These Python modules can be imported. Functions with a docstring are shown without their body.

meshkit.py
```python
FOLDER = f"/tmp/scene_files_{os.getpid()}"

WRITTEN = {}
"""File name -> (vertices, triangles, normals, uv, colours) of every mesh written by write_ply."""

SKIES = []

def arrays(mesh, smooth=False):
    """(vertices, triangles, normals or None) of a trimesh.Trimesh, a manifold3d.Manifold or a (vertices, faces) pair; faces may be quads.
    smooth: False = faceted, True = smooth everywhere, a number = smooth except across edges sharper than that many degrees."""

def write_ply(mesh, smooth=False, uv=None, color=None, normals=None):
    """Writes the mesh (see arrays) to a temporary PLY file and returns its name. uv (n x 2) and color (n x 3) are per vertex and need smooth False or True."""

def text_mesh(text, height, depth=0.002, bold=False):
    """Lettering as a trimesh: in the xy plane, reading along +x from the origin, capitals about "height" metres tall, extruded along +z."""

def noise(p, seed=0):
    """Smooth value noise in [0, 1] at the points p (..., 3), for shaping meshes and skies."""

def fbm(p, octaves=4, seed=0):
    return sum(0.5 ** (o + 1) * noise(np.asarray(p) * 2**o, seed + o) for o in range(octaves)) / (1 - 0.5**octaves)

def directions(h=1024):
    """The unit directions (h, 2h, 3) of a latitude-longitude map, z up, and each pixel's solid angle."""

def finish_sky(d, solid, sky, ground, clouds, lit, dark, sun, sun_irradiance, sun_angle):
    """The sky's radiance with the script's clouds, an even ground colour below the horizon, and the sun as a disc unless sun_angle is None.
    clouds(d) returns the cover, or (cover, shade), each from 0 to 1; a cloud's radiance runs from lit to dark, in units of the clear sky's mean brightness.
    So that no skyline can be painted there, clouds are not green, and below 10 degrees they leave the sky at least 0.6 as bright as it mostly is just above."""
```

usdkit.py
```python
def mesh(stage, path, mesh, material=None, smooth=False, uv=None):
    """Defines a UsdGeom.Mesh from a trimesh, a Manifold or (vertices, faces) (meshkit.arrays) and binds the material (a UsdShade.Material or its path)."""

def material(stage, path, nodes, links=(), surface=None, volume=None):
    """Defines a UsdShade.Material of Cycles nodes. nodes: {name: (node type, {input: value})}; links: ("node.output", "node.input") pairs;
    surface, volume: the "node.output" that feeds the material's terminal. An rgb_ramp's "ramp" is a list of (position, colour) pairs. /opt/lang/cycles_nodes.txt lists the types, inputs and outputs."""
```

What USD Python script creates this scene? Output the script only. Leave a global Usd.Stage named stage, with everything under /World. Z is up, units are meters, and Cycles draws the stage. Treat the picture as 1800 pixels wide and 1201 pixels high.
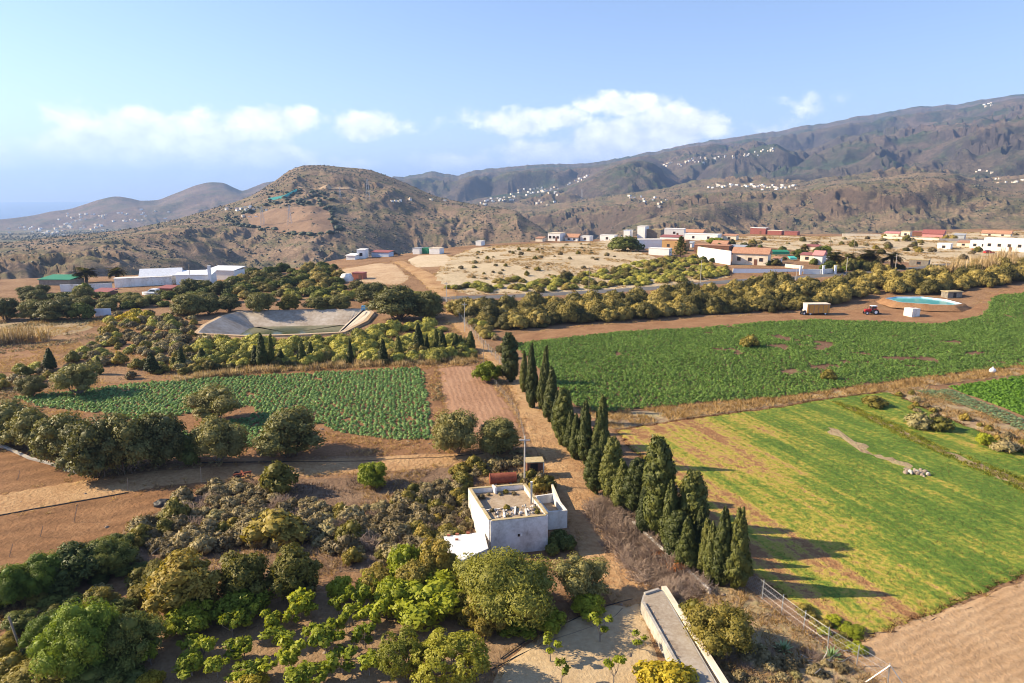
import math, random, numpy as np, trimesh, usdkit, meshkit
from pxr import Usd, UsdGeom, UsdLux, UsdShade, Gf, Sdf, Vt
from scipy.spatial import Delaunay
import shapely
from shapely.geometry import Polygon, Point, LineString

stage = Usd.Stage.CreateInMemory()
UsdGeom.SetStageUpAxis(stage, 'Z'); UsdGeom.SetStageMetersPerUnit(stage, 1.0)
UsdGeom.Xform.Define(stage, '/World'); UsdGeom.Scope.Define(stage, '/World/Looks')
stage.SetDefaultPrim(stage.GetPrimAtPath('/World'))

# ---------------------------------------------------------------- camera, sky, sun, exposure
EYE = np.array([0.0, 0.0, 30.0])
PITCH = math.atan(260.5 / 1200.0)
FPX = 1200.0
cam = UsdGeom.Camera.Define(stage, '/World/camera')
cam.CreateHorizontalApertureAttr(36.0); cam.CreateFocalLengthAttr(24.0)
cam.CreateClippingRangeAttr(Gf.Vec2f(0.5, 200000.0))
cam.AddTranslateOp().Set(Gf.Vec3d(*EYE)); cam.AddRotateXOp().Set(90.0 - math.degrees(PITCH))
EXPOSURE = 1.2
cam.CreateExposureAttr(EXPOSURE)

SUN_EL = math.radians(29.5)
SUN_AZ = math.atan2(-1.0, 0.10)          # atan2(x, y) of the direction towards the sun
SKY_STRENGTH, SUN_INT = 0.105, 1.25
todir = np.array([math.cos(SUN_EL) * math.sin(SUN_AZ), math.cos(SUN_EL) * math.cos(SUN_AZ), math.sin(SUN_EL)])
zx = todir; xx = np.cross([0, 0, 1.0], zx); xx /= np.linalg.norm(xx); yx = np.cross(zx, xx)
sun = UsdLux.DistantLight.Define(stage, '/World/sun')
sun.CreateNormalizeAttr(True); sun.CreateIntensityAttr(SUN_INT); sun.CreateAngleAttr(0.5); sun.CreateColorAttr(Gf.Vec3f(1.0, 0.84, 0.60))
sun.AddTransformOp().Set(Gf.Matrix4d(*xx, 0, *yx, 0, *zx, 0, 0, 0, 0, 1))

def ray(px, py):
    """direction in the world through a point of the 1800 x 1201 photograph (used to work out where things stand on the terrain)"""
    px = np.asarray(px, float); py = np.asarray(py, float)
    u = (px - 900.0) / FPX; v = (py - 600.5) / FPX
    c, s = math.cos(PITCH), math.sin(PITCH)
    return np.stack([u, c - v * s, -s - v * c], -1)

def sky_material():
    N, L = {}, []
    N['tc'] = ('texture_coordinate', {})
    N['sep'] = ('separate_xyz', {}); L.append(('tc.generated', 'sep.vector'))
    N['az'] = ('math', {'math_type': 'arctan2'}); L += [('sep.x', 'az.value1'), ('sep.y', 'az.value2')]
    N['el'] = ('math', {'math_type': 'arcsine'}); L.append(('sep.z', 'el.value1'))
    N['ae'] = ('combine_xyz', {}); L += [('az.value', 'ae.x'), ('el.value', 'ae.y')]
    N['sky'] = ('sky_texture', {'sky_type': 'single_scattering', 'sun_disc': False, 'sun_elevation': SUN_EL, 'sun_rotation': SUN_AZ, 'altitude': 300.0,
                                'air_density': 1.0, 'aerosol_density': 0.2, 'ozone_density': 2.0})
    # clouds: banks low in the north, broken up by noise in azimuth and elevation
    blobs = [(290, 250, 250, 66, 1.1), (470, 214, 120, 36, 1.05), (200, 268, 160, 48, 1.05), (400, 285, 220, 48, 1.0), (628, 218, 90, 32, .8), (110, 322, 80, 22, .6),
             (930, 214, 170, 34, .85), (1095, 183, 105, 26, .95), (1110, 250, 220, 52, 1.0), (1185, 218, 130, 44, .95), (980, 272, 170, 36, .95), (800, 290, 150, 28, .75),
             (640, 292, 60, 16, .8), (1300, 245, 150, 36, .35), (1400, 195, 110, 50, .17), (760, 215, 90, 26, .3), (1330, 185, 90, 24, .12),
             (-300, 262, 330, 40, .8), (-800, 240, 400, 50, .8), (2300, 200, 350, 45, .7), (2800, 260, 500, 40, .8)]
    last = None
    for i, (px, py, rx, ry, w) in enumerate(blobs):
        d = ray(px, py); d /= np.linalg.norm(d)
        a, e = math.atan2(d[0], d[1]), math.asin(d[2])
        ra, re_ = rx / FPX * 0.9, ry / FPX
        N[f'm{i}'] = ('mapping', {'mapping_type': 'point', 'location': (-a / ra, -e / re_, 0), 'scale': (1 / ra, 1 / re_, 0)})
        N[f'l{i}'] = ('vector_math', {'math_type': 'length'})
        N[f'r{i}'] = ('map_range', {'range_type': 'smoothstep', 'from_min': 0.15, 'from_max': 1.15, 'to_min': w, 'to_max': 0.0, 'clamp': True})
        L += [('ae.vector', f'm{i}.vector'), (f'm{i}.vector', f'l{i}.vector1'), (f'l{i}.value', f'r{i}.value')]
        if last is None: last = f'r{i}.result'
        else:
            N[f'x{i}'] = ('math', {'math_type': 'maximum'}); L += [(last, f'x{i}.value1'), (f'r{i}.result', f'x{i}.value2')]; last = f'x{i}.value'
    N['st'] = ('mapping', {'mapping_type': 'point', 'scale': (1.0, 1.35, 1.0)}); L.append(('ae.vector', 'st.vector'))
    N['n1'] = ('noise_texture', {'scale': 15.0, 'detail': 10.0, 'roughness': 0.61, 'distortion': 0.15}); L.append(('st.vector', 'n1.vector'))
    N['n2'] = ('noise_texture', {'scale': 30.0, 'detail': 7.0, 'roughness': 0.6}); L.append(('st.vector', 'n2.vector'))
    N['nb'] = ('math', {'math_type': 'multiply_add', 'value2': 2.7, 'value3': -1.36}); L.append(('n1.fac', 'nb.value1'))
    N['cv'] = ('math', {'math_type': 'add'}); L += [(last, 'cv.value1'), ('nb.value', 'cv.value2')]
    N['cov'] = ('map_range', {'range_type': 'smoothstep', 'from_min': 0.14, 'from_max': 0.72, 'to_min': 0.0, 'to_max': 0.97, 'clamp': True}); L.append(('cv.value', 'cov.value'))
    N['gate'] = ('map_range', {'range_type': 'smoothstep', 'from_min': 0.0, 'from_max': 0.2, 'to_min': 0.0, 'to_max': 1.0, 'clamp': True}); L.append((last, 'gate.value'))
    N['cg'] = ('math', {'math_type': 'multiply'}); L += [('cov.result', 'cg.value1'), ('gate.result', 'cg.value2')]
    N['shade'] = ('map_range', {'from_min': 0.35, 'from_max': 0.68, 'to_min': 0.0, 'to_max': 1.0, 'clamp': True}); L.append(('n2.fac', 'shade.value'))
    N['ccol'] = ('mix_color', {'a': CLOUD_DARK, 'b': CLOUD_LIT}); L.append(('shade.result', 'ccol.fac'))
    N['tint'] = ('mix_color', {'blend_type': 'multiply', 'fac': 1.0, 'b': SKY_TINT}); L.append(('sky.color', 'tint.a'))
    N['mix'] = ('mix_color', {}); L += [('cg.value', 'mix.fac'), ('tint.result', 'mix.a'), ('ccol.result', 'mix.b')]
    N['bg'] = ('background_shader', {'strength': SKY_STRENGTH}); L.append(('mix.result', 'bg.color'))
    return usdkit.material(stage, '/World/Looks/sky_air', N, L, surface='bg.background')

CLOUD_LIT, CLOUD_DARK, SKY_TINT = (8.6, 8.3, 8.0), (5.3, 5.4, 5.7), (0.82, 0.79, 0.88)
dome = UsdLux.DomeLight.Define(stage, '/World/sky')
dome.GetPrim().SetCustomDataByKey('kind', 'structure')
UsdShade.MaterialBindingAPI.Apply(dome.GetPrim()).Bind(sky_material())

# ---------------------------------------------------------------- helpers
USED = {}
def path_for(name, parent='/World'):
    n = USED.get((parent, name), 0); USED[(parent, name)] = n + 1
    return f'{parent}/{name}' + (f'_{n:03d}' if n else '')
def tag(prim, label=None, cat=None, group=None, kind=None):
    for k, v in (('label', label), ('category', cat), ('group', group), ('kind', kind)):
        if v: prim.SetCustomDataByKey(k, v)
    return prim
def obj(name, mesh, mat, parent=None, smooth=False, normals=None, label=None):
    """ONE mesh prim under parent (a prim) or under /World"""
    p = path_for(name, str(parent.GetPath()) if parent else '/World')
    m = usdkit.mesh(stage, p, mesh, mat, smooth=smooth)
    if normals is not None:
        m.CreateNormalsAttr(Vt.Vec3fArray.FromNumpy(np.asarray(normals, np.float32))); m.SetNormalsInterpolation('vertex')
    pr = m.GetPrim()
    if label: tag(pr, label)
    return pr
def struct(name, mesh, mat, smooth=True, label=None, cat=None):
    pr = obj(name, mesh, mat, smooth=smooth); tag(pr, label, cat, kind='structure'); return pr
def thing(name, label, cat, loc=(0, 0, 0), rot=0.0, group=None, scale=None, tilt=0.0):
    x = UsdGeom.Xform.Define(stage, path_for(name))
    x.AddTranslateOp().Set(Gf.Vec3d(*map(float, loc))); x.AddRotateZOp().Set(float(rot))
    if tilt: x.AddRotateYOp().Set(float(tilt))
    if scale is not None: x.AddScaleOp().Set(Gf.Vec3f(*map(float, np.broadcast_to(scale, 3))))
    return tag(x.GetPrim(), label, cat, group)
KINDS = {}
def kind_class(name):
    """an abstract prim that copies of one kind reference"""
    p = stage.CreateClassPrim('/World/kind_of_' + name); p.SetTypeName('Xform'); return p
def copy_of(cls, name, label, cat, loc, rot=0.0, scale=1.0, group=None, tilt=0.0):
    x = thing(name, label, cat, loc, rot, group, scale, tilt)
    x.GetReferences().AddInternalReference(cls.GetPath()); x.SetInstanceable(True)
    return x
def scatter_stuff(name, protos, pos, rot, scl, idx, label, cat='', parent=None):
    """many small alike plants as one PointInstancer of kind stuff; protos: list of (mesh, material, normals)"""
    p = path_for(name); pi = UsdGeom.PointInstancer.Define(stage, p)
    rel = pi.CreatePrototypesRel()
    for i, (m, mt, nn) in enumerate(protos):
        q = f'{p}/kind_{i:03d}'
        mm = usdkit.mesh(stage, q, m, mt)
        if nn is not None:
            mm.CreateNormalsAttr(Vt.Vec3fArray.FromNumpy(np.asarray(nn, np.float32))); mm.SetNormalsInterpolation('vertex')
        rel.AddTarget(q)
    n = len(pos)
    pi.CreateProtoIndicesAttr(Vt.IntArray.FromNumpy(np.asarray(idx, np.int32)))
    pi.CreatePositionsAttr(Vt.Vec3fArray.FromNumpy(np.asarray(pos, np.float32)))
    h = np.asarray(rot) / 2
    q4 = np.stack([np.zeros(n), np.zeros(n), np.sin(h), np.cos(h)], 1)
    pi.CreateOrientationsAttr(Vt.QuathArray([Gf.Quath(float(a[3]), float(a[0]), float(a[1]), float(a[2])) for a in q4]))
    s = np.asarray(scl, np.float32)
    pi.CreateScalesAttr(Vt.Vec3fArray.FromNumpy(s if s.ndim == 2 else np.repeat(s[:, None], 3, 1)))
    return tag(pi.GetPrim(), label, cat, kind='stuff')

def sm(x, a, b):
    t = np.clip((np.asarray(x, float) - a) / (b - a), 0, 1); return t * t * (3 - 2 * t)
def fbm2(x, y, s, oct=4, seed=0):
    p = np.stack([np.asarray(x) * s, np.asarray(y) * s, np.full(np.shape(x), 3.7)], -1)
    return meshkit.fbm(p, oct, seed)

# ---------------------------------------------------------------- materials
LOOK = '/World/Looks/'
def mat_noise(name, cols, scale=0.15, rough=0.9, detail=6, fine=3.0, fine_amt=0.5, bump=0.0, bump_scale=4.0, bump_dist=0.08, stretch=(1, 1, 1), rot=0.0, spec=0.15, coords='pos', extra=None):
    """matt ground or wall: a ramp of colours over broad noise broken up by fine noise, with relief"""
    N = {'g': ('geometry', {}), 'tc': ('texture_coordinate', {}),
         'rot': ('vector_rotate', {'rotate_type': 'z_axis', 'angle': rot}),
         'map': ('mapping', {'mapping_type': 'point', 'scale': stretch}),
         'n1': ('noise_texture', {'scale': scale, 'detail': detail, 'roughness': 0.6}),
         'n2': ('noise_texture', {'scale': fine, 'detail': 5, 'roughness': 0.65}),
         'add': ('mix_float', {'fac': fine_amt}),
         'con': ('map_range', {'from_min': 0.32, 'from_max': 0.68, 'to_min': 0, 'to_max': 1, 'clamp': True}),
         'ramp': ('rgb_ramp', {'ramp': [(i / (len(cols) - 1), c) for i, c in enumerate(cols)]}),
         'p': ('principled_bsdf', {'roughness': rough, 'specular_ior_level': spec})}
    src = 'g.position' if coords == 'pos' else 'tc.object'
    L = [(src, 'rot.vector'), ('rot.vector', 'map.vector'), ('map.vector', 'n1.vector'), (src, 'n2.vector'), ('n1.fac', 'add.a'), ('n2.fac', 'add.b'),
         ('add.result', 'con.value'), ('con.result', 'ramp.fac'), ('ramp.color', 'p.base_color')]
    if bump:
        N['n3'] = ('noise_texture', {'scale': bump_scale, 'detail': 6, 'roughness': 0.65})
        N['b'] = ('bump', {'strength': bump, 'distance': bump_dist})
        L += [(src, 'n3.vector'), ('n3.fac', 'b.height'), ('b.normal', 'p.normal')]
    if extra: extra(N, L)
    return usdkit.material(stage, LOOK + name, N, L, surface='p.BSDF')
def mat_plain(name, col, rough=0.6, metallic=0.0, var=0.12, scale=1.5, spec=0.3):
    c = np.array(col, float)
    return mat_noise(name, [c * (1 - 2 * var), c, np.minimum(c * (1 + var), 0.9)], scale=scale, fine=scale * 9, rough=rough, spec=spec, coords='obj',
                     extra=(lambda N, L: N['p'][1].update(metallic=metallic)))
GAIN = np.array((2.2, 1.85, 1.25))
def mat_leaf(name, cols, trans=0.25, tcol=None, pos_scale=0.5, rough=0.55, rnd=0.35, gain=None):
    """leaves: colour varies from leaf to leaf, from plant to plant and in clumps; some light passes through"""
    cols = [tuple(np.minimum(np.array(c) * (GAIN if gain is None else gain), .75)) for c in cols]
    N = {'g': ('geometry', {}), 'oi': ('object_info', {}), 'n': ('noise_texture', {'scale': pos_scale, 'detail': 3}),
         'm1': ('mix_float', {'fac': 0.45}), 'm2': ('mix_float', {'fac': rnd}),
         'con': ('map_range', {'from_min': 0.22, 'from_max': 0.78, 'to_min': 0, 'to_max': 1, 'clamp': True}),
         'ramp': ('rgb_ramp', {'ramp': [(i / (len(cols) - 1), c) for i, c in enumerate(cols)]}),
         'p': ('principled_bsdf', {'roughness': rough, 'specular_ior_level': 0.25}), 't': ('translucent_bsdf', {}),
         'tm': ('mix_color', {'blend_type': 'multiply', 'fac': 1.0, 'b': tcol or (1.3, 1.35, 0.6)}),
         'mix': ('mix_closure', {'fac': trans})}
    L = [('g.position', 'n.vector'), ('n.fac', 'm1.a'), ('g.random_per_island', 'm1.b'), ('m1.result', 'm2.a'), ('oi.random', 'm2.b'), ('m2.result', 'con.value'), ('con.result', 'ramp.fac'),
         ('ramp.color', 'p.base_color'), ('ramp.color', 'tm.a'), ('tm.result', 't.color'), ('p.BSDF', 'mix.closure1'), ('t.BSDF', 'mix.closure2')]
    return usdkit.material(stage, LOOK + name, N, L, surface='mix.closure')
# ---------------------------------------------------------------- terrain
# the rim of the farmed terrace, seen in the photograph where the ground breaks off into the valley: (x, y) and the height of the ground there
RIM = [(-500, 492, 0), (0, 492, 0), (60, 489, 0), (120, 487, 0), (200, 485, 0.2), (420, 474, 0.6), (520, 470, 1), (560, 463, 1.5), (590, 457, 2), (620, 453, 2.5), (700, 446, 3.5), (760, 438, 4), (830, 431, 4.6),
       (900, 426, 5), (960, 423, 5), (1040, 421, 5), (1080, 417, 5), (1200, 413, 5), (1330, 410, 5), (1480, 411, 5), (1560, 409, 5), (1650, 404, 5), (1800, 400, 5), (2400, 398, 5)]
_d = ray([r[0] for r in RIM], [r[1] for r in RIM]); _t = (np.array([r[2] for r in RIM]) - 30.0) / _d[:, 2]
RIM_T = _d[:, 0] / _d[:, 1]; RIM_R = np.hypot(_d[:, 0] * _t, _d[:, 1] * _t); RIM_P = np.array([r[2] for r in RIM], float)
def rim(x, y):
    yy = np.maximum(y, 1e-3); t = np.where(y > 1, x / yy, np.sign(x) * 9)
    return np.interp(t, RIM_T, RIM_R), np.interp(t, RIM_T, RIM_P)
# the reservoir is dug into the ground: its outline on the ground
_q = ray([348, 362, 392, 425, 520, 640, 652, 640, 600, 520, 430], [590, 576, 560, 551, 549, 547, 553, 568, 588, 592, 594]); _t = -30.0 / _q[:, 2]
RES = Polygon(np.column_stack([_q[:, 0] * _t, _q[:, 1] * _t])).buffer(.4).buffer(-.4)
def dug(x, y):
    out = np.zeros(np.shape(x)); x0, y0, x1, y1 = RES.bounds; m = (x > x0) & (x < x1) & (y > y0) & (y < y1)
    if np.any(m):
        xs, ys = np.asarray(x)[m], np.asarray(y)[m]; d = np.where(shapely.contains_xy(RES, xs, ys), shapely.distance(shapely.points(xs, ys), RES.exterior), 0); v = -5.6 * np.clip((d - .25) / 4.4, 0, 1)
        if out.ndim: out[m] = v
        else: out = v[0] if np.size(v) else 0.0
    return out
def ground_z(x, y):
    x = np.asarray(x, float); y = np.asarray(y, float)
    r = np.hypot(x, y); re, P = rim(x, y)
    z = P * sm(r, 182, 262)
    z = z + 0.5 * (fbm2(x, y, 0.05, 2, 5) - 0.5) * sm(r, 30, 60) + 1.6 * (fbm2(x, y, 0.022, 2, 9) - 0.5) * sm(r, 210, 280)
    # the bank between the track and the orchard: the orchard lies lower
    over = np.maximum(r - re, 0)
    return z + dug(x, y) - 0.75 * (np.sqrt(over ** 2 + 64) - 8)
def gp(px, py):
    """where the ground is met through a point of the photograph"""
    d = ray(px, py); z = 0.0
    for _ in range(14):
        t = (z - 30.0) / np.minimum(d[..., 2], -0.03); x, y = d[..., 0] * t, d[..., 1] * t
        k = np.minimum(1, (rim(x, y)[0] - 4) / np.maximum(np.hypot(x, y), 1)); x, y = x * k, y * k; z = ground_z(x, y)
    return np.stack([x, y, z], -1)
def mpp(p):
    """metres per photograph pixel at a point"""
    c, s = math.cos(PITCH), math.sin(PITCH)
    return (p[1] * c - (p[2] - 30) * s) / FPX

th = np.radians(np.concatenate([np.linspace(-180, -50, 28)[:-1], np.linspace(-50, 50, 640), np.linspace(50, 180, 28)[1:]]))
rr = np.concatenate([[0.5, 4, 8], 12 * 1.0108 ** np.arange(0, 366)])
T, R = np.meshgrid(th, rr); X, Y = R * np.sin(T), R * np.cos(T)
def grid_faces(ni, nj):
    a = np.arange(ni * nj).reshape(ni, nj)
    q = np.stack([a[:-1, :-1], a[:-1, 1:], a[1:, 1:], a[1:, :-1]], -1).reshape(-1, 4)
    return q
gv = np.stack([X, Y, ground_z(X, Y)], -1).reshape(-1, 3); gf = grid_faces(*X.shape)[:, ::-1]
reg = gv[gf].mean(1); keep = np.hypot(reg[:, 0], reg[:, 1]) < rim(reg[:, 0], reg[:, 1])[0] + 110
M_ground = mat_noise('ground_soil', [(0.13, 0.068, 0.034), (0.22, 0.122, 0.062), (0.30, 0.18, 0.095), (0.35, 0.235, 0.13)], scale=0.10, fine=1.7, fine_amt=0.5, bump=0.9, bump_scale=2.2, bump_dist=0.25)
struct('ground', (gv, gf[keep]), M_ground)

from scipy.interpolate import PchipInterpolator
from scipy.ndimage import gaussian_filter1d
# far hills: each ridge is a crest (photograph x, y, distance in metres), with slopes falling away in front and behind, cut by gullies
def hsh(ix, iy, k):
    h = (ix.astype(np.int64) * 374761393 + iy.astype(np.int64) * 668265263 + k * 974634777) & 0xFFFFFFFF
    h = ((h ^ (h >> 13)) * 1274126177) & 0xFFFFFFFF
    return ((h ^ (h >> 16)) & 0xFFFF) / 65535.0
def gully(px, py, dx, dy):
    """stripes that run down the slope: value and its derivative"""
    ix, iy = np.floor(px), np.floor(py); fx, fy = px - ix, py - iy
    va = np.zeros_like(px); ga = np.zeros_like(px); gb = np.zeros_like(px); wt = np.zeros_like(px)
    for i in (-1, 0, 1):
        for j in (-1, 0, 1):
            ox, oy = hsh(ix + i, iy + j, 1) * 0.8, hsh(ix + i, iy + j, 2) * 0.8
            qx, qy = fx - i - ox - 0.1, fy - j - oy - 0.1
            w = np.exp(-2.0 * (qx * qx + qy * qy)); m = (qx * dx + qy * dy) * 2 * math.pi
            va += np.cos(m) * w; s = -np.sin(m) * w; ga += s * dx; gb += s * dy; wt += w
    return va / wt, ga / wt, gb / wt
def erode(x, y, z, lam, amp, gx, gy, octaves=4, k=1.0):
    g = np.hypot(gx, gy) + 1e-6
    tw = 1.5 * (meshkit.fbm(np.stack([x / lam / 2.6, y / lam / 2.6, 0 * x + lam], -1), 3, 7) - 0.5)      # gullies wander off the line of steepest descent
    gx, gy = gx * np.cos(tw) - gy * np.sin(tw), gx * np.sin(tw) + gy * np.cos(tw)
    dx, dy = -gy / g * k, gx / g * k
    x = x + lam * 0.9 * (meshkit.fbm(np.stack([x / lam, y / lam, 0 * x], -1), 3, 3) - 0.5); y = y + lam * 0.9 * (meshkit.fbm(np.stack([x / lam, y / lam, 0 * x], -1), 3, 4) - 0.5)
    h = np.zeros_like(z); f = 1.0 / lam; a = 1.0
    for o in range(octaves):
        v, ga, gb = gully(x * f + 7.3 * o, y * f + 3.1 * o, dx, dy)
        h += a * v; dx, dy = dx - gb * 0.55 * a, dy + ga * 0.55 * a
        n = np.maximum(np.hypot(dx, dy), 1e-6); dx, dy = dx / n * k, dy / n * k
        a *= 0.45; f *= 2.0
    return amp * h
HT = np.radians(np.concatenate([np.linspace(-88, -46, 40)[:-1], np.linspace(-46, 46, 1080), np.linspace(46, 88, 40)[1:]]))
HR = 250 * 1.0088 ** np.arange(0, 432)
HT2, HR2 = np.meshgrid(HT, HR); HX, HY = HR2 * np.sin(HT2), HR2 * np.cos(HT2)
def crest(pts):
    p = np.array(pts, float); d = ray(p[:, 0], p[:, 1]); a = np.arctan2(d[:, 0], d[:, 1])
    e = d[:, 2] / np.hypot(d[:, 0], d[:, 1]); z = 30 + p[:, 2] * e
    A = np.clip(HT, a[0], a[-1])
    return PchipInterpolator(a, z)(A), PchipInterpolator(a, p[:, 2])(A)
def ridged(x, y, lam, seed, oct=5):
    wx = lam * 0.5 * (fbm2(x, y, 1 / lam, 3, seed + 70) - 0.5); wy = lam * 0.5 * (fbm2(x, y, 1 / lam, 3, seed + 71) - 0.5)
    h, a, f, w = 0, 1.0, 1 / lam, 1.0
    for o in range(oct):
        n = meshkit.noise(np.stack([(x + wx) * f + 17.1 * o, (y + wy) * f, 0 * x + 0.5], -1), seed + o)
        n = (1 - np.abs(2 * n - 1)) ** 1.6 * w; h = h + a * n; w = np.clip(n * 1.6, 0, 1); a *= 0.48; f *= 2.05
    return h
def ridge(pts, sf, sb, w, lam, amp, seed, k=0.8, jitter=0.0, big=0.0, blam=1000.0):
    zc, rc = crest(pts); zj = jitter * (meshkit.fbm(np.stack([HT * 90, HT * 0, HT * 0 + seed], -1), 5, seed) - 0.5) if jitter else 0 * zc
    p = np.array(pts, float); dd = ray(p[:, 0], p[:, 1]); az = np.arctan2(dd[:, 0], dd[:, 1])
    cols = np.where((HT >= az[0]) & (HT <= az[-1]))[0]; c = slice(cols[0], cols[-1] + 1)
    if isinstance(sf, list): sf = PchipInterpolator(np.arctan2(*ray([q[0] for q in sf], [400] * len(sf)).T[:2]), [q[1] for q in sf])(np.clip(HT[c], -.69, .1))[None]
    hx, hy, hr, ht = HX[:, c], HY[:, c], HR2[:, c], HT2[:, c]
    d = hr - rc[None, c]; zs = gaussian_filter1d(zc, 26)[None, c]; kk = np.exp(-(d / (3.5 * w)) ** 2)
    z = zc[None, c] * kk + zs * (1 - kk) - np.where(d < 0, sf, sb) * (np.sqrt(d * d + w * w) - w)
    z = z + zj[None, c] * np.exp(-(d / (2.2 * w)) ** 2)
    z = z + amp * 2.0 * (fbm2(hx, hy, 1 / (lam * 2.2), 3, seed) - 0.5) * sm(np.abs(d), 0, lam)
    if big: z = z + big * (ridged(hx, hy, blam, seed) - 0.75) * sm(np.abs(d), 0, 0.8 * blam)
    gx = np.gradient(z, axis=1) / (np.gradient(ht, axis=1) * hr); gr = np.gradient(z, axis=0) / np.gradient(hr, axis=0)
    Gx, Gy = gx * np.cos(ht) + gr * np.sin(ht), -gx * np.sin(ht) + gr * np.cos(ht)
    e = erode(hx, hy, z, lam, amp, Gx, Gy, 4, k)
    fade = sm(np.abs(d), 0.05 * lam, 1.6 * lam) * sm(np.hypot(Gx, Gy), 0.02, 0.2)
    z = z + (e - amp * 0.6) * fade; los = 30 + (zc[None, c] + zj[None, c] - 30) * (hr / rc[None, c])      # spurs stay below the skyline of their own crest
    soft = 0.4 + 0.008 * hr * sm(-d, 0, 2.5 * w); q = los - 0.004 * hr * sm(-d, 0, w) - z
    z = np.where(d < 0, z + q - np.where(q > soft, q, soft * np.exp(np.clip((q - soft) / soft, -20, 0))), z)
    out = np.full(HX.shape, -9999.0); out[:, c] = z
    return out
base_t = np.tan(np.clip(HT2, -1.3, 1.3))
left = 1 - sm(base_t, -0.42, -0.18)
BASE = left * (-46 - np.maximum(HR2 - 1150, 0) * 0.0325) + (1 - left) * (-85 + np.maximum(HR2 - 900, 0) * 0.03)
BASE = BASE - (45 - 30 * left) * (1 - sm(HR2, 380, 900 - 300 * left)) + 10 * (fbm2(HX, HY, 1 / 260.0, 4, 2) - 0.5) * sm(HR2, 500, 1500)
rd = {}
rd['main_hill'] = ridge([(-200, 440, 900), (0, 428, 950), (100, 417, 1000), (200, 407, 1050), (300, 388, 1120), (350, 374, 1180), (400, 359, 1240), (440, 345, 1280), (480, 320, 1300), (515, 297, 1310), (535, 291, 1320), (560, 290.5, 1330), (600, 293.5, 1330),
                         (640, 297, 1320), (680, 309, 1300), (720, 325, 1270), (770, 346, 1200), (830, 359, 1120), (880, 366, 1060), (905, 371, 1020), (930, 388, 980), (950, 400, 950), (985, 425, 900), (1050, 480, 800), (1300, 600, 700)], [(-200, .012), (100, .02), (300, .08), (430, .16), (540, .21), (900, .24)], 0.35, 60, 110, 5, 11, big=22, blam=260)
rd['mid_ridge'] = np.maximum(
    ridge([(700, 420, 1900), (800, 390, 1900), (850, 368, 1900), (900, 363, 1900), (950, 364, 1900), (1000, 356, 1900), (1060, 346, 1900), (1110, 339, 1880), (1180, 331, 1850), (1250, 328, 1820), (1330, 327, 1800), (1420, 324, 1780), (1450, 319, 1750), (1520, 314, 1720), (1580, 308, 1700),
           (1625, 303, 1700), (1680, 306, 1700), (1700, 313, 1720), (1740, 321, 1750), (1800, 323, 1800), (2000, 318, 1900)], 0.26, 0.12, 60, 150, 11, 23, jitter=4, big=75, blam=420),
    ridge([(985, 470, 900), (1040, 432, 980), (1080, 411, 1020), (1120, 392, 1080), (1180, 375, 1160), (1250, 359, 1260), (1330, 347, 1400), (1420, 338, 1480), (1500, 327, 1540), (1560, 322, 1560), (1640, 318, 1560), (1720, 330, 1540), (1800, 340, 1500), (2000, 350, 1500)], 0.2, 0.3, 50, 110, 7, 31, jitter=3, big=34, blam=300))
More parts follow.
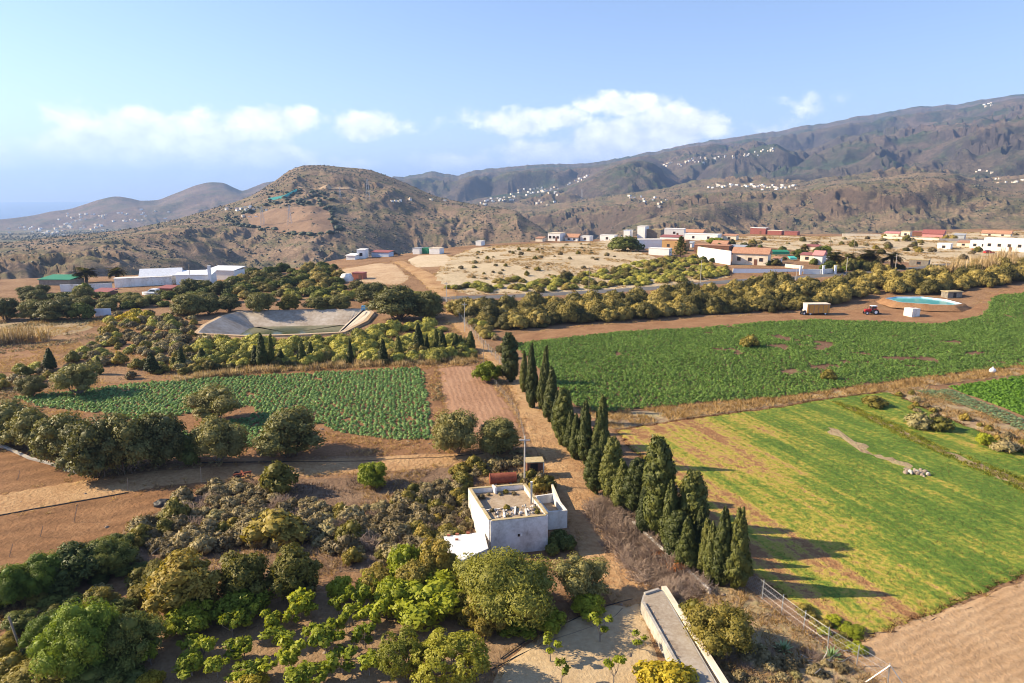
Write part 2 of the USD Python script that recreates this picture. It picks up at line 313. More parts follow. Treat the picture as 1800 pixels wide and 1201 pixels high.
rd['mountain'] = np.maximum.reduce([
    ridge([(500, 340, 4600), (600, 325, 4600), (660, 316, 4600), (700, 311, 4600), (735, 307, 4600), (760, 301.5, 4600), (785, 306, 4600), (805, 309, 4600), (840, 298, 4650), (870, 296, 4700), (900, 294, 4700), (920, 291, 4750), (950, 290, 4800), (1000, 289, 4900), (1060, 283, 5000), (1100, 275, 5100), (1150, 266, 5200),
           (1200, 256, 5300), (1240, 248, 5400), (1300, 239, 5500), (1380, 228, 5600), (1430, 219, 5700), (1500, 207, 5800), (1560, 196, 5900), (1600, 189, 6000), (1660, 184, 6000), (1720, 177, 6000), (1790, 166, 6000), (1900, 160, 6000), (2300, 120, 6000)], 0.24, 0.4, 160, 420, 26, 41, jitter=22, big=330, blam=1500),
    ridge([(760, 372, 2900), (830, 352, 2950), (880, 342, 3000), (940, 335, 3100), (990, 325, 3250), (1040, 304, 3350), (1085, 284, 3400), (1130, 275, 3400), (1160, 283, 3400), (1190, 301, 3350), (1220, 322, 3300), (1260, 345, 3200), (1400, 380, 3000)], 0.26, 0.3, 110, 300, 19, 53, jitter=6, big=190, blam=850),
    ridge([(1180, 345, 2900), (1240, 327, 2950), (1300, 315, 3050), (1380, 304, 3200), (1440, 297, 3400), (1500, 290, 3550), (1545, 277, 3800), (1600, 250, 4200), (1660, 226, 4600), (1720, 205, 4800), (1760, 190, 5000), (1800, 180, 5000), (1900, 170, 5000), (2300, 150, 5000)], 0.30, 0.42, 90, 330, 24, 67, jitter=10, big=270, blam=1000),
    ridge([(1440, 330, 2600), (1540, 312, 2700), (1580, 292, 2850), (1620, 281, 3000), (1660, 271, 3100), (1700, 270, 3100), (1740, 262, 3150), (1800, 236, 3400), (1900, 215, 3500), (2300, 200, 3500)], 0.34, 0.30, 70, 240, 20, 71, jitter=10, big=210, blam=680)])
rd['coastal_hills'] = ridge([(-200, 400, 4300), (0, 386, 4300), (60, 378.5, 4300), (90, 372, 4300), (120, 368, 4300), (150, 359, 4300), (175, 351, 4300), (205, 345.5, 4300), (230, 349, 4300), (250, 353, 4300), (272, 352, 4350), (310, 339, 4400), (350, 324, 4400), (372, 320, 4400), (390, 321, 4400), (412, 330, 4400), (426, 335, 4400),
                             (445, 329, 4500), (470, 320, 4600), (520, 316, 4600), (600, 320, 4600), (700, 345, 4600), (800, 380, 4600)], 0.17, 0.3, 80, 260, 9, 83, big=50, blam=800)
stack = np.stack([BASE] + list(rd.values())); HZ = stack.max(0); own = stack.argmax(0)
hv = np.stack([HX, HY, HZ], -1).reshape(-1, 3); hf = grid_faces(*HX.shape)[:, ::-1]; fo = own.ravel()[hf[:, 0]]
fok = hv[hf][:, :, 2].max(1) > -291
def mat_hill(name, dry, mid, green, rock, scale, gscale, steep=(0.80, 0.93), bd=2.0):
    """dry grass, green scrub in patches, darker bare rock where the slope is steep"""
    N = {'g': ('geometry', {}), 'n1': ('noise_texture', {'scale': scale, 'detail': 7, 'roughness': 0.62}), 'n2': ('noise_texture', {'scale': gscale, 'detail': 8, 'roughness': 0.7}), 'n3': ('noise_texture', {'scale': gscale * 9, 'detail': 5, 'roughness': 0.7}),
         'r1': ('map_range', {'from_min': .38, 'from_max': .62, 'clamp': True}), 'r2': ('map_range', {'from_min': .46, 'from_max': .60, 'clamp': True}), 'r3': ('map_range', {'from_min': .35, 'from_max': .65, 'to_min': .7, 'to_max': 1.25, 'clamp': True}),
         'c1': ('mix_color', {'a': dry, 'b': mid}), 'c2': ('mix_color', {'b': green}), 'c3': ('mix_color', {'b': rock}), 'c4': ('mix_color', {'blend_type': 'multiply', 'fac': 1.0}), 'cc': ('combine_xyz', {}),
         's': ('separate_xyz', {}), 'st': ('map_range', {'from_min': steep[0], 'from_max': steep[1], 'to_min': 0.85, 'to_max': 0.0, 'clamp': True}), 'p': ('principled_bsdf', {'roughness': 0.95, 'specular_ior_level': 0.1}),
         'b': ('bump', {'strength': 0.8, 'distance': bd})}
    L = [('g.position', 'n1.vector'), ('g.position', 'n2.vector'), ('g.position', 'n3.vector'), ('n1.fac', 'r1.value'), ('n2.fac', 'r2.value'), ('n3.fac', 'r3.value'), ('r1.result', 'c1.fac'), ('c1.result', 'c2.a'), ('r2.result', 'c2.fac'),
         ('c2.result', 'c3.a'), ('g.normal', 's.vector'), ('s.z', 'st.value'), ('st.result', 'c3.fac'), ('c3.result', 'c4.a'), ('r3.result', 'cc.x'), ('r3.result', 'cc.y'), ('r3.result', 'cc.z'), ('cc.vector', 'c4.b'),
         ('c4.result', 'p.base_color'), ('n3.fac', 'b.height'), ('b.normal', 'p.normal')]
    return usdkit.material(stage, LOOK + name, N, L, surface='p.BSDF')
HM = {'coastal_plain': mat_hill('plain_earth', (.24, .18, .12), (.15, .13, .08), (.075, .085, .04), (.12, .09, .07), 1 / 240, 1 / 90),
      'main_hill': mat_hill('hill_earth', (.265, .185, .125), (.215, .152, .10), (.145, .132, .072), (.12, .085, .06), 1 / 90, 1 / 28),
      'mid_ridge': mat_hill('ridge_earth', (.235, .17, .105), (.19, .135, .085), (.12, .115, .06), (.085, .062, .05), 1 / 160, 1 / 50, (.82, .955), 4.0),
      'mountain': mat_hill('mountain_earth', (.165, .118, .088), (.105, .088, .064), (.055, .075, .040), (.055, .047, .047), 1 / 700, 1 / 190, (.74, .92), 16.0),
      'coastal_hills': mat_hill('coast_earth', (.16, .11, .08), (.125, .085, .065), (.09, .08, .05), (.10, .075, .06), 1 / 500, 1 / 160)}
for i, name in enumerate(['coastal_plain'] + list(rd)):
    f = hf[(fo == i) & fok]; u, inv = np.unique(f, return_inverse=True)
    # the sheets keep the normals of the whole relief, so that they meet without a seam
    if i == 0: _, _, HN = meshkit.arrays((hv, hf), True)
    pr = obj(name, (hv[u], inv.reshape(-1, 4)), HM[name], normals=HN[u]); tag(pr, kind='structure')
M_sea = usdkit.material(stage, LOOK + 'sea_water', {'g': ('geometry', {}), 'n': ('noise_texture', {'scale': 0.02, 'detail': 5}), 'b': ('bump', {'strength': .25, 'distance': 1.0}), 'p': ('principled_bsdf', {'base_color': (.012, .07, .19), 'roughness': .35})},
                        [('g.position', 'n.vector'), ('n.fac', 'b.height'), ('b.normal', 'p.normal')], surface='p.BSDF')
a = np.linspace(0, 2 * math.pi, 97)[:-1]; rs = np.array([1, 3000, 9000, 16000, 24000, 32000.0])
sv = np.stack([np.outer(rs, np.sin(a)), np.outer(rs, np.cos(a)), np.full((6, 96), -290.0)], -1).reshape(-1, 3)
A6 = np.arange(6 * 96).reshape(6, 96); sq = np.stack([A6[:-1], np.roll(A6, -1, 1)[:-1], np.roll(A6, -1, 1)[1:], A6[1:]], -1).reshape(-1, 4)
struct('sea', (sv, sq[:, ::-1]), M_sea, smooth=False)
# air
HAZE = 9.5e-5
hz = trimesh.creation.box((65000, 65000, 1300)); hz.apply_translation((0, 0, -292 + 650))
M_haze = usdkit.material(stage, LOOK + 'thin_haze', {'v': ('principled_volume', {'color': (.42, .62, 1.0), 'density': HAZE, 'anisotropy': 0.2})}, volume='v.volume')
tag(obj('haze', hz, M_haze), 'thin pale haze between the fields and the mountains', 'haze', kind='stuff')
# ---------------------------------------------------------------- fields, tracks and roads: sheets of earth laid a little above the ground
def world_poly(px, wob=0.35, step=0.8, seed=1):
    q = gp(np.array([p[0] for p in px], float), np.array([p[1] for p in px], float))[:, :2]
    g = Polygon(q).buffer(0)
    if g.geom_type != 'Polygon': g = max(g.geoms, key=lambda k: k.area)
    n = max(12, int(g.exterior.length / step)); pts = np.array([g.exterior.interpolate(i / n, normalized=True).coords[0] for i in range(n)])
    if wob:
        sc = wob * np.clip(np.hypot(*pts.T) / 60, 1, 3)[:, None]
        pts = pts + sc * 2 * np.stack([fbm2(pts[:, 0], pts[:, 1], .55, 3, seed) - .5, fbm2(pts[:, 0], pts[:, 1], .55, 3, seed + 50) - .5], 1)
    g = Polygon(pts).buffer(0)
    return g if g.geom_type == 'Polygon' else max(g.geoms, key=lambda k: k.area)
def fill(g, h):
    x0, y0, x1, y1 = g.bounds; r = math.hypot((x0 + x1) / 2, (y0 + y1) / 2)
    gx, gy = np.meshgrid(np.arange(x0, x1, h), np.arange(y0, y1, h)); p = np.stack([gx.ravel(), gy.ravel()], 1)
    p = p[shapely.contains_xy(g.buffer(-0.4 * h), p[:, 0], p[:, 1])] if g.buffer(-0.4 * h).area > 0 else p[:0]
    n = int(g.exterior.length / (h * 0.8)) + 8
    b = np.array([g.exterior.interpolate(i / n, normalized=True).coords[0] for i in range(n)])
    NB[0] = n; v = np.vstack([p, b]); t = Delaunay(v).simplices; c = v[t].mean(1)
    t = t[shapely.contains_xy(g, c[:, 0], c[:, 1])]
    w = v[t]; area = (w[:, 1, 0] - w[:, 0, 0]) * (w[:, 2, 1] - w[:, 0, 1]) - (w[:, 1, 1] - w[:, 0, 1]) * (w[:, 2, 0] - w[:, 0, 0])
    t[area < 0] = t[area < 0][:, ::-1]
    return v, t[np.abs(area) > 1e-9]
LAYER, NB = [0], [0]
SHEETS = {}
def sheet(name, px, mat, wob=0.35, h=None, label=None, seed=1, furrow=None, lift=0.0):
    g = world_poly(px, wob, seed=seed) if not hasattr(px, 'area') else px
    x0, y0, x1, y1 = g.bounds; r = max(30, min(math.hypot(max(min(x0, x1, key=abs), 0), y0), 400))
    h = h or max(0.7, r / 90)
    v, t = fill(g, h); LAYER[0] += 1
    z = ground_z(v[:, 0], v[:, 1]) + 0.02 + 0.0035 * LAYER[0] + 0.0004 * np.maximum(np.hypot(v[:, 0], v[:, 1]) - 60, 0) + lift
    z[-NB[0]:] = ground_z(v[-NB[0]:, 0], v[-NB[0]:, 1]) - .02          # the edge dips into the ground, so that no sheet hovers
    if furrow:
        ang, wl, amp = furrow; z = z + amp * (1 + np.sin((v[:, 0] * math.cos(ang) + v[:, 1] * math.sin(ang)) * 2 * math.pi / wl))
    pr = struct(name, (np.column_stack([v, z]), t), mat, label=label); SHEETS[pr.GetPath().name] = g
    return g
def on_ground(xy):
    xy = np.asarray(xy, float); return np.column_stack([xy, ground_z(xy[:, 0], xy[:, 1])])
def ribbon(name, px, width, mat, label=None, lift=0.0):
    q = gp(np.array([p[0] for p in px], float), np.array([p[1] for p in px], float))[:, :2]
    return sheet(name, LineString(q).buffer(width / 2, cap_style=2).simplify(.05), mat, 0, label=label, lift=lift, h=max(1.0, width / 3))

D_st = gp(1640, 1040)[:2] - gp(1150, 745)[:2]; A_ST = math.atan2(D_st[1], D_st[0])       # the way the meadow was sown
D_lf = gp(770, 775)[:2] - gp(745, 645)[:2]; A_LF = math.atan2(D_lf[1], D_lf[0])
def rows(wl_scale, strength):
    """shallow furrows: bands of relief along one direction"""
    def f(N, L):
        N['fw'] = ('wave_texture', {'scale': wl_scale, 'distortion': 6.0, 'detail': 4, 'detail_scale': 1.2, 'bands_direction': 'y'})
        N['fa'] = ('math', {'math_type': 'multiply_add', 'value2': strength}); N['b'][1]['strength'] = 1.0
        L += [('rot.vector', 'fw.vector'), ('fw.fac', 'fa.value1'), ('n3.fac', 'fa.value3')]
        L[:] = [l for l in L if l != ('n3.fac', 'b.height')] + [('fa.value', 'b.height')]
        N['fm'] = ('map_range', {'from_min': 0, 'from_max': 1, 'to_min': .88, 'to_max': 1.06}); N['fc'] = ('combine_xyz', {}); N['fx'] = ('mix_color', {'blend_type': 'multiply', 'fac': 1.0})
        L[:] = [l for l in L if l != ('ramp.color', 'p.base_color')]
        L += [('fw.fac', 'fm.value'), ('fm.result', 'fc.x'), ('fm.result', 'fc.y'), ('fm.result', 'fc.z'), ('ramp.color', 'fx.a'), ('fc.vector', 'fx.b'), ('fx.result', 'p.base_color')]
    return f
M_track = mat_noise('track_earth', [(.25, .13, .058), (.375, .215, .10), (.47, .295, .145), (.53, .36, .19)], scale=.22, fine=2.2, bump=1.0, bump_scale=2.2, bump_dist=.3)
M_redtrack = mat_noise('red_earth', [(.18, .085, .04), (.27, .145, .07), (.36, .215, .11)], scale=.3, fine=2.5, bump=.8, bump_scale=3, bump_dist=.15)
M_cropsoil = mat_noise('crop_soil', [(.15, .075, .035), (.25, .13, .06), (.33, .18, .09)], scale=.5, fine=3, bump=.9, bump_scale=3, bump_dist=.2)
M_darksoil = mat_noise('dark_crop_soil', [(.07, .040, .022), (.13, .07, .04), (.20, .115, .065), (.26, .17, .10)], scale=.12, fine=2.4, bump=.9, bump_scale=3, bump_dist=.2)
M_tilled = mat_noise('tilled_soil', [(.26, .135, .07), (.36, .20, .115), (.42, .255, .155)], scale=.2, fine=2.5, bump=.8, bump_scale=4, bump_dist=.12, rot=-A_LF + math.pi / 2 * 0, extra=rows(.38, .15))
M_tilled2 = mat_noise('ploughed_soil', [(.33, .20, .10), (.43, .275, .15), (.50, .345, .20)], scale=.2, fine=2.5, bump=.8, bump_scale=4, bump_dist=.12, rot=-math.atan2(1.0, 2.1), extra=rows(.42, .2))
M_terrace = mat_noise('terrace_soil', [(.15, .074, .032), (.24, .122, .054), (.32, .178, .085)], scale=.14, fine=2.0, bump=.8, bump_scale=3, bump_dist=.2, rot=-0.42, extra=rows(.12, .5))
M_bank = mat_noise('bank_soil', [(.11, .065, .040), (.175, .108, .066), (.24, .155, .095), (.31, .215, .13)], scale=.35, fine=3, bump=1, bump_scale=2.5, bump_dist=.3)
M_orch = mat_noise('orchard_soil', [(.20, .12, .065), (.30, .195, .108), (.38, .26, .15)], scale=.3, fine=2.5, bump=.9, bump_scale=3, bump_dist=.2)
M_sandy = mat_noise('sandy_soil', [(.36, .25, .14), (.48, .35, .20), (.56, .43, .26)], scale=.25, fine=2.5, bump=.7, bump_scale=3, bump_dist=.15)
M_drygrass = mat_noise('dry_grass', [(.31, .225, .135), (.45, .35, .215), (.54, .43, .275), (.60, .49, .325)], scale=.10, fine=.9, fine_amt=.55, bump=1, bump_scale=1.6, bump_dist=.4)
M_fallow = mat_noise('fallow_grass', [(.20, .12, .07), (.32, .22, .13), (.40, .31, .17), (.30, .28, .10)], scale=.35, fine=2, bump=1, bump_scale=2, bump_dist=.3)
M_pale = mat_noise('pale_gravel', [(.40, .29, .17), (.52, .41, .27), (.60, .50, .35)], scale=.12, fine=1.2, bump=.5, bump_scale=2, bump_dist=.15)
M_yard = mat_noise('yard_earth', [(.33, .20, .11), (.46, .32, .19), (.56, .43, .28)], scale=.12, fine=1.2, bump=.5, bump_scale=2, bump_dist=.15)
M_asphalt = mat_noise('asphalt', [(.10, .095, .095), (.135, .13, .13), (.17, .165, .16)], scale=.4, fine=4, rough=.85)
def mat_meadow(name, leaf=False, spots=True):
    """weeds sown in strips: green, yellow and dry brown along one direction"""
    N = {'g': ('geometry', {}), 'rot': ('vector_rotate', {'rotate_type': 'z_axis', 'angle': -A_ST, 'center': (18.95, 86.6, 0)}), 'map': ('mapping', {'mapping_type': 'point', 'scale': (.07, 1.0, 1.0)}),
         'n1': ('noise_texture', {'scale': .30, 'detail': 4, 'roughness': .55}), 'n2': ('noise_texture', {'scale': .16, 'detail': 3}), 'n3': ('noise_texture', {'scale': 1.6, 'detail': 5, 'roughness': .7}), 'n4': ('noise_texture', {'scale': .09, 'detail': 2}),
         'n5': ('noise_texture', {'scale': .55, 'detail': 3, 'roughness': .6}), 'm5': ('mapping', {'mapping_type': 'point', 'scale': (.035, 1.0, 1.0)}), 'a0': ('mix_float', {'fac': .58}), 'a1': ('mix_float', {'fac': .25}), 'a2': ('mix_float', {'fac': .30}), 'con': ('map_range', {'from_min': .40, 'from_max': .61, 'clamp': True}),
         'ramp': ('rgb_ramp', {'ramp': [(0, (.30, .15, .065)), (.14, (.39, .23, .09)), (.27, (.43, .32, .07)), (.40, (.34, .30, .045)), (.55, (.20, .24, .032)), (.74, (.115, .185, .024)), (1, (.075, .135, .018))]}),
         'p': ('principled_bsdf', {'roughness': .8, 'specular_ior_level': .15})}
    L = [('g.position', 'rot.vector'), ('rot.vector', 'map.vector'), ('map.vector', 'n1.vector'), ('g.position', 'n2.vector'), ('g.position', 'n3.vector'), ('rot.vector', 'm5.vector'), ('m5.vector', 'n5.vector'), ('n1.fac', 'a0.a'), ('n5.fac', 'a0.b'), ('a0.result', 'a1.a'), ('n2.fac', 'a1.b'), ('a1.result', 'a2.a')]
    # drier towards the cypresses, greener away from them
    N['sep'] = ('separate_xyz', {}); N['gr'] = ('map_range', {'from_min': 19.0, 'from_max': 36.0, 'to_min': -.075, 'to_max': .05, 'clamp': True}); N['ad'] = ('math', {'math_type': 'add'})
    L += [('g.position', 'sep.vector'), ('sep.x', 'gr.value'), ('gr.result', 'ad.value1'), ('a2.result', 'ad.value2'), ('ad.value', 'con.value')]
    if leaf:
        N['t'] = ('translucent_bsdf', {}); N['mix'] = ('mix_closure', {'fac': .25}); L += [('g.random_per_island', 'a2.b'), ('con.result', 'ramp.fac'), ('ramp.color', 'p.base_color'), ('ramp.color', 't.color'), ('p.BSDF', 'mix.closure1'), ('t.BSDF', 'mix.closure2')]
        return usdkit.material(stage, LOOK + name, N, L, surface='mix.closure')
    N['b'] = ('bump', {'strength': 1.0, 'distance': .25})
    L += [('n3.fac', 'a2.b'), ('con.result', 'ramp.fac'), ('ramp.color', 'p.base_color'), ('n3.fac', 'b.height'), ('b.normal', 'p.normal')]
    return usdkit.material(stage, LOOK + name, N, L, surface='p.BSDF')
M_meadow, M_meadowleaf = mat_meadow('meadow'), mat_meadow('meadow_blades', True)
M_greenbase = mat_noise('bright_green_crop', [(.05, .11, .02), (.085, .17, .03), (.12, .20, .04)], scale=.3, fine=2.5, bump=1, bump_scale=3, bump_dist=.3)

G_plateau = sheet('dry_grassland', [(752, 507), (790, 452), (832, 436), (900, 431), (960, 428), (1040, 426), (1085, 423), (1110, 440), (1200, 470), (1292, 486), (1180, 502), (1000, 514), (830, 519)], M_drygrass, .8, label='pale dry grassland on the hilltop left of the white houses')
G_plateau2 = sheet('dry_grassland', [(1215, 418), (1330, 415), (1480, 416), (1650, 410), (1860, 406), (1860, 470), (1650, 466), (1520, 456), (1440, 445), (1330, 432), (1240, 426)], M_drygrass, .8, label='pale dry grassland behind the white houses on the right')
sheet('yard', [(578, 492), (600, 474), (660, 463), (694, 464), (722, 490), (700, 502), (640, 497)], M_yard, .6, label='pale earth yard beside the dirt road on the hilltop')
sheet('sand_pad', [(715, 458), (735, 449), (785, 447), (802, 458), (782, 468), (728, 471)], M_pale, .3, label='levelled pale sand pad beside the hilltop road')
sheet('dirt_road', [(688, 460), (708, 459), (810, 512), (790, 530), (768, 520)], M_track, .4, label='dirt road climbing to the hilltop yard')
ribbon('asphalt_road', [(770, 524), (850, 522.5), (930, 519.5), (1000, 515.5), (1130, 507.5), (1230, 499), (1320, 492), (1400, 487), (1480, 482), (1560, 475), (1640, 467.5), (1720, 460), (1800, 453)], 5.0, M_asphalt, label='narrow grey asphalt road above the shrub belt')
sheet('dirt_track', [(885, 600), (905, 588), (1000, 577), (1200, 561), (1400, 550), (1440, 545), (1560, 542), (1700, 545), (1725, 530), (1745, 514), (1860, 499), (1860, 513), (1752, 521), (1738, 536), (1728, 556), (1640, 572), (1540, 566), (1430, 564), (1300, 572), (1100, 586), (915, 605)], M_redtrack, .5, label='reddish dirt track along the far edge of the right green field')
G_green = sheet('crop_field', [(900, 606), (1000, 594), (1100, 584), (1300, 571), (1430, 563), (1540, 566), (1640, 571), (1728, 556), (1738, 535), (1752, 520), (1860, 511), (1860, 637), (1640, 663), (1520, 679), (1400, 697), (1250, 709), (1130, 720), (1060, 728), (1010, 716), (985, 688), (945, 650)], M_darksoil, .4, label='dark soil of the large green crop field on the right')
sheet('grass_verge', [(1000, 712), (1060, 728), (1250, 709), (1400, 696), (1530, 679), (1650, 661), (1860, 634), (1860, 650), (1650, 677), (1520, 692), (1400, 708), (1200, 737), (1080, 756), (1050, 740)], M_fallow, .4, label='dry grass verge between the green field and the meadow')
sheet('field_margin', [(0, 690), (100, 686), (250, 668), (450, 654), (640, 645), (742, 638), (768, 642), (785, 720), (800, 790), (700, 782), (600, 774), (545, 752), (420, 800), (330, 790), (200, 745), (60, 722), (-60, 712)], M_cropsoil, .5, label='orange earth margin round the left crop field')
G_crop = sheet('crop_field', [(22, 699), (100, 691), (250, 674), (450, 661), (640, 652), (735, 646), (746, 655), (768, 774), (700, 776), (610, 767), (560, 747), (440, 790), (335, 775), (200, 732), (60, 716)], M_cropsoil, .3, label='orange soil of the green crop field on the left')
G_tilled = sheet('tilled_plot', [(770, 646), (836, 643), (868, 680), (912, 738), (905, 770), (860, 775), (790, 752), (780, 700)], M_tilled, .25, label='bare orange tilled plot beside the left crop field')
sheet('field', [(-80, 572), (40, 566), (150, 564), (168, 578), (110, 590), (-80, 594)], M_fallow, .5, label='yellow green grass field at the far left')
sheet('red_plot', [(-80, 614), (60, 609), (122, 601), (105, 640), (-80, 652)], M_redtrack, .5, label='bare red plot at the left edge')
sheet('red_plot', [(185, 586), (270, 578), (310, 602), (250, 628), (178, 612)], M_redtrack, .5, label='bare red plot left of the concrete reservoir')
sheet('dirt_bank', [(555, 750), (640, 768), (775, 780), (800, 797), (700, 801), (560, 803), (420, 806), (330, 812), (420, 796)], M_cropsoil, .4, label='lumpy orange bank below the left crop field')
G_bank = sheet('scrub_bank', [(235, 925), (290, 892), (420, 845), (640, 838), (830, 815), (850, 870), (850, 960), (780, 1010), (640, 1005), (450, 1020), (330, 1010), (200, 1010), (170, 960)], M_bank, .5, label='brown stony bank covered with low scrub')
sheet('terrace', [(-160, 780), (0, 786), (70, 803), (140, 834), (250, 852), (390, 848), (335, 870), (285, 902), (230, 930), (150, 968), (40, 1020), (-160, 1080)], M_terrace, .4, label='ploughed brown terrace at the left edge')
sheet('dirt_track', [(-160, 905), (0, 868), (120, 846), (250, 830), (420, 818), (520, 809), (700, 800), (830, 797), (940, 788), (950, 803), (840, 813), (700, 828), (520, 838), (330, 852), (170, 880), (0, 912), (-160, 960)], M_track, .35, label='pale dirt track from the left terrace to the house')
sheet('dirt_track', [(772, 548), (805, 552), (845, 596), (882, 636), (908, 655), (932, 682), (960, 718), (992, 752), (1016, 795), (1036, 838), (1062, 885), (1080, 930), (1115, 985), (1165, 1042), (1150, 1062), (1090, 1075), (1052, 1030), (1020, 980), (1000, 930), (985, 880), (962, 830), (935, 780), (915, 735), (900, 695), (880, 655), (845, 625), (815, 590), (785, 565)], M_track, .35, label='dirt track climbing beside the row of large cypresses')
M_rut = mat_noise('wheel_rut', [(.36, .21, .115), (.48, .31, .18), (.56, .39, .25)], scale=.5, fine=3, bump=.6, bump_scale=5, bump_dist=.06)
def ruts(px, label):
    q = gp(np.array([p[0] for p in px], float), np.array([p[1] for p in px], float))[:, :2]; t = np.linspace(0, 1, len(q)); tt = np.linspace(0, 1, 60); q = np.column_stack([PchipInterpolator(t, q[:, 0])(tt), PchipInterpolator(t, q[:, 1])(tt)]); d = unit2(np.gradient(q, axis=0)); n = np.column_stack([-d[:, 1], d[:, 0]])
    for s in (-.85, .85):
        w = q + n * (s + .35 * (fbm2(q[:, 0], q[:, 1], .25, 2, 8)[:, None] - .5)); sheet('wheel_rut', LineString(w).buffer(.24, cap_style=2), M_rut, 0, h=.6, label=label)
unit2 = lambda v: v / np.maximum(np.linalg.norm(v, axis=1, keepdims=True), 1e-9)
ruts([(-60, 925), (60, 880), (200, 850), (350, 833), (520, 822), (700, 813), (850, 804), (938, 796)], 'pale wheel rut in the dirt track left of the house')
ruts([(800, 565), (830, 600), (872, 640), (900, 668), (928, 705), (958, 745), (985, 800), (1010, 850), (1035, 905), (1060, 955), (1100, 1015), (1130, 1045)], 'pale wheel rut in the dirt track beside the cypresses')
sheet('orchard_ground', [(190, 1215), (240, 1110), (330, 1075), (480, 1052), (650, 1030), (760, 1040), (900, 1085), (1000, 1090), (895, 1150), (860, 1215), (860, 1260), (190, 1260)], M_orch, .4, label='brown earth under the citrus orchard')
sheet('sandy_ground', [(845, 1230), (895, 1152), (985, 1096), (1078, 1060), (1132, 1058), (1140, 1100), (1180, 1230), (1160, 1260), (845, 1260)], M_sandy, .3, label='sandy plot with young saplings at the bottom')
sheet('dry_bank', [(1178, 1048), (1240, 1030), (1310, 1032), (1400, 1103), (1500, 1163), (1590, 1230), (1590, 1260), (1275, 1230)], M_fallow, .3, label='dry grassy bank between the white wall and the wire fence')
G_meadow = sheet('meadow', [(1082, 757), (1200, 738), (1400, 710), (1520, 692), (1562, 690), (1650, 727), (1860, 815), (1860, 992), (1690, 1060), (1525, 1132), (1430, 1090), (1345, 1030), (1262, 960), (1185, 850), (1110, 792)], M_meadow, .4, h=.8, label='weedy meadow in green, yellow and brown strips')
sheet('ploughed_field', [(1480, 1150), (1530, 1112), (1690, 1062), (1860, 1000), (2000, 1000), (2000, 1260), (1600, 1240)], M_tilled2, .3, label='bare sandy ploughed field at the lower right')
G_fallow = sheet('fallow_strip', [(1525, 692), (1610, 676), (1650, 688), (1720, 722), (1860, 782), (1860, 830), (1650, 727), (1562, 690)], M_fallow, .4, label='dry fallow strip with low bushes beside the meadow')
sheet('fallow_strip', [(1438, 738), (1470, 752), (1520, 778), (1575, 805), (1612, 822), (1640, 842), (1600, 832), (1540, 808), (1490, 786), (1450, 764)], M_fallow, 1.3, label='narrow bare strip in the meadow ending at the stone heap')
G_flower = sheet('flower_strip', [(1462, 708), (1500, 716), (1560, 742), (1640, 780), (1860, 868), (1860, 895), (1700, 822), (1600, 776), (1520, 738)], M_fallow, .5, label='strip of yellow flowers through the top of the meadow')
G_blue = sheet('cabbage_strip', [(1608, 690), (1668, 686), (1860, 763), (1860, 790), (1720, 724)], M_cropsoil, .2, label='strip of soil under the blue green cabbages')
G_bright = sheet('crop_field', [(1668, 682), (1860, 652), (2000, 640), (2000, 800), (1860, 755), (1760, 716)], M_greenbase, .3, label='bright green field at the right edge')
# ---------------------------------------------------------------- plants
def unit(v): return v / np.maximum(np.linalg.norm(v, axis=-1, keepdims=True), 1e-9)
def leaves(P, N, size, rng, elong=1.7, jit=0.7, up=0.0, soft=0.55):
    """one small four-cornered leaf or leaf spray per point; shading normals lean to the crown's own surface"""
    n = len(P); nn = unit(N + jit * rng.normal(size=(n, 3)) * 0.6)
    t = rng.normal(size=(n, 3)) + np.array([0, 0, up]); t = unit(t - nn * (t * nn).sum(1, keepdims=True)); b = np.cross(nn, t)
    s = (np.broadcast_to(size, n) * rng.uniform(.65, 1.35, n))[:, None]
    bend = nn * s * .22
    V = np.stack([P - t * s * elong / 2 - bend, P + b * s / 2, P + t * s * elong / 2 - bend, P - b * s / 2], 1).reshape(-1, 3)
    a = np.arange(n)[:, None] * 4; F = np.concatenate([a + [0, 2, 1], a + [0, 3, 2]], 1).reshape(-1, 3)
    nr = unit(soft * N + (1 - soft) * nn); return V, F, np.repeat(nr, 4, 0)
def lump_points(lumps, n, rng, shell=(.72, 1.06), cull=.72, gap=0.0, gs=1.5, low=-0.55):
    C = np.array([l[0] for l in lumps], float); R = np.array([np.broadcast_to(l[1], 3) for l in lumps], float)
    w = (R[:, 0] * R[:, 1] + R[:, 0] * R[:, 2] + R[:, 1] * R[:, 2]); k = rng.choice(len(C), n * 3, p=w / w.sum())
    d = unit(rng.normal(size=(n * 3, 3))); f = rng.uniform(*shell, n * 3)[:, None]
    P = C[k] + d * R[k] * f; N = unit(d / R[k])
    ok = (d[:, 2] > low) & (P[:, 2] > 0.03)
    for i in range(len(C)):
        q = np.linalg.norm((P - C[i]) / R[i], axis=1); ok &= (q > cull) | (k == i)
    if gap: ok &= meshkit.noise(P * gs + 11.3, 5) > gap
    i = np.where(ok)[0][:n]; return P[i], N[i]
def core(lumps, f=.74, sub=1):
    ms = []
    for c, r in lumps:
        m = trimesh.creation.icosphere(sub, 1.0); v = m.vertices * np.broadcast_to(r, 3) * f
        v = v * (0.85 + .3 * meshkit.noise(v * 2.1 + np.asarray(c), 4)[:, None]) + np.asarray(c); ms.append((v, m.faces, unit(np.array(m.vertices))))
    return join(ms)
def join(ms):
    V, F, N, o = [], [], [], 0
    for m in ms:
        V.append(m[0]); F.append(np.asarray(m[1]) + o); N.append(m[2]); o += len(m[0])
    return np.vstack(V), np.vstack(F), np.vstack(N)
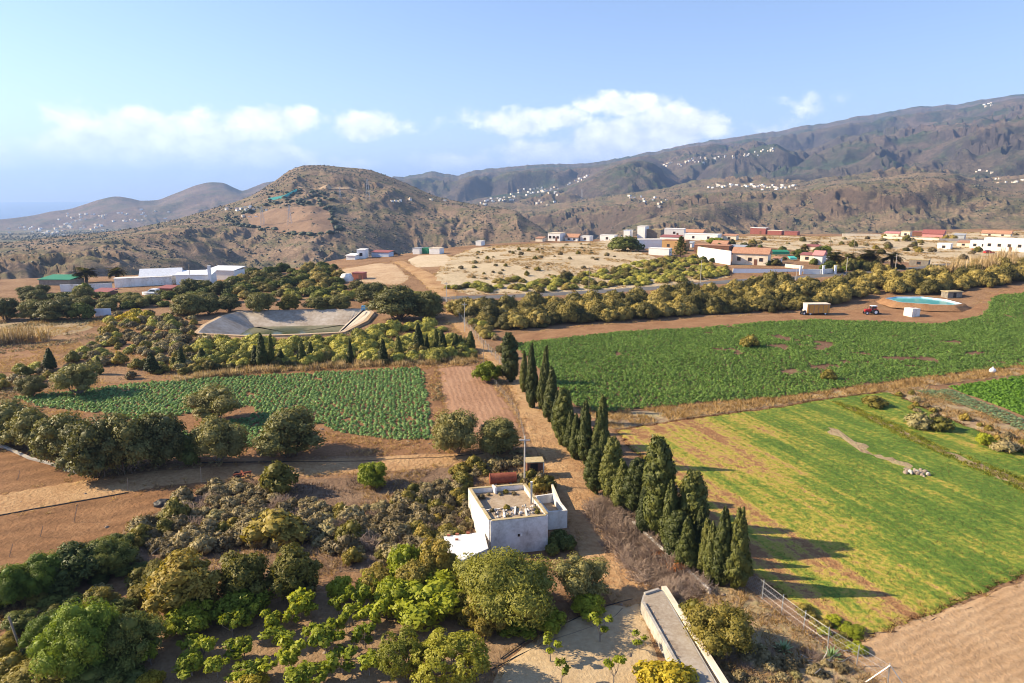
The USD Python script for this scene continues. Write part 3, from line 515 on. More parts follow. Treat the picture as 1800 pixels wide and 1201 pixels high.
def tube(pts, rad, n=5):
    pts = np.asarray(pts, float); rad = np.broadcast_to(rad, len(pts)); V = []
    for i, p in enumerate(pts):
        t = unit(pts[min(i + 1, len(pts) - 1)] - pts[max(i - 1, 0)]); u = unit(np.cross(t, [.3, .9, .1] if abs(t[1]) < .9 else [1, 0, 0])); w = np.cross(t, u)
        a = np.linspace(0, 2 * math.pi, n, endpoint=False)[:, None]; V.append(p + rad[i] * (np.cos(a) * u + np.sin(a) * w))
    V = np.vstack(V); a = np.arange(len(pts) * n).reshape(-1, n); b = np.roll(a, -1, 1)
    F = np.concatenate([np.stack([a[:-1], b[:-1], b[1:]], -1).reshape(-1, 3), np.stack([a[:-1], b[1:], a[1:]], -1).reshape(-1, 3)])
    c = np.arange(n); F = np.vstack([F, [[a[-1, 0], a[-1, i], a[-1, i + 1]] for i in range(1, n - 1)], [[a[0, 0], a[0, i + 1], a[0, i]] for i in range(1, n - 1)]])
    N = unit(V - np.repeat(pts, n, 0)); return V, F, N
def limb(a, b, r0, r1, rng, seg=4, wob=.08, n=5):
    a, b = np.asarray(a, float), np.asarray(b, float); L = np.linalg.norm(b - a); t = np.linspace(0, 1, seg + 1)[:, None]
    p = a + (b - a) * t + rng.normal(size=(seg + 1, 3)) * wob * L * np.sin(t * math.pi); return tube(p, np.linspace(r0, r1, seg + 1), n)

M_cypress = mat_leaf('cypress_foliage', [(.022, .032, .010), (.046, .060, .017), (.080, .092, .027), (.105, .085, .035)], .12, pos_scale=1.2)
M_olive = mat_leaf('olive_foliage', [(.052, .060, .026), (.10, .108, .046), (.165, .165, .075)], .16, pos_scale=.8)
M_grey = mat_leaf('grey_green_foliage', [(.07, .075, .035), (.125, .13, .06), (.19, .19, .09)], .16, pos_scale=.8)
M_pepper = mat_leaf('pepper_tree_foliage', [(.06, .075, .018), (.125, .14, .032), (.20, .20, .055)], .22, pos_scale=.8)
M_green = mat_leaf('fresh_green_foliage', [(.05, .085, .015), (.11, .165, .025), (.20, .25, .045)], .25, pos_scale=.7)
M_citrus = mat_leaf('citrus_foliage', [(.085, .12, .013), (.165, .205, .022), (.28, .29, .035)], .28, pos_scale=1.2)
M_lemon = mat_leaf('lemon_tree_foliage', [(.09, .11, .018), (.18, .195, .03), (.30, .28, .05)], .26, pos_scale=.9)
M_yellowtop = mat_leaf('yellow_flush_foliage', [(.20, .18, .02), (.36, .31, .03), (.48, .40, .05)], .25, pos_scale=1.5, gain=np.array((1.6, 1.42, 1.12)))
M_brownleaf = mat_leaf('brown_green_foliage', [(.07, .075, .02), (.145, .13, .035), (.25, .19, .055)], .2, pos_scale=.7)
M_darkleaf = mat_leaf('dark_green_foliage', [(.035, .052, .016), (.075, .095, .026), (.125, .14, .042)], .18, pos_scale=.7)
M_belt = mat_leaf('roadside_shrub_foliage', [(.045, .046, .016), (.10, .095, .033), (.155, .14, .055), (.19, .175, .06)], .16, pos_scale=.3, rnd=.55)
M_spurge = mat_leaf('spurge_foliage', [(.16, .17, .045), (.27, .28, .07), (.38, .36, .09)], .16, pos_scale=.4, rnd=.45, gain=np.array((1.6, 1.42, 1.12)))
M_scrub = mat_leaf('scrub_foliage', [(.10, .085, .05), (.155, .135, .08), (.215, .19, .115), (.15, .155, .065)], .1, pos_scale=.25, rnd=.6, gain=np.array((1.6, 1.42, 1.12)))
M_dryleaf = mat_leaf('dry_grass_blades', [(.25, .17, .085), (.42, .31, .17), (.52, .42, .26)], .2, pos_scale=.5, gain=np.array((1.6, 1.42, 1.12)))
M_twig = mat_leaf('dead_twigs', [(.16, .125, .11), (.26, .215, .20), (.36, .31, .29)], 0.0, pos_scale=.7, gain=np.array((1.6, 1.42, 1.12)))
M_rust = mat_leaf('rust_brown_leaves', [(.16, .06, .025), (.26, .11, .045), (.32, .16, .07)], .15, pos_scale=.7, gain=np.array((1.6, 1.42, 1.12)))
M_crop = mat_leaf('crop_leaves', [(.06, .13, .065), (.11, .205, .10), (.18, .29, .16)], .22, pos_scale=.35, rnd=.4)
M_crop2 = mat_leaf('deep_green_crop_leaves', [(.055, .11, .035), (.095, .175, .055), (.145, .24, .085)], .22, pos_scale=.10, rnd=.35)
M_cabbage = mat_leaf('cabbage_leaves', [(.075, .13, .085), (.13, .20, .135), (.19, .26, .18)], .15, pos_scale=.5)
M_frond = mat_leaf('palm_fronds', [(.08, .085, .03), (.16, .16, .055), (.25, .23, .085)], .3, pos_scale=.8)
M_agave = mat_leaf('agave_leaves', [(.12, .20, .13), (.19, .27, .18)], .1, pos_scale=1)
M_bark = mat_plain('bark', (.13, .09, .06), .9, var=.25, scale=4)
M_greybark = mat_plain('grey_bark', (.22, .18, .14), .9, var=.25, scale=4)
M_reed = mat_leaf('dry_reeds', [(.28, .21, .13), (.42, .34, .22), (.5, .42, .30)], .15, pos_scale=.6, gain=np.array((1.6, 1.42, 1.12)))

KIND, LEAFMESH = {}, {}
def kind(name, H, W, parts):
    """parts: (part name, (v, f, n), material) of a plant of height H and width W standing at the origin"""
    c = kind_class(name)
    for pn, m, mt in parts: obj(pn, (m[0], m[1]), mt, c, normals=m[2])
    KIND[name] = (c, H, W); LEAFMESH[name] = (parts[0][1], parts[0][2])
def make_cypress(name, H, R, seed, pointed, nl=5200):
    rng = np.random.default_rng(seed); lumps = []
    prof = lambda u: R * np.clip(np.minimum(1, (u + .04) / .22) * ((1 - u) ** .62 * 1.25 if pointed else np.sqrt(np.clip(1 - ((u - .38) / .64) ** 2, 0, 1))), .06 * R, R)
    for i in range(56):
        u = (i + .5) / 56 * .93; a = i * 2.4 + rng.uniform(-.4, .4); r = float(prof(u)) * rng.uniform(.85, 1.12)
        lumps.append(((math.cos(a) * r * .58, math.sin(a) * r * .58, .25 + u * H * .95), (r * .46, r * .46, H * .085 * rng.uniform(.7, 1.4))))
    for t in range(3): lumps.append(((rng.normal() * R * .12, rng.normal() * R * .12, H * (.90 + .03 * t)), (R * (.16 if pointed else .3), R * (.16 if pointed else .3), H * .055)))
    P, N = lump_points(lumps, nl, rng, (.8, 1.13), .8, gap=.16, gs=2.2, low=-.8); N = unit(N + [0, 0, .25])
    L = leaves(P, N, .115, rng, 2.2, .7, up=1.6, soft=.45); C = core(lumps + [((0, 0, H * .4), (R * .5, R * .5, H * .36))], .8)
    kind(name, H, 2 * R, [('crown', join([L, C]), M_cypress), ('trunk', limb((0, 0, -.3), (0, 0, H * .5), R * .12, R * .05, rng, 3, .01), M_bark)])
for i, (H, R, pt) in enumerate([(7, 1.05, True), (7, 1.0, True), (7, 1.3, False), (6.5, 1.35, False), (6, 1.35, True)]): make_cypress(f'cypress_{i}', H, R, 100 + i, pt)
def make_tree(name, H, W, seed, mat, nl=4200, size=.2, nlump=16, low=.22, bark=None, cored=True, gap=.25, elong=1.6, soft=.38, lump=.30, trunks=1, droop=0.0):
    rng = np.random.default_rng(seed); lumps = []; R = W / 2; cz = H * (low + (1 - low) * .48); rz = H * (1 - low) * .5
    for i in range(nlump):
        u = 1 - 2 * (i + .5) / nlump * .86; a = i * 2.39996 + rng.uniform(-.5, .5); s = math.sqrt(max(0, 1 - u * u)); k = rng.uniform(.4, .98)
        c = np.array([math.cos(a) * s * R * k, math.sin(a) * s * R * k, cz + u * rz * .66 * rng.uniform(.85, 1.15)]); r = lump * W * rng.uniform(.45, 1.2)
        lumps.append((c, (r, r, r * .85)))
    lumps.append(((0, 0, cz), (R * .62, R * .62, rz * .72)))
    P, N = lump_points(lumps, nl, rng, (.66, 1.24), .74, gap=gap + .06, gs=2.4 / max(.6, W * .25)); N = unit(N + [0, 0, .2])
    L = leaves(P, N, size, rng, elong, .8, up=-droop, soft=soft); ms = [L]
    if cored: ms.append(core(lumps, .66))
    br = []
    for t in range(trunks):
        o = rng.normal(size=2) * .12 * W * (trunks > 1)
        br.append(limb((o[0], o[1], -.3), (o[0] * 1.6, o[1] * 1.6, cz * .8), .035 * H + .02, .02 * H, rng, 4, .05))
    for i in range(12):
        c, r = lumps[i * 2 % nlump]; br.append(limb((0, 0, H * low * rng.uniform(.5, 1.3)), c, .018 * H, .006 * H, rng, 4, .09, 4))
    kind(name, H, W, [('crown', join(ms), mat), ('trunk', join(br), bark or M_bark)])
for i in range(3): make_tree(f'olive_{i}', 6, 6, 200 + i, M_olive, 6500, .17, 30, -.06, lump=.19, gap=.3)
for i in range(2): make_tree(f'field_tree_{i}', 5, 5.2, 210 + i, M_grey, 5600, .15, 24, .0, lump=.2, bark=M_greybark)
make_tree('pepper_tree', 6, 8.5, 220, M_pepper, 16000, .105, 34, -.06, gap=.25, elong=2.8, lump=.17, droop=.8)
make_tree('feathery_tree', 6.5, 7.5, 221, M_green, 16000, .10, 34, -.05, gap=.32, elong=2.6, lump=.16)
make_tree('feathery_tree_1', 6, 6.5, 222, M_darkleaf, 11000, .12, 28, -.05, gap=.3, elong=2.2, lump=.18)
for i in range(3): make_tree(f'loquat_{i}', 5, 5, 230 + i, [M_brownleaf, M_darkleaf, M_brownleaf][i], 6000, .16, 24, -.05, lump=.19, gap=.33, elong=2.2)
for i in range(2): make_tree(f'lime_tree_{i}', 3, 3.2, 240 + i, M_citrus, 3600, .135, 18, -.05, gap=.35, elong=2.0, lump=.2)
make_tree('lemon_tree', 5.5, 7.5, 250, M_lemon, 11000, .14, 40, .0, cored=False, gap=.38, elong=1.9, lump=.13, bark=M_greybark)
make_tree('yellow_tree', 2.4, 3, 251, M_yellowtop, 1700, .17, 10, .1, gap=.3, lump=.24)
make_tree('broad_bush', 3.2, 4.6, 252, M_brownleaf, 6500, .11, 20, .0, gap=.3, elong=1.6, lump=.20)
def make_sapling(name, seed, H=2.2, W=2.0, heads=7, nl=90, mat=None, size=.17):
    rng = np.random.default_rng(seed); br = [limb((0, 0, -.2), (.05, 0, H * .3), .05, .045, rng, 2, .03)]; ls = []
    for i in range(heads):
        a = i * 2.4 + rng.uniform(-.5, .5); r = W / 2 * rng.uniform(.3, .8); z = H * rng.uniform(.5, .88); c = np.array([math.cos(a) * r, math.sin(a) * r, z])
        br.append(limb((.05, 0, H * .28), c, .035, .012, rng, 3, .12, 4))
        R = W * .2 * rng.uniform(.8, 1.2); P, N = lump_points([(c, (R, R, R * .8))], nl, rng, (.3, 1.1), .0, low=-.9); ls.append(leaves(P, unit(N + [0, 0, .4]), size, rng, 1.9, .8))
    kind(name, H, W, [('crown', join(ls), mat or M_citrus), ('trunk', join(br), M_greybark)])
for i in range(4): make_sapling(f'sapling_{i}', 260 + i)
for i in range(2): make_sapling(f'thin_sapling_{i}', 270 + i, 2.4, 1.6, 4, 60, None, .15)
def make_bush(name, H, W, seed, mat, nl=700, size=.2, nlump=9, stem=M_bark, gap=.2, cored=True, flat=1.0, spiky=0.0, elong=1.7):
    rng = np.random.default_rng(seed); lumps = []
    for i in range(nlump):
        u = math.sqrt((i + .5) / nlump); a = i * 2.4 + rng.uniform(-.4, .4); r = W / 2 * u * .68; z = H * (.70 - .42 * u * u * flat) * rng.uniform(.85, 1.15); q = W * .22 * rng.uniform(.75, 1.2)
        lumps.append(((math.cos(a) * r, math.sin(a) * r, z), (q, q, min(q * .85, H * .36))))
    P, N = lump_points(lumps, nl, rng, (.72, 1.16), .74, gap=gap, gs=4 / max(W, .8), low=-.7); N = unit(N + [0, 0, .25])
    ms = [leaves(P, N, size, rng, elong, .8, up=spiky)]
    if cored: ms.append(core(lumps, .74))
    br = [limb((rng.normal() * .06 * W, rng.normal() * .06 * W, -.15), l[0], .02 * W, .01 * W, rng, 2, .08, 4) for l in lumps[:6]]
    kind(name, H, W, [('foliage', join(ms), mat), ('stems', join(br), stem)])
for i in range(4): make_bush(f'belt_shrub_{i}', 2.6, 3.6, 300 + i, M_belt, 1700, .16, 17, gap=.33)
for i in range(3): make_bush(f'spurge_{i}', 1.8, 3.0, 310 + i, M_spurge, 1100, .145, 15, M_greybark, gap=.3, flat=.8)
for i in range(4): make_bush(f'scrub_{i}', .9, 1.5, 320 + i, M_scrub, 520, .085, 9, M_twig, gap=.3, spiky=.6, elong=2.2)
for i in range(2): make_bush(f'green_scrub_{i}', 1.4, 2.0, 330 + i, M_brownleaf, 800, .12, 10, gap=.28)
for i in range(2): make_bush(f'dark_bush_{i}', 2.4, 3.4, 340 + i, M_darkleaf, 1600, .18, 14, gap=.25)
for i in range(2): make_bush(f'yellow_bush_{i}', 1.5, 3.0, 350 + i, M_yellowtop, 700, .2, 11, gap=.3)
def make_dead(name, seed, H=1.2, W=1.9, n=150, mat=None, leafmat=None):
    rng = np.random.default_rng(seed); V, F, N, o = [], [], [], 0; ms = []
    for i in range(n):
        a = rng.uniform(0, 6.283); e = rng.uniform(.15, 1.2); L = rng.uniform(.4, 1); b = rng.normal(size=2) * .16 * W
        p0 = np.array([b[0], b[1], 0]); p1 = p0 + np.array([math.cos(a) * math.cos(e) * W * .55 * L, math.sin(a) * math.cos(e) * W * .55 * L, math.sin(e) * H * L])
        ms.append(limb(p0, p1, .028, .012, rng, 2, .13, 3))
        for k in range(2):
            m = p0 + (p1 - p0) * rng.uniform(.4, .9); ms.append(limb(m, m + rng.normal(size=3) * [.2, .2, .16] * W * .55, .017, .008, rng, 1, .1, 3))
    parts = [('stems', join(ms), mat or M_twig)]
    if leafmat: P, N = lump_points([((0, 0, H * .5), (W * .4, W * .4, H * .4))], 260, rng, (.4, 1.1), 0, gap=.4); parts.append(('foliage', leaves(P, N, .08, rng), leafmat))
    kind(name, H, W, parts)
for i in range(3): make_dead(f'dead_bush_{i}', 360 + i)
make_dead('rusty_bush', 365, 1.2, 1.9, 110, None, M_rust)
def make_palm(name, seed, H, W, nf=46):
    rng = np.random.default_rng(seed); fr = []
    for i in range(nf):
        a = i * 2.4; e0 = rng.uniform(-.2, 1.35); L = W / 2 * rng.uniform(.85, 1.1); d = np.array([math.cos(a), math.sin(a), 0]); side = np.array([-d[1], d[0], 0]); p = np.array([0, 0, H * .62]); e = e0; V = []; S = []
        for k in range(9):
            V.append(p.copy()); S.append(.34 * W / 5 * math.sin((k + .8) / 9.5 * math.pi)); p = p + (d * math.cos(e) + np.array([0, 0, math.sin(e)])) * L / 8; e -= .17
        for k in range(8):
            for sgn in (-1, 1):
                tip = (V[k] + V[k + 1]) / 2 + side * sgn * S[k] * 2.4 + (V[k + 1] - V[k]) * .8 - np.array([0, 0, .12 * W / 5])
                nn = unit(np.array([0, 0, 1.0]) + d * .3); fr.append((np.array([V[k], V[k + 1], tip]), np.array([[0, 1, 2] if sgn < 0 else [0, 2, 1]]), np.repeat(nn[None], 3, 0)))
    kind(name, H, W, [('crown', join(fr), M_frond), ('trunk', limb((0, 0, -.3), (0, 0, H * .64), .06 * W, .05 * W, rng, 4, .02, 7), M_bark)])
make_palm('palm_0', 370, 6, 5.5); make_palm('palm_1', 371, 4.5, 5.5)
def make_conifer(name, seed, H=8, W=5):
    rng = np.random.default_rng(seed); ls = []; br = [limb((0, 0, -.3), (0, 0, H * .97), .16, .03, rng, 5, .01)]
    for k in range(11):
        z = H * (.12 + .085 * k); r = W / 2 * (1 - k / 11.5) * rng.uniform(.8, 1.1)
        for j in range(6):
            a = j * 1.047 + k * .5; tip = np.array([math.cos(a) * r, math.sin(a) * r, z + r * .25]); br.append(limb((0, 0, z), tip, .05, .015, rng, 2, .03, 3))
            P = np.array([0, 0, z]) + (tip - [0, 0, z]) * rng.uniform(.2, 1.05, 26)[:, None] + rng.normal(size=(26, 3)) * .16; ls.append(leaves(P, np.tile([0, 0, 1.0], (26, 1)), .26, rng, 2, 1))
    kind(name, H, W, [('crown', join(ls), M_darkleaf), ('trunk', join(br), M_bark)])
make_conifer('conifer', 380)
def make_reeds(name, seed, H=2.6, W=2.2, n=90, mat=None):
    rng = np.random.default_rng(seed); ms = []
    for i in range(n):
        b = np.append(rng.normal(size=2) * W * .22, 0); t = b + np.append(rng.normal(size=2) * .16 * H, H * rng.uniform(.65, 1.05)); s = unit(np.cross(t - b, rng.normal(size=3))) * .035; m = (b + t) / 2 + rng.normal(size=3) * .05
        q = np.append(rng.normal(size=2) * .3, -.15); nn = unit(np.cross(t - b, s)) * .5 + [0, 0, .5]
        ms.append((np.array([b - s, b + s, m + s, m - s, t, m + q + s * 3, m + q * 2.4]), np.array([[0, 2, 1], [0, 3, 2], [3, 4, 2], [2, 6, 5]]), np.repeat(unit(nn)[None], 7, 0)))
    kind(name, H, W, [('stems', join(ms), mat or M_reed)])
for i in range(2): make_reeds(f'reed_{i}', 390 + i)
def make_agave(name, seed):
    rng = np.random.default_rng(seed); ms = []
    for i in range(26):
        a = i * 2.4; e = .25 + 1.1 * (i / 26); d = np.array([math.cos(a) * math.cos(e), math.sin(a) * math.cos(e), math.sin(e)]); s = np.array([-math.sin(a), math.cos(a), 0]) * .07
        ms.append((np.array([-s, s, d * .45 + s * 1.2, d * .45 - s * 1.2, d * .95 - [0, 0, .05]]) + [0, 0, .05], np.array([[0, 2, 1], [0, 3, 2], [3, 4, 2]]), np.repeat(unit(np.array([d[0] * -.3, d[1] * -.3, 1.0]))[None], 5, 0)))
    kind(name, .9, 1.5, [('leaves', join(ms), M_agave)])
make_agave('agave', 400)

RNG = np.random.default_rng(7)
ORD = ['first', 'second', 'third', 'fourth', 'fifth', 'sixth', 'seventh', 'eighth', 'ninth', 'tenth', 'eleventh', 'twelfth', 'thirteenth', 'fourteenth', 'fifteenth', 'sixteenth', 'seventeenth', 'eighteenth', 'nineteenth', 'twentieth', 'twenty-first', 'twenty-second']
def plant(kn, name, label, cat, px, py, wpx, hpx, group=None, rot=None):
    """a plant whose foot, width and height were measured in the photograph"""
    c, H, W = KIND[kn]; p = gp(px, py); m = mpp(p); el = math.atan2(30 - p[2], math.hypot(p[0], p[1]))
    w = wpx * m; h = max(.25 * w, (hpx * m - w * .5 * math.sin(el) * .55) / math.cos(el))
    return copy_of(c, name, label, cat, p, RNG.uniform(0, 360) if rot is None else rot, (w / W, w / W, h / H), group, RNG.uniform(0, 4.0) if kn.startswith('cypress') else 0.0)
def scatter(kinds, name, label, cat, px, n, size, group, mind=.55, hs=(.8, 1.25), avoid=(), seed=1, marks=()):
    """single shrubs of one kind over a patch of ground; kinds: list of kind names; size: range of widths in metres"""
    rng = np.random.default_rng(seed); g = world_poly(px, 0); x0, y0, x1, y1 = g.bounds; got = []; tries = 0
    while len(got) < n and tries < n * 60:
        tries += 1; x, y = rng.uniform(x0, x1), rng.uniform(y0, y1)
        if not shapely.contains_xy(g, x, y): continue
        w = rng.uniform(*size)
        if any((x - a) ** 2 + (y - b) ** 2 < (mind * (w + c) / 2) ** 2 for a, b, c in got): continue
        if any(shapely.contains_xy(a, x, y) for a in avoid): continue
        got.append((x, y, w))
    ws = np.sort([q[2] for q in got]); mk = [(*gp(a, b)[:2], tx) for a, b, tx in marks]
    for x, y, w in got:
        lab = label
        if mk:      # the label says how large the shrub is and which landmark it stands nearest to
            sz = ('small ', '', 'large ')[int(w > ws[len(ws) // 3]) + int(w > ws[2 * len(ws) // 3])]; lab = sz + label + ' ' + min(mk, key=lambda q: (q[0] - x) ** 2 + (q[1] - y) ** 2)[2]
        c, H, W = KIND[kinds[rng.integers(len(kinds))]]; s = w / W
        copy_of(c, name, label, cat, (x, y, float(ground_z(x, y)) - .04 * w), rng.uniform(0, 360), (s, s, s * rng.uniform(*hs)), group) if not mk else copy_of(c, name, lab, cat, (x, y, float(ground_z(x, y)) - .04 * w), rng.uniform(0, 360), (s, s, s * rng.uniform(*hs)), group)
    return got

# --- cypresses along the track (foot x, foot y, width, height in the photograph, kind, label)
CY = [(898, 672, 28, 84, 2, 'broad dark cypress at the far end of the row beside the track'), (921, 690, 15, 70, 0, 'narrow short cypress tucked behind two tall ones near the far end'), (936, 718, 21, 105, 1, 'tall narrow cypress, left one of a touching pair'), (953, 722, 21, 106, 0, 'tall narrow cypress, right one of a touching pair'),
      (968, 742, 26, 92, 1, 'cypress with a thin pointed tip standing just before the touching pair'), (991, 785, 34, 96, 2, 'rough bushy cypress in the middle of the row'), (1012, 808, 22, 75, 0, 'low narrow cypress beside the rough bushy one'), (1031, 815, 26, 104, 1, 'slender cypress with a green tip in the middle of the row'), (1051, 818, 30, 116, 1, 'tallest pointed cypress in the middle of the row'),
      (1047, 868, 34, 80, 3, 'low bushy cypress leaning to the track below the tallest pointed one'), (1075, 882, 38, 105, 2, 'dense cypress with a rounded shoulder where the row is thickest'), (1118, 905, 42, 95, 3, 'broad low cypress on the track side of the tallest round one'), (1143, 925, 36, 118, 2, 'cypress pressed against the left of the tallest round one'), (1162, 948, 54, 165, 2, 'tallest cypress, broad with a round top'),
      (1214, 962, 50, 128, 2, 'broad round topped cypress, second tallest'), (1192, 985, 46, 84, 3, 'low bushy cypress at the foot of the round topped pair'), (1238, 1010, 30, 92, 1, 'slim cypress left of the nearest pair'), (1266, 1028, 36, 126, 0, 'nearest but one cypress with a thin tip'), (1292, 1034, 42, 130, 4, 'nearest cypress, full and pointed, at the head of the wire fence')]
CY += [(1092, 896, 32, 84, 1, 'slim cypress squeezed between the rounded one and the broad low one'), (1134, 940, 30, 84, 0, 'small cypress at the foot of the tallest round one, track side'), (1180, 966, 34, 112, 1, 'cypress filling the gap right of the tallest round one'), (1207, 1002, 34, 88, 4, 'short pointed cypress below the second tallest'), (1226, 990, 30, 92, 0, 'thin cypress behind the slim one near the fence'), (1252, 1024, 28, 98, 1, 'slim cypress close to the nearest pair'), (1062, 856, 28, 92, 0, 'narrow cypress in the thick middle of the row'), (1021, 806, 20, 84, 1, 'thin cypress between the low narrow and the green tipped one'), (1003, 795, 22, 70, 4, 'short cypress right of the rough bushy one'), (978, 760, 20, 70, 0, 'small cypress left of the rough bushy one')]
for x, y, w, h, k, lab in CY: plant(f'cypress_{k}', 'cypress_tree', lab, 'cypress', x, y, w * 1.12, h * 1.06, 'large cypresses along the track')
RC = [(88, 651, 19, 38), (176, 658, 12, 32), (268, 656, 21, 36), (306, 648, 10, 20), (320, 646, 13, 34), (356, 642, 17, 30), (450, 642, 13, 34), (461, 646, 17, 58), (476, 643, 12, 54), (493, 640, 14, 26), (532, 643, 15, 44), (546, 638, 14, 36), (617, 640, 10, 42), (673, 639, 15, 42), (702, 633, 15, 42), (737, 622, 18, 52), (749, 619, 10, 30), (768, 617, 13, 38), (778, 619, 15, 38), (801, 617, 13, 30), (810, 617, 11, 27), (826, 617, 17, 34)]
for i, (x, y, w, h) in enumerate(RC):
    look = 'lone dark' if i < 3 else ('tall dark' if h > 50 else ('slim dark' if w < 12 else 'small dark'))
    plant(f'cypress_{(0, 1, 4)[i % 3]}', 'cypress_tree', f'{look} cypress, {ORD[i]} from the left in the row behind the left crop field', 'cypress', x, y, w * 1.1, h * 1.05, 'small cypresses behind the left crop field')
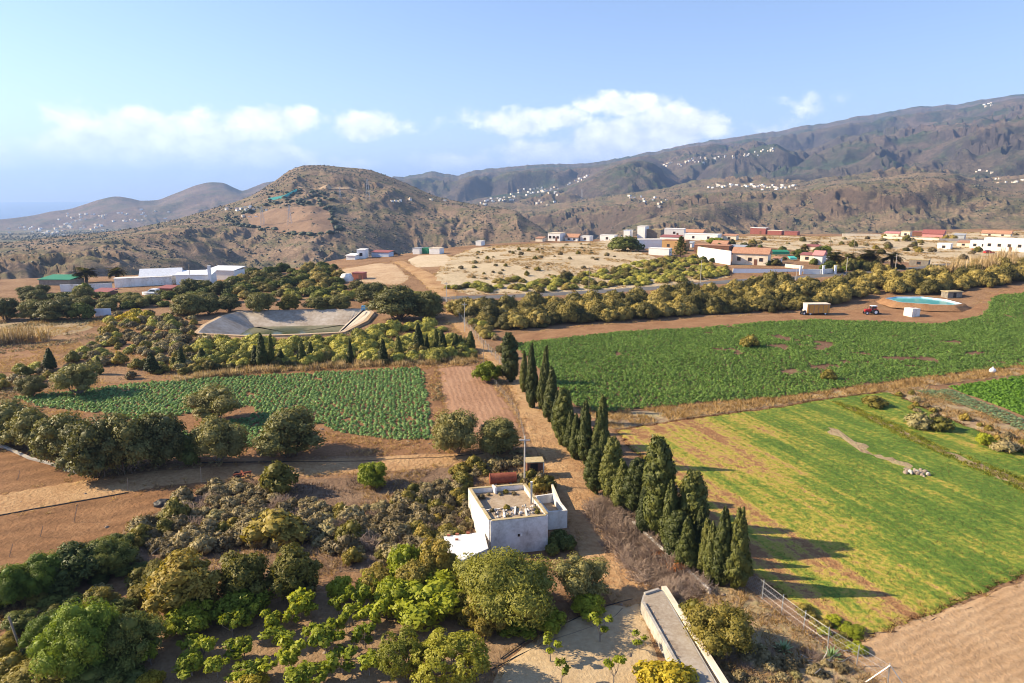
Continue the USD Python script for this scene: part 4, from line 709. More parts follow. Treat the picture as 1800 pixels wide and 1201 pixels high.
# --- single trees
TR = [('olive_0', 12, 778, 95, 85, 'dark olive tree cut by the left edge above the terrace', 'olive tree'), ('olive_1', 62, 790, 85, 82, 'grey olive tree second from the left in the clump above the terrace', 'olive tree'), ('olive_2', 120, 815, 95, 98, 'grey olive tree third from the left in the clump above the terrace', 'olive tree'), ('olive_0', 172, 838, 108, 122, 'large olive tree bulging over the terrace corner', 'olive tree'), ('olive_1', 228, 830, 100, 118, 'large olive tree right of the one bulging over the terrace corner', 'olive tree'), ('olive_2', 284, 818, 96, 102, 'olive tree near the right end of the clump above the track', 'olive tree'), ('dark_bush_0', 330, 812, 60, 55, 'low dark bush at the right end of the olive clump', 'bush'),
      ('field_tree_0', 386, 812, 84, 88, 'round olive tree with a bare pale stem beside the dirt track', 'olive tree'), ('field_tree_1', 380, 738, 82, 64, 'round olive tree standing inside the left crop field', 'olive tree'), ('olive_1', 508, 802, 116, 98, 'wide olive tree at the front edge of the left crop field', 'olive tree'), ('field_tree_0', 806, 798, 76, 84, 'pale grey green tree at the foot of the tilled plot', 'tree'), ('olive_2', 878, 798, 78, 70, 'dark tree behind the rusty tank beside the track', 'tree'), ('lime_tree_0', 858, 672, 40, 42, 'small bright green tree at the top corner of the tilled plot', 'tree'),
      ('green_scrub_0', 486, 866, 72, 60, 'green bush on the dry slope below the dirt track', 'bush'), ('lime_tree_1', 652, 856, 52, 50, 'sparse pale green shrub beside the dirt track', 'shrub'),
      ('olive_0', 655, 536, 58, 46, 'dark tree behind the right end of the reservoir', 'tree'), ('olive_1', 702, 562, 104, 68, 'largest spreading tree right of the reservoir', 'tree'), ('olive_2', 752, 562, 60, 54, 'tree at the right of the clump beside the reservoir', 'tree'), ('olive_0', 458, 550, 44, 42, 'round tree behind the left part of the reservoir', 'tree'), ('olive_1', 404, 548, 40, 32, 'low tree behind the left corner of the reservoir', 'tree'), ('olive_2', 335, 556, 62, 44, 'wide green tree left of the reservoir', 'tree'), ('olive_0', 368, 552, 36, 34, 'small green tree at the left corner of the reservoir', 'tree'), ('loquat_0', 508, 547, 36, 30, 'brownish tree behind the middle of the reservoir', 'tree'), ('olive_1', 562, 546, 50, 28, 'low tree behind the right half of the reservoir', 'tree'), ('olive_2', 598, 545, 44, 30, 'tree behind the blue pipe end of the reservoir', 'tree'),
      ('olive_0', 100, 564, 62, 46, 'broad olive bush in the hedge behind the far left grass field', 'tree'), ('olive_2', 58, 562, 44, 38, 'olive bush second in the hedge behind the far left grass field', 'tree'), ('olive_1', 12, 563, 48, 44, 'olive bush cut by the left edge behind the grass field', 'tree'), ('dark_bush_1', 142, 562, 44, 34, 'dark bush at the right end of the hedge behind the grass field', 'bush'), ('field_tree_1', 140, 694, 66, 62, 'wide grey tree at the left corner of the crop field', 'tree'), ('field_tree_0', 58, 697, 40, 40, 'grey bush at the left tip of the crop field', 'bush'),
      ('pepper_tree', 888, 1086, 178, 122, 'large olive green pepper tree hiding the foot of the house', 'tree'), ('field_tree_1', 1018, 1050, 84, 78, 'small grey green tree right of the large pepper tree', 'tree'), ('feathery_tree', 150, 1186, 130, 140, 'large bright green feathery tree at the lower left', 'tree'), ('feathery_tree_1', 228, 1168, 110, 100, 'darker tree against the right of the large feathery one', 'tree'), ('feathery_tree', 92, 1150, 84, 80, 'bright green tree against the left of the large feathery one', 'tree'), ('loquat_2', 70, 1216, 110, 60, 'brownish bushes under the feathery trees at the lower left', 'bush'), ('feathery_tree_1', 160, 1218, 110, 60, 'dark low tree at the bottom edge below the feathery ones', 'tree'), ('feathery_tree_1', 190, 1006, 84, 70, 'dark green tree on the terrace edge, right one of three', 'tree'), ('loquat_1', 138, 1020, 90, 76, 'dark green tree on the terrace edge, middle one of three', 'tree'), ('feathery_tree', 80, 1040, 86, 78, 'green tree on the terrace edge, left one of three', 'tree'), ('feathery_tree', 22, 1062, 90, 80, 'green spreading tree cut by the left edge below the terrace', 'tree'),
      ('loquat_0', 330, 1080, 128, 112, 'large brownish green fruit tree, leftmost above the orchard', 'fruit tree'), ('loquat_2', 430, 1060, 92, 98, 'brownish green fruit tree second from the left above the orchard', 'fruit tree'), ('lime_tree_0', 425, 1088, 80, 62, 'dark glossy green fruit tree below the brownish ones', 'fruit tree'), ('loquat_0', 520, 1050, 92, 92, 'brownish green fruit tree third from the left above the orchard', 'fruit tree'), ('lime_tree_1', 335, 1108, 80, 62, 'green fruit tree under the large brownish one', 'fruit tree'), ('green_scrub_1', 488, 955, 110, 66, 'olive brown round bush in the middle of the scrub bank', 'bush'),
      ('lemon_tree', 790, 1205, 150, 104, 'large sparse yellow green lemon tree with bare grey branches', 'lemon tree'), ('lemon_tree', 712, 1190, 100, 84, 'yellow green lemon tree left of the large one', 'lemon tree'), ('lime_tree_0', 760, 1078, 130, 76, 'bright green fruit tree between the orchard and the pepper tree', 'fruit tree'), ('lime_tree_1', 690, 1075, 70, 66, 'bright green fruit tree at the top of the orchard', 'fruit tree'), ('lime_tree_0', 655, 1042, 50, 44, 'dark round citrus tree below the white annexe', 'fruit tree'), ('lime_tree_1', 598, 1056, 46, 44, 'bright citrus tree at the top left of the orchard', 'fruit tree'), ('lime_tree_0', 905, 1108, 70, 40, 'bright green citrus tree in the shade of the pepper tree', 'fruit tree'), ('lime_tree_1', 965, 1104, 60, 40, 'green citrus tree right of the shaded one', 'fruit tree'), ('lime_tree_0', 1035, 1078, 56, 40, 'bright green citrus bush beside the sandy plot', 'fruit tree'),
      ('yellow_tree', 1168, 1216, 92, 60, 'yellow lemon bush at the bottom beside the concrete wall', 'bush'), ('broad_bush', 1270, 1140, 112, 80, 'large round brown green bush between the white wall and the fence', 'bush'), ('green_scrub_0', 1214, 1092, 46, 40, 'feathery green plant beside the white wall', 'plant'), ('yellow_tree', 270, 1214, 44, 34, 'yellow citrus at the bottom left of the orchard', 'citrus tree'), ('yellow_tree', 442, 1214, 48, 34, 'yellow citrus at the bottom middle of the orchard', 'citrus tree'),
      ('conifer', 1196, 452, 34, 36, 'dark conifer before the white houses', 'conifer'), ('dark_bush_0', 1098, 442, 62, 28, 'wide dark green bush left of the white houses', 'bush'), ('lime_tree_0', 1258, 430, 32, 14, 'bright green bush between the white roofs', 'bush'), ('loquat_1', 1405, 456, 24, 20, 'green tree right of the green net', 'tree'), ('loquat_1', 1440, 450, 20, 18, 'green tree by the small red roof', 'tree'),
      ('green_scrub_0', 1318, 612, 36, 24, 'lone yellow green bush inside the right green field', 'bush'), ('green_scrub_1', 1455, 668, 26, 22, 'small sparse plant inside the right green field', 'plant'), ('green_scrub_0', 1533, 714, 48, 22, 'dark low bush at the top of the fallow strip', 'bush'), ('scrub_1', 1612, 752, 50, 30, 'grey brown bush in the fallow strip', 'bush'), ('green_scrub_1', 1655, 756, 44, 28, 'dark green bush in the fallow strip', 'bush'), ('lime_tree_0', 1730, 782, 26, 24, 'yellow green bush lower in the fallow strip', 'bush'), ('scrub_2', 1768, 795, 44, 26, 'grey bush lowest in the fallow strip', 'bush')]
for k, x, y, w, h, lab, cat in TR: plant(k, cat.replace(' ', '_'), lab, cat, x, y, w, h)
SAP = [(333, 1150, 34, 36), (338, 1190, 64, 40), (410, 1122, 48, 54), (416, 1162, 48, 38), (262, 1126, 34, 34), (266, 1172, 38, 42), (425, 1200, 56, 34), (485, 1096, 32, 28), (528, 1090, 48, 54), (490, 1138, 54, 40), (556, 1138, 44, 44), (510, 1176, 54, 54), (576, 1162, 58, 62), (522, 1212, 58, 46), (602, 1186, 64, 50), (636, 1078, 44, 54), (622, 1102, 40, 40), (660, 1114, 48, 58), (642, 1142, 44, 48), (596, 1118, 40, 42), (556, 1208, 48, 40), (650, 1190, 50, 46), (466, 1196, 44, 40)]
SAPL = ['in the second row from the left, upper one', 'in the second row from the left, wide one with a bare stem', 'in the third row, uppermost one', 'in the third row, middle one', 'in the shade of the large feathery tree, upper one', 'in the shade of the large feathery tree, lower one', 'at the bottom of the third row', 'uppermost of the middle row, small and round', 'right of the small round one at the top of the orchard', 'below the small round one in the middle row', 'wide one in the centre of the orchard', 'lower left of the orchard centre', 'largest one in the orchard centre', 'at the bottom edge in the middle', 'at the bottom edge left of the large lemon tree', 'under the bright citrus at the top right of the rows', 'just right of the orchard centre, upper one', 'next to the large lemon tree, upper one', 'next to the large lemon tree, middle one', 'between the largest one and the lemon tree', 'at the bottom edge right of the middle one', 'next to the large lemon tree, lower one', 'at the bottom edge beside the yellow citrus']
for i, (x, y, w, h) in enumerate(SAP): plant(f'sapling_{i % 4}', 'citrus_sapling', 'young citrus tree ' + SAPL[i], 'citrus tree', x, y, w, h, 'young citrus trees in the orchard rows')
for i, (x, y, w, h, lab) in enumerate([(968, 1165, 40, 48, 'thin sapling with two leafy heads on the sandy plot'), (987, 1206, 32, 52, 'thin sapling at the bottom edge of the sandy plot'), (1055, 1130, 42, 52, 'fullest sapling on the sandy plot'), (1122, 1144, 34, 36, 'sapling against the concrete wall of the sandy plot'), (1078, 1206, 40, 56, 'spindly sapling in the middle of the sandy plot')]): plant(f'thin_sapling_{i % 2}', 'citrus_sapling', lab, 'sapling', x, y, w, h)
for x, y, w, h, lab in [(152, 497, 46, 30, 'palm at the left of the pair by the long white wall'), (206, 494, 36, 26, 'palm right of the pair by the long white wall'), (1466, 470, 34, 30, 'short palm behind the white gate'), (1492, 474, 34, 34, 'palm left of the lamp post by the road'), (1526, 472, 44, 40, 'tallest palm by the road right of the white houses'), (1566, 473, 44, 34, 'rightmost palm by the road'), (1415, 446, 20, 18, 'small palm among the sheds')]: plant('palm_0' if h > 32 else 'palm_1', 'palm_tree', lab, 'palm', x, y, w, h)
for x, y, lab in [(1377, 1146, 'agave by the foot of the wire fence'), (1462, 1158, 'blue green agave beside the cut branch')]: plant('agave', 'agave', lab, 'agave', x, y, 34, 24)
# --- shrubs standing in belts and patches
BELT = [(800, 550), (860, 544), (1000, 535), (1150, 527), (1250, 515), (1320, 504), (1480, 497), (1640, 486), (1860, 468), (1860, 492), (1730, 505), (1620, 518), (1545, 516), (1480, 532), (1400, 545), (1200, 556), (1000, 570), (900, 582), (850, 572)]
scatter([f'belt_shrub_{i}' for i in range(4)], 'roadside_shrub', 'olive brown roadside shrub', 'shrub', BELT, 300, (4.0, 6.6), 'shrubs of the belt below the road', .34, (.8, 1.2), seed=3, marks=[(820, 560, 'beside the upper wire fence'), (900, 545, 'at the road near the wire fence'), (900, 578, 'at the field corner near the far cypresses'), (1000, 540, 'at the road left of the dark pole'), (1010, 568, 'above the left part of the green field'), (1120, 530, 'below the spurge slope, at the road'), (1130, 558, 'above the middle of the green field'), (1240, 516, 'below the long garden wall'), (1260, 550, 'between the field track and the garden wall'), (1350, 503, 'below the white gate wall'), (1380, 540, 'left of the orange trailer'), (1450, 530, 'behind the orange trailer'), (1470, 500, 'across the road from the palms'), (1530, 520, 'behind the red tractor'), (1570, 495, 'below the roadside pole by the palms'), (1620, 505, 'behind the round pond'), (1700, 500, 'beside the brown ruined hut'), (1660, 485, 'in front of the dry reeds'), (1780, 485, 'at the right edge of the picture')])
gb = world_poly(BELT, 0); r_ = np.random.default_rng(33); bx0, by0, bx1, by1 = gb.bounds; xx, yy = r_.uniform(bx0, bx1, 1600), r_.uniform(by0, by1, 1600); k = shapely.contains_xy(gb, xx, yy); xx, yy = xx[k][:420], yy[k][:420]; ss = r_.uniform(.7, 1.35, len(xx))
scatter_stuff('undergrowth', [((LEAFMESH[f'belt_shrub_{i}'][0][0], LEAFMESH[f'belt_shrub_{i}'][0][1]), M_belt, LEAFMESH[f'belt_shrub_{i}'][0][2]) for i in range(4)], np.column_stack([xx, yy, ground_z(xx, yy) - .1]), r_.uniform(0, 6.28, len(xx)), np.column_stack([ss, ss, ss * r_.uniform(.6, 1.0, len(xx))]), r_.integers(0, 4, len(xx)), 'lower undergrowth filling the shrub belt below the road', 'undergrowth')
scatter([f'spurge_{i}' for i in range(3)] + ['belt_shrub_2'], 'spurge_shrub', 'yellow green spurge', 'shrub', [(785, 508), (830, 497), (950, 491), (1040, 482), (1100, 468), (1170, 455), (1225, 460), (1290, 482), (1230, 494), (1130, 502), (1000, 511), (850, 517)], 230, (2.2, 4.2), 'spurge shrubs above the road', .46, (.55, .9), seed=4, marks=[(810, 508, 'beside the dirt road fork'), (900, 500, 'on the slope above the left end of the road'), (960, 496, 'below the thin grassland pole'), (1035, 495, 'beside the dark roadside pole'), (1060, 480, 'under the bare middle of the grassland'), (1120, 470, 'below the wide dark bush'), (1130, 498, 'at the road under the spurge slope'), (1195, 462, 'below the dark conifer'), (1230, 490, 'beside the thin pole above the road'), (1265, 482, 'left of the long garden wall')])
scatter([f'spurge_{i}' for i in range(3)], 'spurge_bush', 'yellow green spurge', 'shrub', [(340, 640), (350, 604), (460, 604), (570, 602), (640, 596), (662, 580), (730, 572), (775, 580), (830, 622), (830, 640), (740, 636), (640, 640), (540, 645), (440, 650)], 180, (1.8, 3.8), 'spurge shrubs below the reservoir', .45, seed=5, marks=[(360, 625, 'below the left corner of the reservoir'), (470, 605, 'at the foot of the reservoir, left of the tall cypresses'), (475, 640, 'round the pair of tall small cypresses'), (545, 620, 'below the middle of the reservoir'), (600, 640, 'before the slim cypresses at mid row'), (640, 605, 'below the right corner of the reservoir'), (700, 590, 'below the large spreading tree'), (745, 600, 'behind the cypress group on the right'), (820, 625, 'beside the last small cypress and the fence')])
scatter(['belt_shrub_0', 'belt_shrub_1', 'green_scrub_0'], 'brown_shrub', 'brown green shrub among the small cypresses behind the crop field', 'shrub', [(280, 655), (330, 640), (440, 640), (560, 632), (700, 620), (830, 618), (835, 640), (740, 638), (640, 643), (450, 654), (300, 664)], 75, (1.3, 2.8), 'shrubs among the small cypresses', .5, seed=6)
scatter(['scrub_0', 'scrub_1', 'scrub_2', 'spurge_0', 'green_scrub_0'], 'rough_ground_bush', 'low rough ground bush', 'bush', [(190, 556), (330, 552), (360, 592), (380, 640), (260, 664), (120, 676), (0, 690), (0, 655), (110, 645), (160, 610)], 190, (1.2, 3.2), 'low bushes left of the reservoir', .55, seed=8, marks=[(230, 565, 'beside the yellow flowering bushes'), (330, 560, 'left of the reservoir rim'), (250, 610, 'round the bare red plot'), (150, 605, 'right of the far left field'), (90, 655, 'beside the first lone cypress'), (176, 660, 'beside the second lone cypress'), (268, 655, 'beside the third lone cypress'), (20, 675, 'at the left tip of the crop field'), (350, 635, 'at the left end of the small cypress row')])
scatter(['scrub_0', 'scrub_1', 'scrub_2', 'scrub_3', 'scrub_0', 'scrub_1', 'green_scrub_0', 'dead_bush_0'], 'bank_scrub', 'grey brown scrub bush', 'bush', [(250, 920), (330, 874), (420, 848), (470, 870), (600, 905), (690, 885), (820, 862), (828, 930), (770, 975), (690, 1005), (600, 990), (540, 960), (420, 965), (300, 980), (235, 965)], 210, (1.0, 2.9), 'scrub bushes on the stony bank', .5, seed=9, marks=[(427, 850, 'below the rusty farm tool'), (290, 890, 'round the black tarpaulin'), (300, 960, 'round the bleached fallen branches'), (260, 930, 'at the left end of the stony bank'), (390, 910, 'in the upper left of the stony bank'), (488, 950, 'round the olive brown round bush'), (400, 965, 'behind the large brownish fruit trees'), (580, 900, 'in the upper middle of the stony bank'), (655, 935, 'round the rusty pipes'), (600, 985, 'at the lower middle of the stony bank'), (700, 890, 'on the bank below the pale shrub'), (780, 880, 'on the bank beside the house'), (730, 970, 'left of the white annexe')])
scatter(['scrub_0', 'green_scrub_1', 'scrub_3', 'green_scrub_0'], 'olive_scrub', 'olive scrub bush', 'bush', [(720, 865), (810, 825), (880, 805), (905, 815), (850, 840), (828, 858), (835, 950), (770, 985), (700, 960)], 60, (.9, 2.2), 'olive scrub bushes beside the house', .5, seed=10, marks=[(740, 870, 'on the bank far left of the house'), (800, 850, 'left of the house roof'), (860, 815, 'behind the rusty tank'), (820, 910, 'against the sunlit house wall'), (770, 970, 'behind the white annexe'), (720, 950, 'above the fruit trees left of the annexe')])
scatter(['dark_bush_0', 'dark_bush_1', 'belt_shrub_1', 'belt_shrub_2'], 'valley_shrub', 'dark green shrub on the slope between the white sheds and the yard', 'shrub', [(400, 510), (428, 482), (520, 474), (585, 464), (600, 500), (640, 512), (660, 520), (560, 530), (470, 528), (420, 526)], 95, (3.4, 6.2), 'dark shrubs between the sheds and the yard', .42, (.6, .9), seed=12)
scatter(['spurge_0', 'spurge_1'], 'spurge_shrub', 'yellow green spurge shrub below the pale yard', 'shrub', [(500, 520), (560, 505), (620, 510), (680, 512), (770, 522), (780, 545), (690, 530), (600, 530), (520, 535)], 34, (2.5, 4.5), 'spurge shrubs below the pale yard', .5, seed=13)
scatter(['dark_bush_0', 'dark_bush_1', 'olive_0', 'olive_1'], 'garden_tree', 'dark green tree round the white sheds on the left', 'tree', [(20, 540), (60, 512), (110, 512), (200, 520), (250, 530), (330, 505), (420, 512), (430, 535), (300, 545), (200, 548), (60, 548)], 48, (3.2, 6.0), 'dark trees round the white sheds', .5, (.6, .9), seed=14)
scatter(['yellow_bush_0', 'yellow_bush_1'], 'flowering_bush', 'yellow flowering bush behind the far left field', 'bush', [(190, 562), (250, 552), (270, 560), (230, 572)], 7, (2.4, 4.0), 'yellow flowering bushes', .6, seed=15)
scatter(['scrub_0', 'green_scrub_0', 'scrub_2'], 'grassland_bush', 'small dark bush dotted on the pale dry grassland', 'bush', [(800, 495), (830, 445), (900, 432), (1040, 430), (1090, 450), (1040, 478), (900, 488)], 60, (1.0, 2.6), 'bushes dotted on the pale grassland', 1.3, seed=16)
scatter(['scrub_0', 'belt_shrub_0', 'scrub_2', 'green_scrub_0'], 'grassland_bush', 'bush dotted on the grassland behind the white houses', 'bush', [(1220, 424), (1400, 420), (1860, 412), (1860, 455), (1650, 462), (1450, 440), (1300, 428)], 60, (2.0, 4.6), 'bushes on the grassland behind the houses', 1.2, seed=17)
scatter(['belt_shrub_0', 'scrub_0', 'spurge_1', 'dead_bush_1'], 'fence_shrub', 'grey green shrub along the right side of the upper fence', 'shrub', [(812, 545), (850, 560), (880, 588), (905, 612), (900, 640), (870, 612), (838, 580), (806, 556)], 30, (1.6, 3.2), 'shrubs along the upper fence', .5, seed=18)
scatter(['dead_bush_0', 'dead_bush_1', 'dead_bush_2'], 'dead_bush', 'dead grey twig bush', 'dead bush', [(1036, 890), (1080, 882), (1118, 930), (1180, 985), (1238, 1038), (1205, 1052), (1140, 1032), (1085, 975), (1050, 925)], 85, (1.3, 2.6), 'dead bushes beside the low wall', .42, (.8, 1.3), seed=19, marks=[(1045, 895, 'at the top end of the twig strip'), (1080, 900, 'beside the broad low cypress'), (1085, 950, 'on the track side of the twig strip'), (1120, 940, 'where the low wall begins'), (1150, 980, 'beside the rust brown bushes'), (1140, 1020, 'at the track fork below the twigs'), (1200, 1005, 'below the round topped cypresses'), (1225, 1040, 'at the end of the long garden wall')])
scatter(['rusty_bush'], 'dead_bush', 'dead bush with rust brown leaves beside the low wall', 'dead bush', [(1150, 985), (1185, 985), (1210, 1005), (1180, 1012)], 5, (1.3, 2.0), 'rust brown dead bushes', .5, seed=20)
scatter(['scrub_0', 'scrub_2', 'scrub_1'], 'scrub_bush', 'pale scrub bush at the edge of the dirt track behind the house', 'bush', [(830, 838), (860, 812), (910, 795), (935, 806), (880, 832)], 16, (.9, 1.9), 'pale scrub bushes behind the house', .6, seed=21)
scatter(['scrub_0', 'scrub_1', 'scrub_3', 'dead_bush_2'], 'dry_bush', 'low dry bush on the bank beside the wire fence', 'bush', [(1270, 1150), (1330, 1130), (1420, 1140), (1520, 1195), (1560, 1240), (1290, 1240)], 60, (.5, 1.2), 'low dry bushes by the wire fence', .55, seed=22)
scatter(['scrub_0', 'green_scrub_0'], 'fallow_bush', 'small dry bush in the fallow strip on the right', 'bush', [(1545, 702), (1600, 690), (1680, 735), (1860, 800), (1860, 825), (1660, 745)], 26, (.7, 1.6), 'small bushes in the fallow strip', .7, seed=23)
scatter(['reed_0', 'reed_1'], 'reed_clump', 'clump of dry reeds above the shrub belt at the right', 'reeds', [(1625, 488), (1700, 478), (1860, 458), (1860, 470), (1720, 490), (1640, 496)], 46, (2.5, 4.5), 'dry reeds above the shrub belt', .4, (1.0, 1.7), seed=24)
scatter(['reed_0', 'reed_1'], 'reed_clump', 'clump of pale dry reeds below the far left grass field', 'reeds', [(-60, 596), (80, 594), (90, 604), (-60, 612)], 26, (2.0, 3.0), 'dry reeds below the far left field', .4, (.8, 1.2), seed=25)
scatter(['reed_0', 'reed_1'], 'reed_clump', 'clump of dry stalks along the back of the left crop field', 'reeds', [(300, 668), (450, 650), (640, 638), (830, 632), (832, 640), (640, 646), (450, 658), (300, 674)], 90, (1.2, 1.9), 'dry stalks behind the left crop field', .45, (.5, .85), seed=26)
scatter(['loquat_0', 'loquat_2', 'lime_tree_0'], 'orchard_tree', 'green fruit tree in the dense rows beside the pepper tree', 'fruit tree', [(640, 1030), (720, 1015), (790, 1035), (830, 1075), (860, 1120), (800, 1090), (700, 1060)], 9, (2.4, 3.4), 'fruit trees beside the pepper tree', .6, seed=27)

scatter(['olive_0', 'lime_tree_0', 'green_scrub_0', 'scrub_0', 'belt_shrub_1', 'dark_bush_0'], 'garden_plant', 'tree or bush in the gardens between the white houses', 'garden bush', [(1185, 436), (1290, 428), (1400, 440), (1480, 450), (1590, 470), (1470, 478), (1360, 478), (1290, 480), (1220, 462)], 46, (2.0, 4.6), 'bushes in the gardens of the white houses', .7, (.7, 1.1), seed=28)
scatter(['dark_bush_0', 'olive_1', 'belt_shrub_2'], 'garden_plant', 'dark bush under the palms by the road', 'garden bush', [(1450, 474), (1590, 470), (1590, 478), (1450, 482)], 16, (2.5, 4.5), 'bushes under the palms', .5, seed=29)
scatter(['lime_tree_1', 'green_scrub_0'], 'fence_weed', 'fresh green weed bush along the wire fence', 'weed', [(1400, 1070), (1440, 1080), (1500, 1112), (1540, 1150), (1500, 1150), (1440, 1110)], 12, (.8, 1.6), 'green weeds along the wire fence', .5, (.4, .7), seed=30)

scatter(['loquat_0', 'loquat_1', 'dark_bush_0', 'dark_bush_1', 'green_scrub_0', 'scrub_1'], 'terrace_bush', 'dark bush in the thicket below the terrace at the lower left', 'bush', [(-40, 1030), (60, 1000), (200, 965), (262, 985), (300, 1040), (262, 1090), (160, 1085), (40, 1110), (-40, 1110)], 32, (1.0, 2.6), 'dark bushes below the terrace', .6, (.6, .9), seed=34)
scatter(['loquat_0', 'green_scrub_0', 'dark_bush_1', 'scrub_0'], 'thicket_bush', 'brown green bush in the thicket at the bottom left corner', 'bush', [(-40, 1130), (60, 1130), (120, 1170), (240, 1190), (250, 1240), (-40, 1250)], 22, (1.2, 2.4), 'bushes at the bottom left corner', .5, (.7, 1.0), seed=35)
scatter([f'sapling_{i}' for i in range(4)], 'citrus_sapling', 'small citrus tree filling a gap in the orchard rows', 'citrus tree', [(300, 1140), (430, 1100), (600, 1075), (700, 1090), (715, 1150), (640, 1230), (300, 1230)], 12, (1.2, 1.8), 'small citrus trees between the orchard rows', .8, (.9, 1.2), seed=36)

# --- plants nobody could count: crops, weeds and grass
def rosette(n, L, w, rise, seed, sag=.35):
    rng = np.random.default_rng(seed); V, F, N = [], [], []
    for i in range(n):
        a = i * 2.4 + rng.uniform(-.3, .3); e = rise * rng.uniform(.6, 1.3); d = np.array([math.cos(a) * math.cos(e), math.sin(a) * math.cos(e), math.sin(e)]); s = np.array([-math.sin(a), math.cos(a), 0]) * w / 2 * rng.uniform(.8, 1.2); l = L * rng.uniform(.7, 1.15)
        m = d * l * .55 + [0, 0, .03]; t = d * l + [0, 0, -sag * l * .5]; o = len(V) * 4
        V.append(np.array([[0, 0, .02], m + s, t, m - s])); F += [[o, o + 2, o + 1], [o, o + 3, o + 2]]; N.append(np.repeat(unit(np.array([d[0] * .35, d[1] * .35, 1.0]))[None], 4, 0))
    return np.vstack(V), np.array(F), np.vstack(N)
def dome_plant(n, R, H, size, seed):
    rng = np.random.default_rng(seed); d = unit(rng.normal(size=(n, 3))); d[:, 2] = np.abs(d[:, 2]) * .9 + .1; d = unit(d)
    return leaves(d * [R, R, H] * rng.uniform(.6, 1.05, (n, 1)), unit(d + [0, 0, .5]), size, rng, 1.5, .7, soft=.7)
def tuft(n, H, w, seed, spread=.35):
    rng = np.random.default_rng(seed); V, F, N = [], [], []
    for i in range(n):
        b = np.append(rng.normal(size=2) * spread * .5, -.03); t = b + np.append(rng.normal(size=2) * spread, H * rng.uniform(.55, 1.1)); s = rng.normal(size=3) * [1, 1, 0]; s = unit(s) * w; o = i * 3
        V.append(np.array([b - s, b + s, t])); F.append([o, o + 1, o + 2]); N.append(np.repeat(unit(np.array([s[1], -s[0], 0]) / w * .35 + [0, 0, 1.0])[None], 3, 0))
    return np.vstack(V), np.array(F), np.vstack(N)
def field_points(g, dx, dy, ang, jit, seed, keep=None):
    rng = np.random.default_rng(seed); x0, y0, x1, y1 = g.bounds; c, s = math.cos(ang), math.sin(ang); cx, cy = (x0 + x1) / 2, (y0 + y1) / 2; L = math.hypot(x1 - x0, y1 - y0) / 2 + 2
    u, v = np.meshgrid(np.arange(-L, L, dx), np.arange(-L, L, dy)); u = u + rng.uniform(-jit, jit, u.shape) * dx; v = v + rng.uniform(-jit, jit, u.shape) * dy
    x = (cx + u * c - v * s).ravel(); y = (cy + u * s + v * c).ravel(); ok = shapely.contains_xy(g, x, y); x, y = x[ok], y[ok]
    ok = np.abs(np.arctan2(x, y)) < .72; x, y = x[ok], y[ok]
    if keep is not None: k = keep(x, y, rng); x, y = x[k], y[k]
    return x, y, rng
def plants(name, label, cat, x, y, rng, protos, size, mat, dz=.06):
    n = len(x); scatter_stuff(name, [((p[0], p[1]), mat, p[2]) for p in protos], np.column_stack([x, y, ground_z(x, y) + dz + .06 + .0004 * np.maximum(np.hypot(x, y) - 60, 0)]), rng.uniform(0, 6.28, n), rng.uniform(*size, n), rng.integers(0, len(protos), n), label, cat)
x, y, rng = field_points(G_crop.buffer(-.2), .46, .62, A_LF, .36, 31, lambda x, y, r: (fbm2(x, y, .5, 3, 12) > .27) & (np.hypot(x - gp(345, 742)[0], y - gp(345, 742)[1]) > 4.2) & (np.hypot(x - gp(408, 728)[0], y - gp(408, 728)[1]) > 3.2))
plants('crop_plants', 'rows of leafy grey green crop plants in the left field', 'crop plants', x, y, rng, [dome_plant(26, .27, .27, .14, 500 + i) for i in range(4)], (.7, 1.2), M_crop)
x, y, rng = field_points(G_green.buffer(-.2), .48, .66, 0.18, .36, 32, lambda x, y, r: (fbm2(x, y, .30, 4, 15) + .55 * (fbm2(x, y, .045, 2, 3) - .5) > .27))
plants('crop_plants', 'dense deep green crop plants in the large right field', 'crop plants', x, y, rng, [dome_plant(24, .27, .29, .145, 510 + i) for i in range(4)], (.8, 1.35), M_crop2)
x, y, rng = field_points(G_blue, .55, .5, .2, .2, 33)
plants('cabbage_plants', 'blue green cabbages in the narrow strip at the right', 'cabbages', x, y, rng, [rosette(9, .36, .28, .6, 520 + i) for i in range(2)], (.8, 1.1), M_cabbage)
M_brightcrop = mat_leaf('bright_crop_leaves', [(.05, .12, .022), (.08, .17, .03), (.12, .22, .045)], .25, pos_scale=.3)
x, y, rng = field_points(G_bright, .55, .5, .3, .45, 34)
plants('crop_plants', 'bright green young crop at the right edge', 'crop plants', x, y, rng, [dome_plant(16, .30, .25, .18, 530 + i) for i in range(3)], (.9, 1.3), M_brightcrop)
x, y, rng = field_points(G_meadow, .30, .29, A_ST, .5, 35, lambda x, y, r: (fbm2(x, y, .45, 3, 18) > .30))
plants('weeds', 'weeds and grass growing in strips over the meadow', 'weeds', x, y, rng, [tuft(11, .15, .028, 540 + i, .2) for i in range(4)], (.5, 1.4), M_meadowleaf, -.02)
x, y, rng = field_points(G_flower, .34, .34, A_ST, .5, 45, lambda x, y, r: fbm2(x, y, .5, 3, 19) > .36)
plants('flowers', 'yellow flowers in a strip through the meadow', 'flowers', x, y, rng, [tuft(13, .30, .03, 545 + i, .18) for i in range(3)], (.6, 1.3), mat_leaf('yellow_flowers', [(.22, .24, .03), (.40, .36, .04), (.50, .45, .14)], .25, pos_scale=.6, gain=np.ones(3)))
gv = SHEETS['grass_verge']; x, y, rng = field_points(gv, .5, .5, .3, .5, 36, lambda x, y, r: fbm2(x, y, .4, 3, 8) > .38)
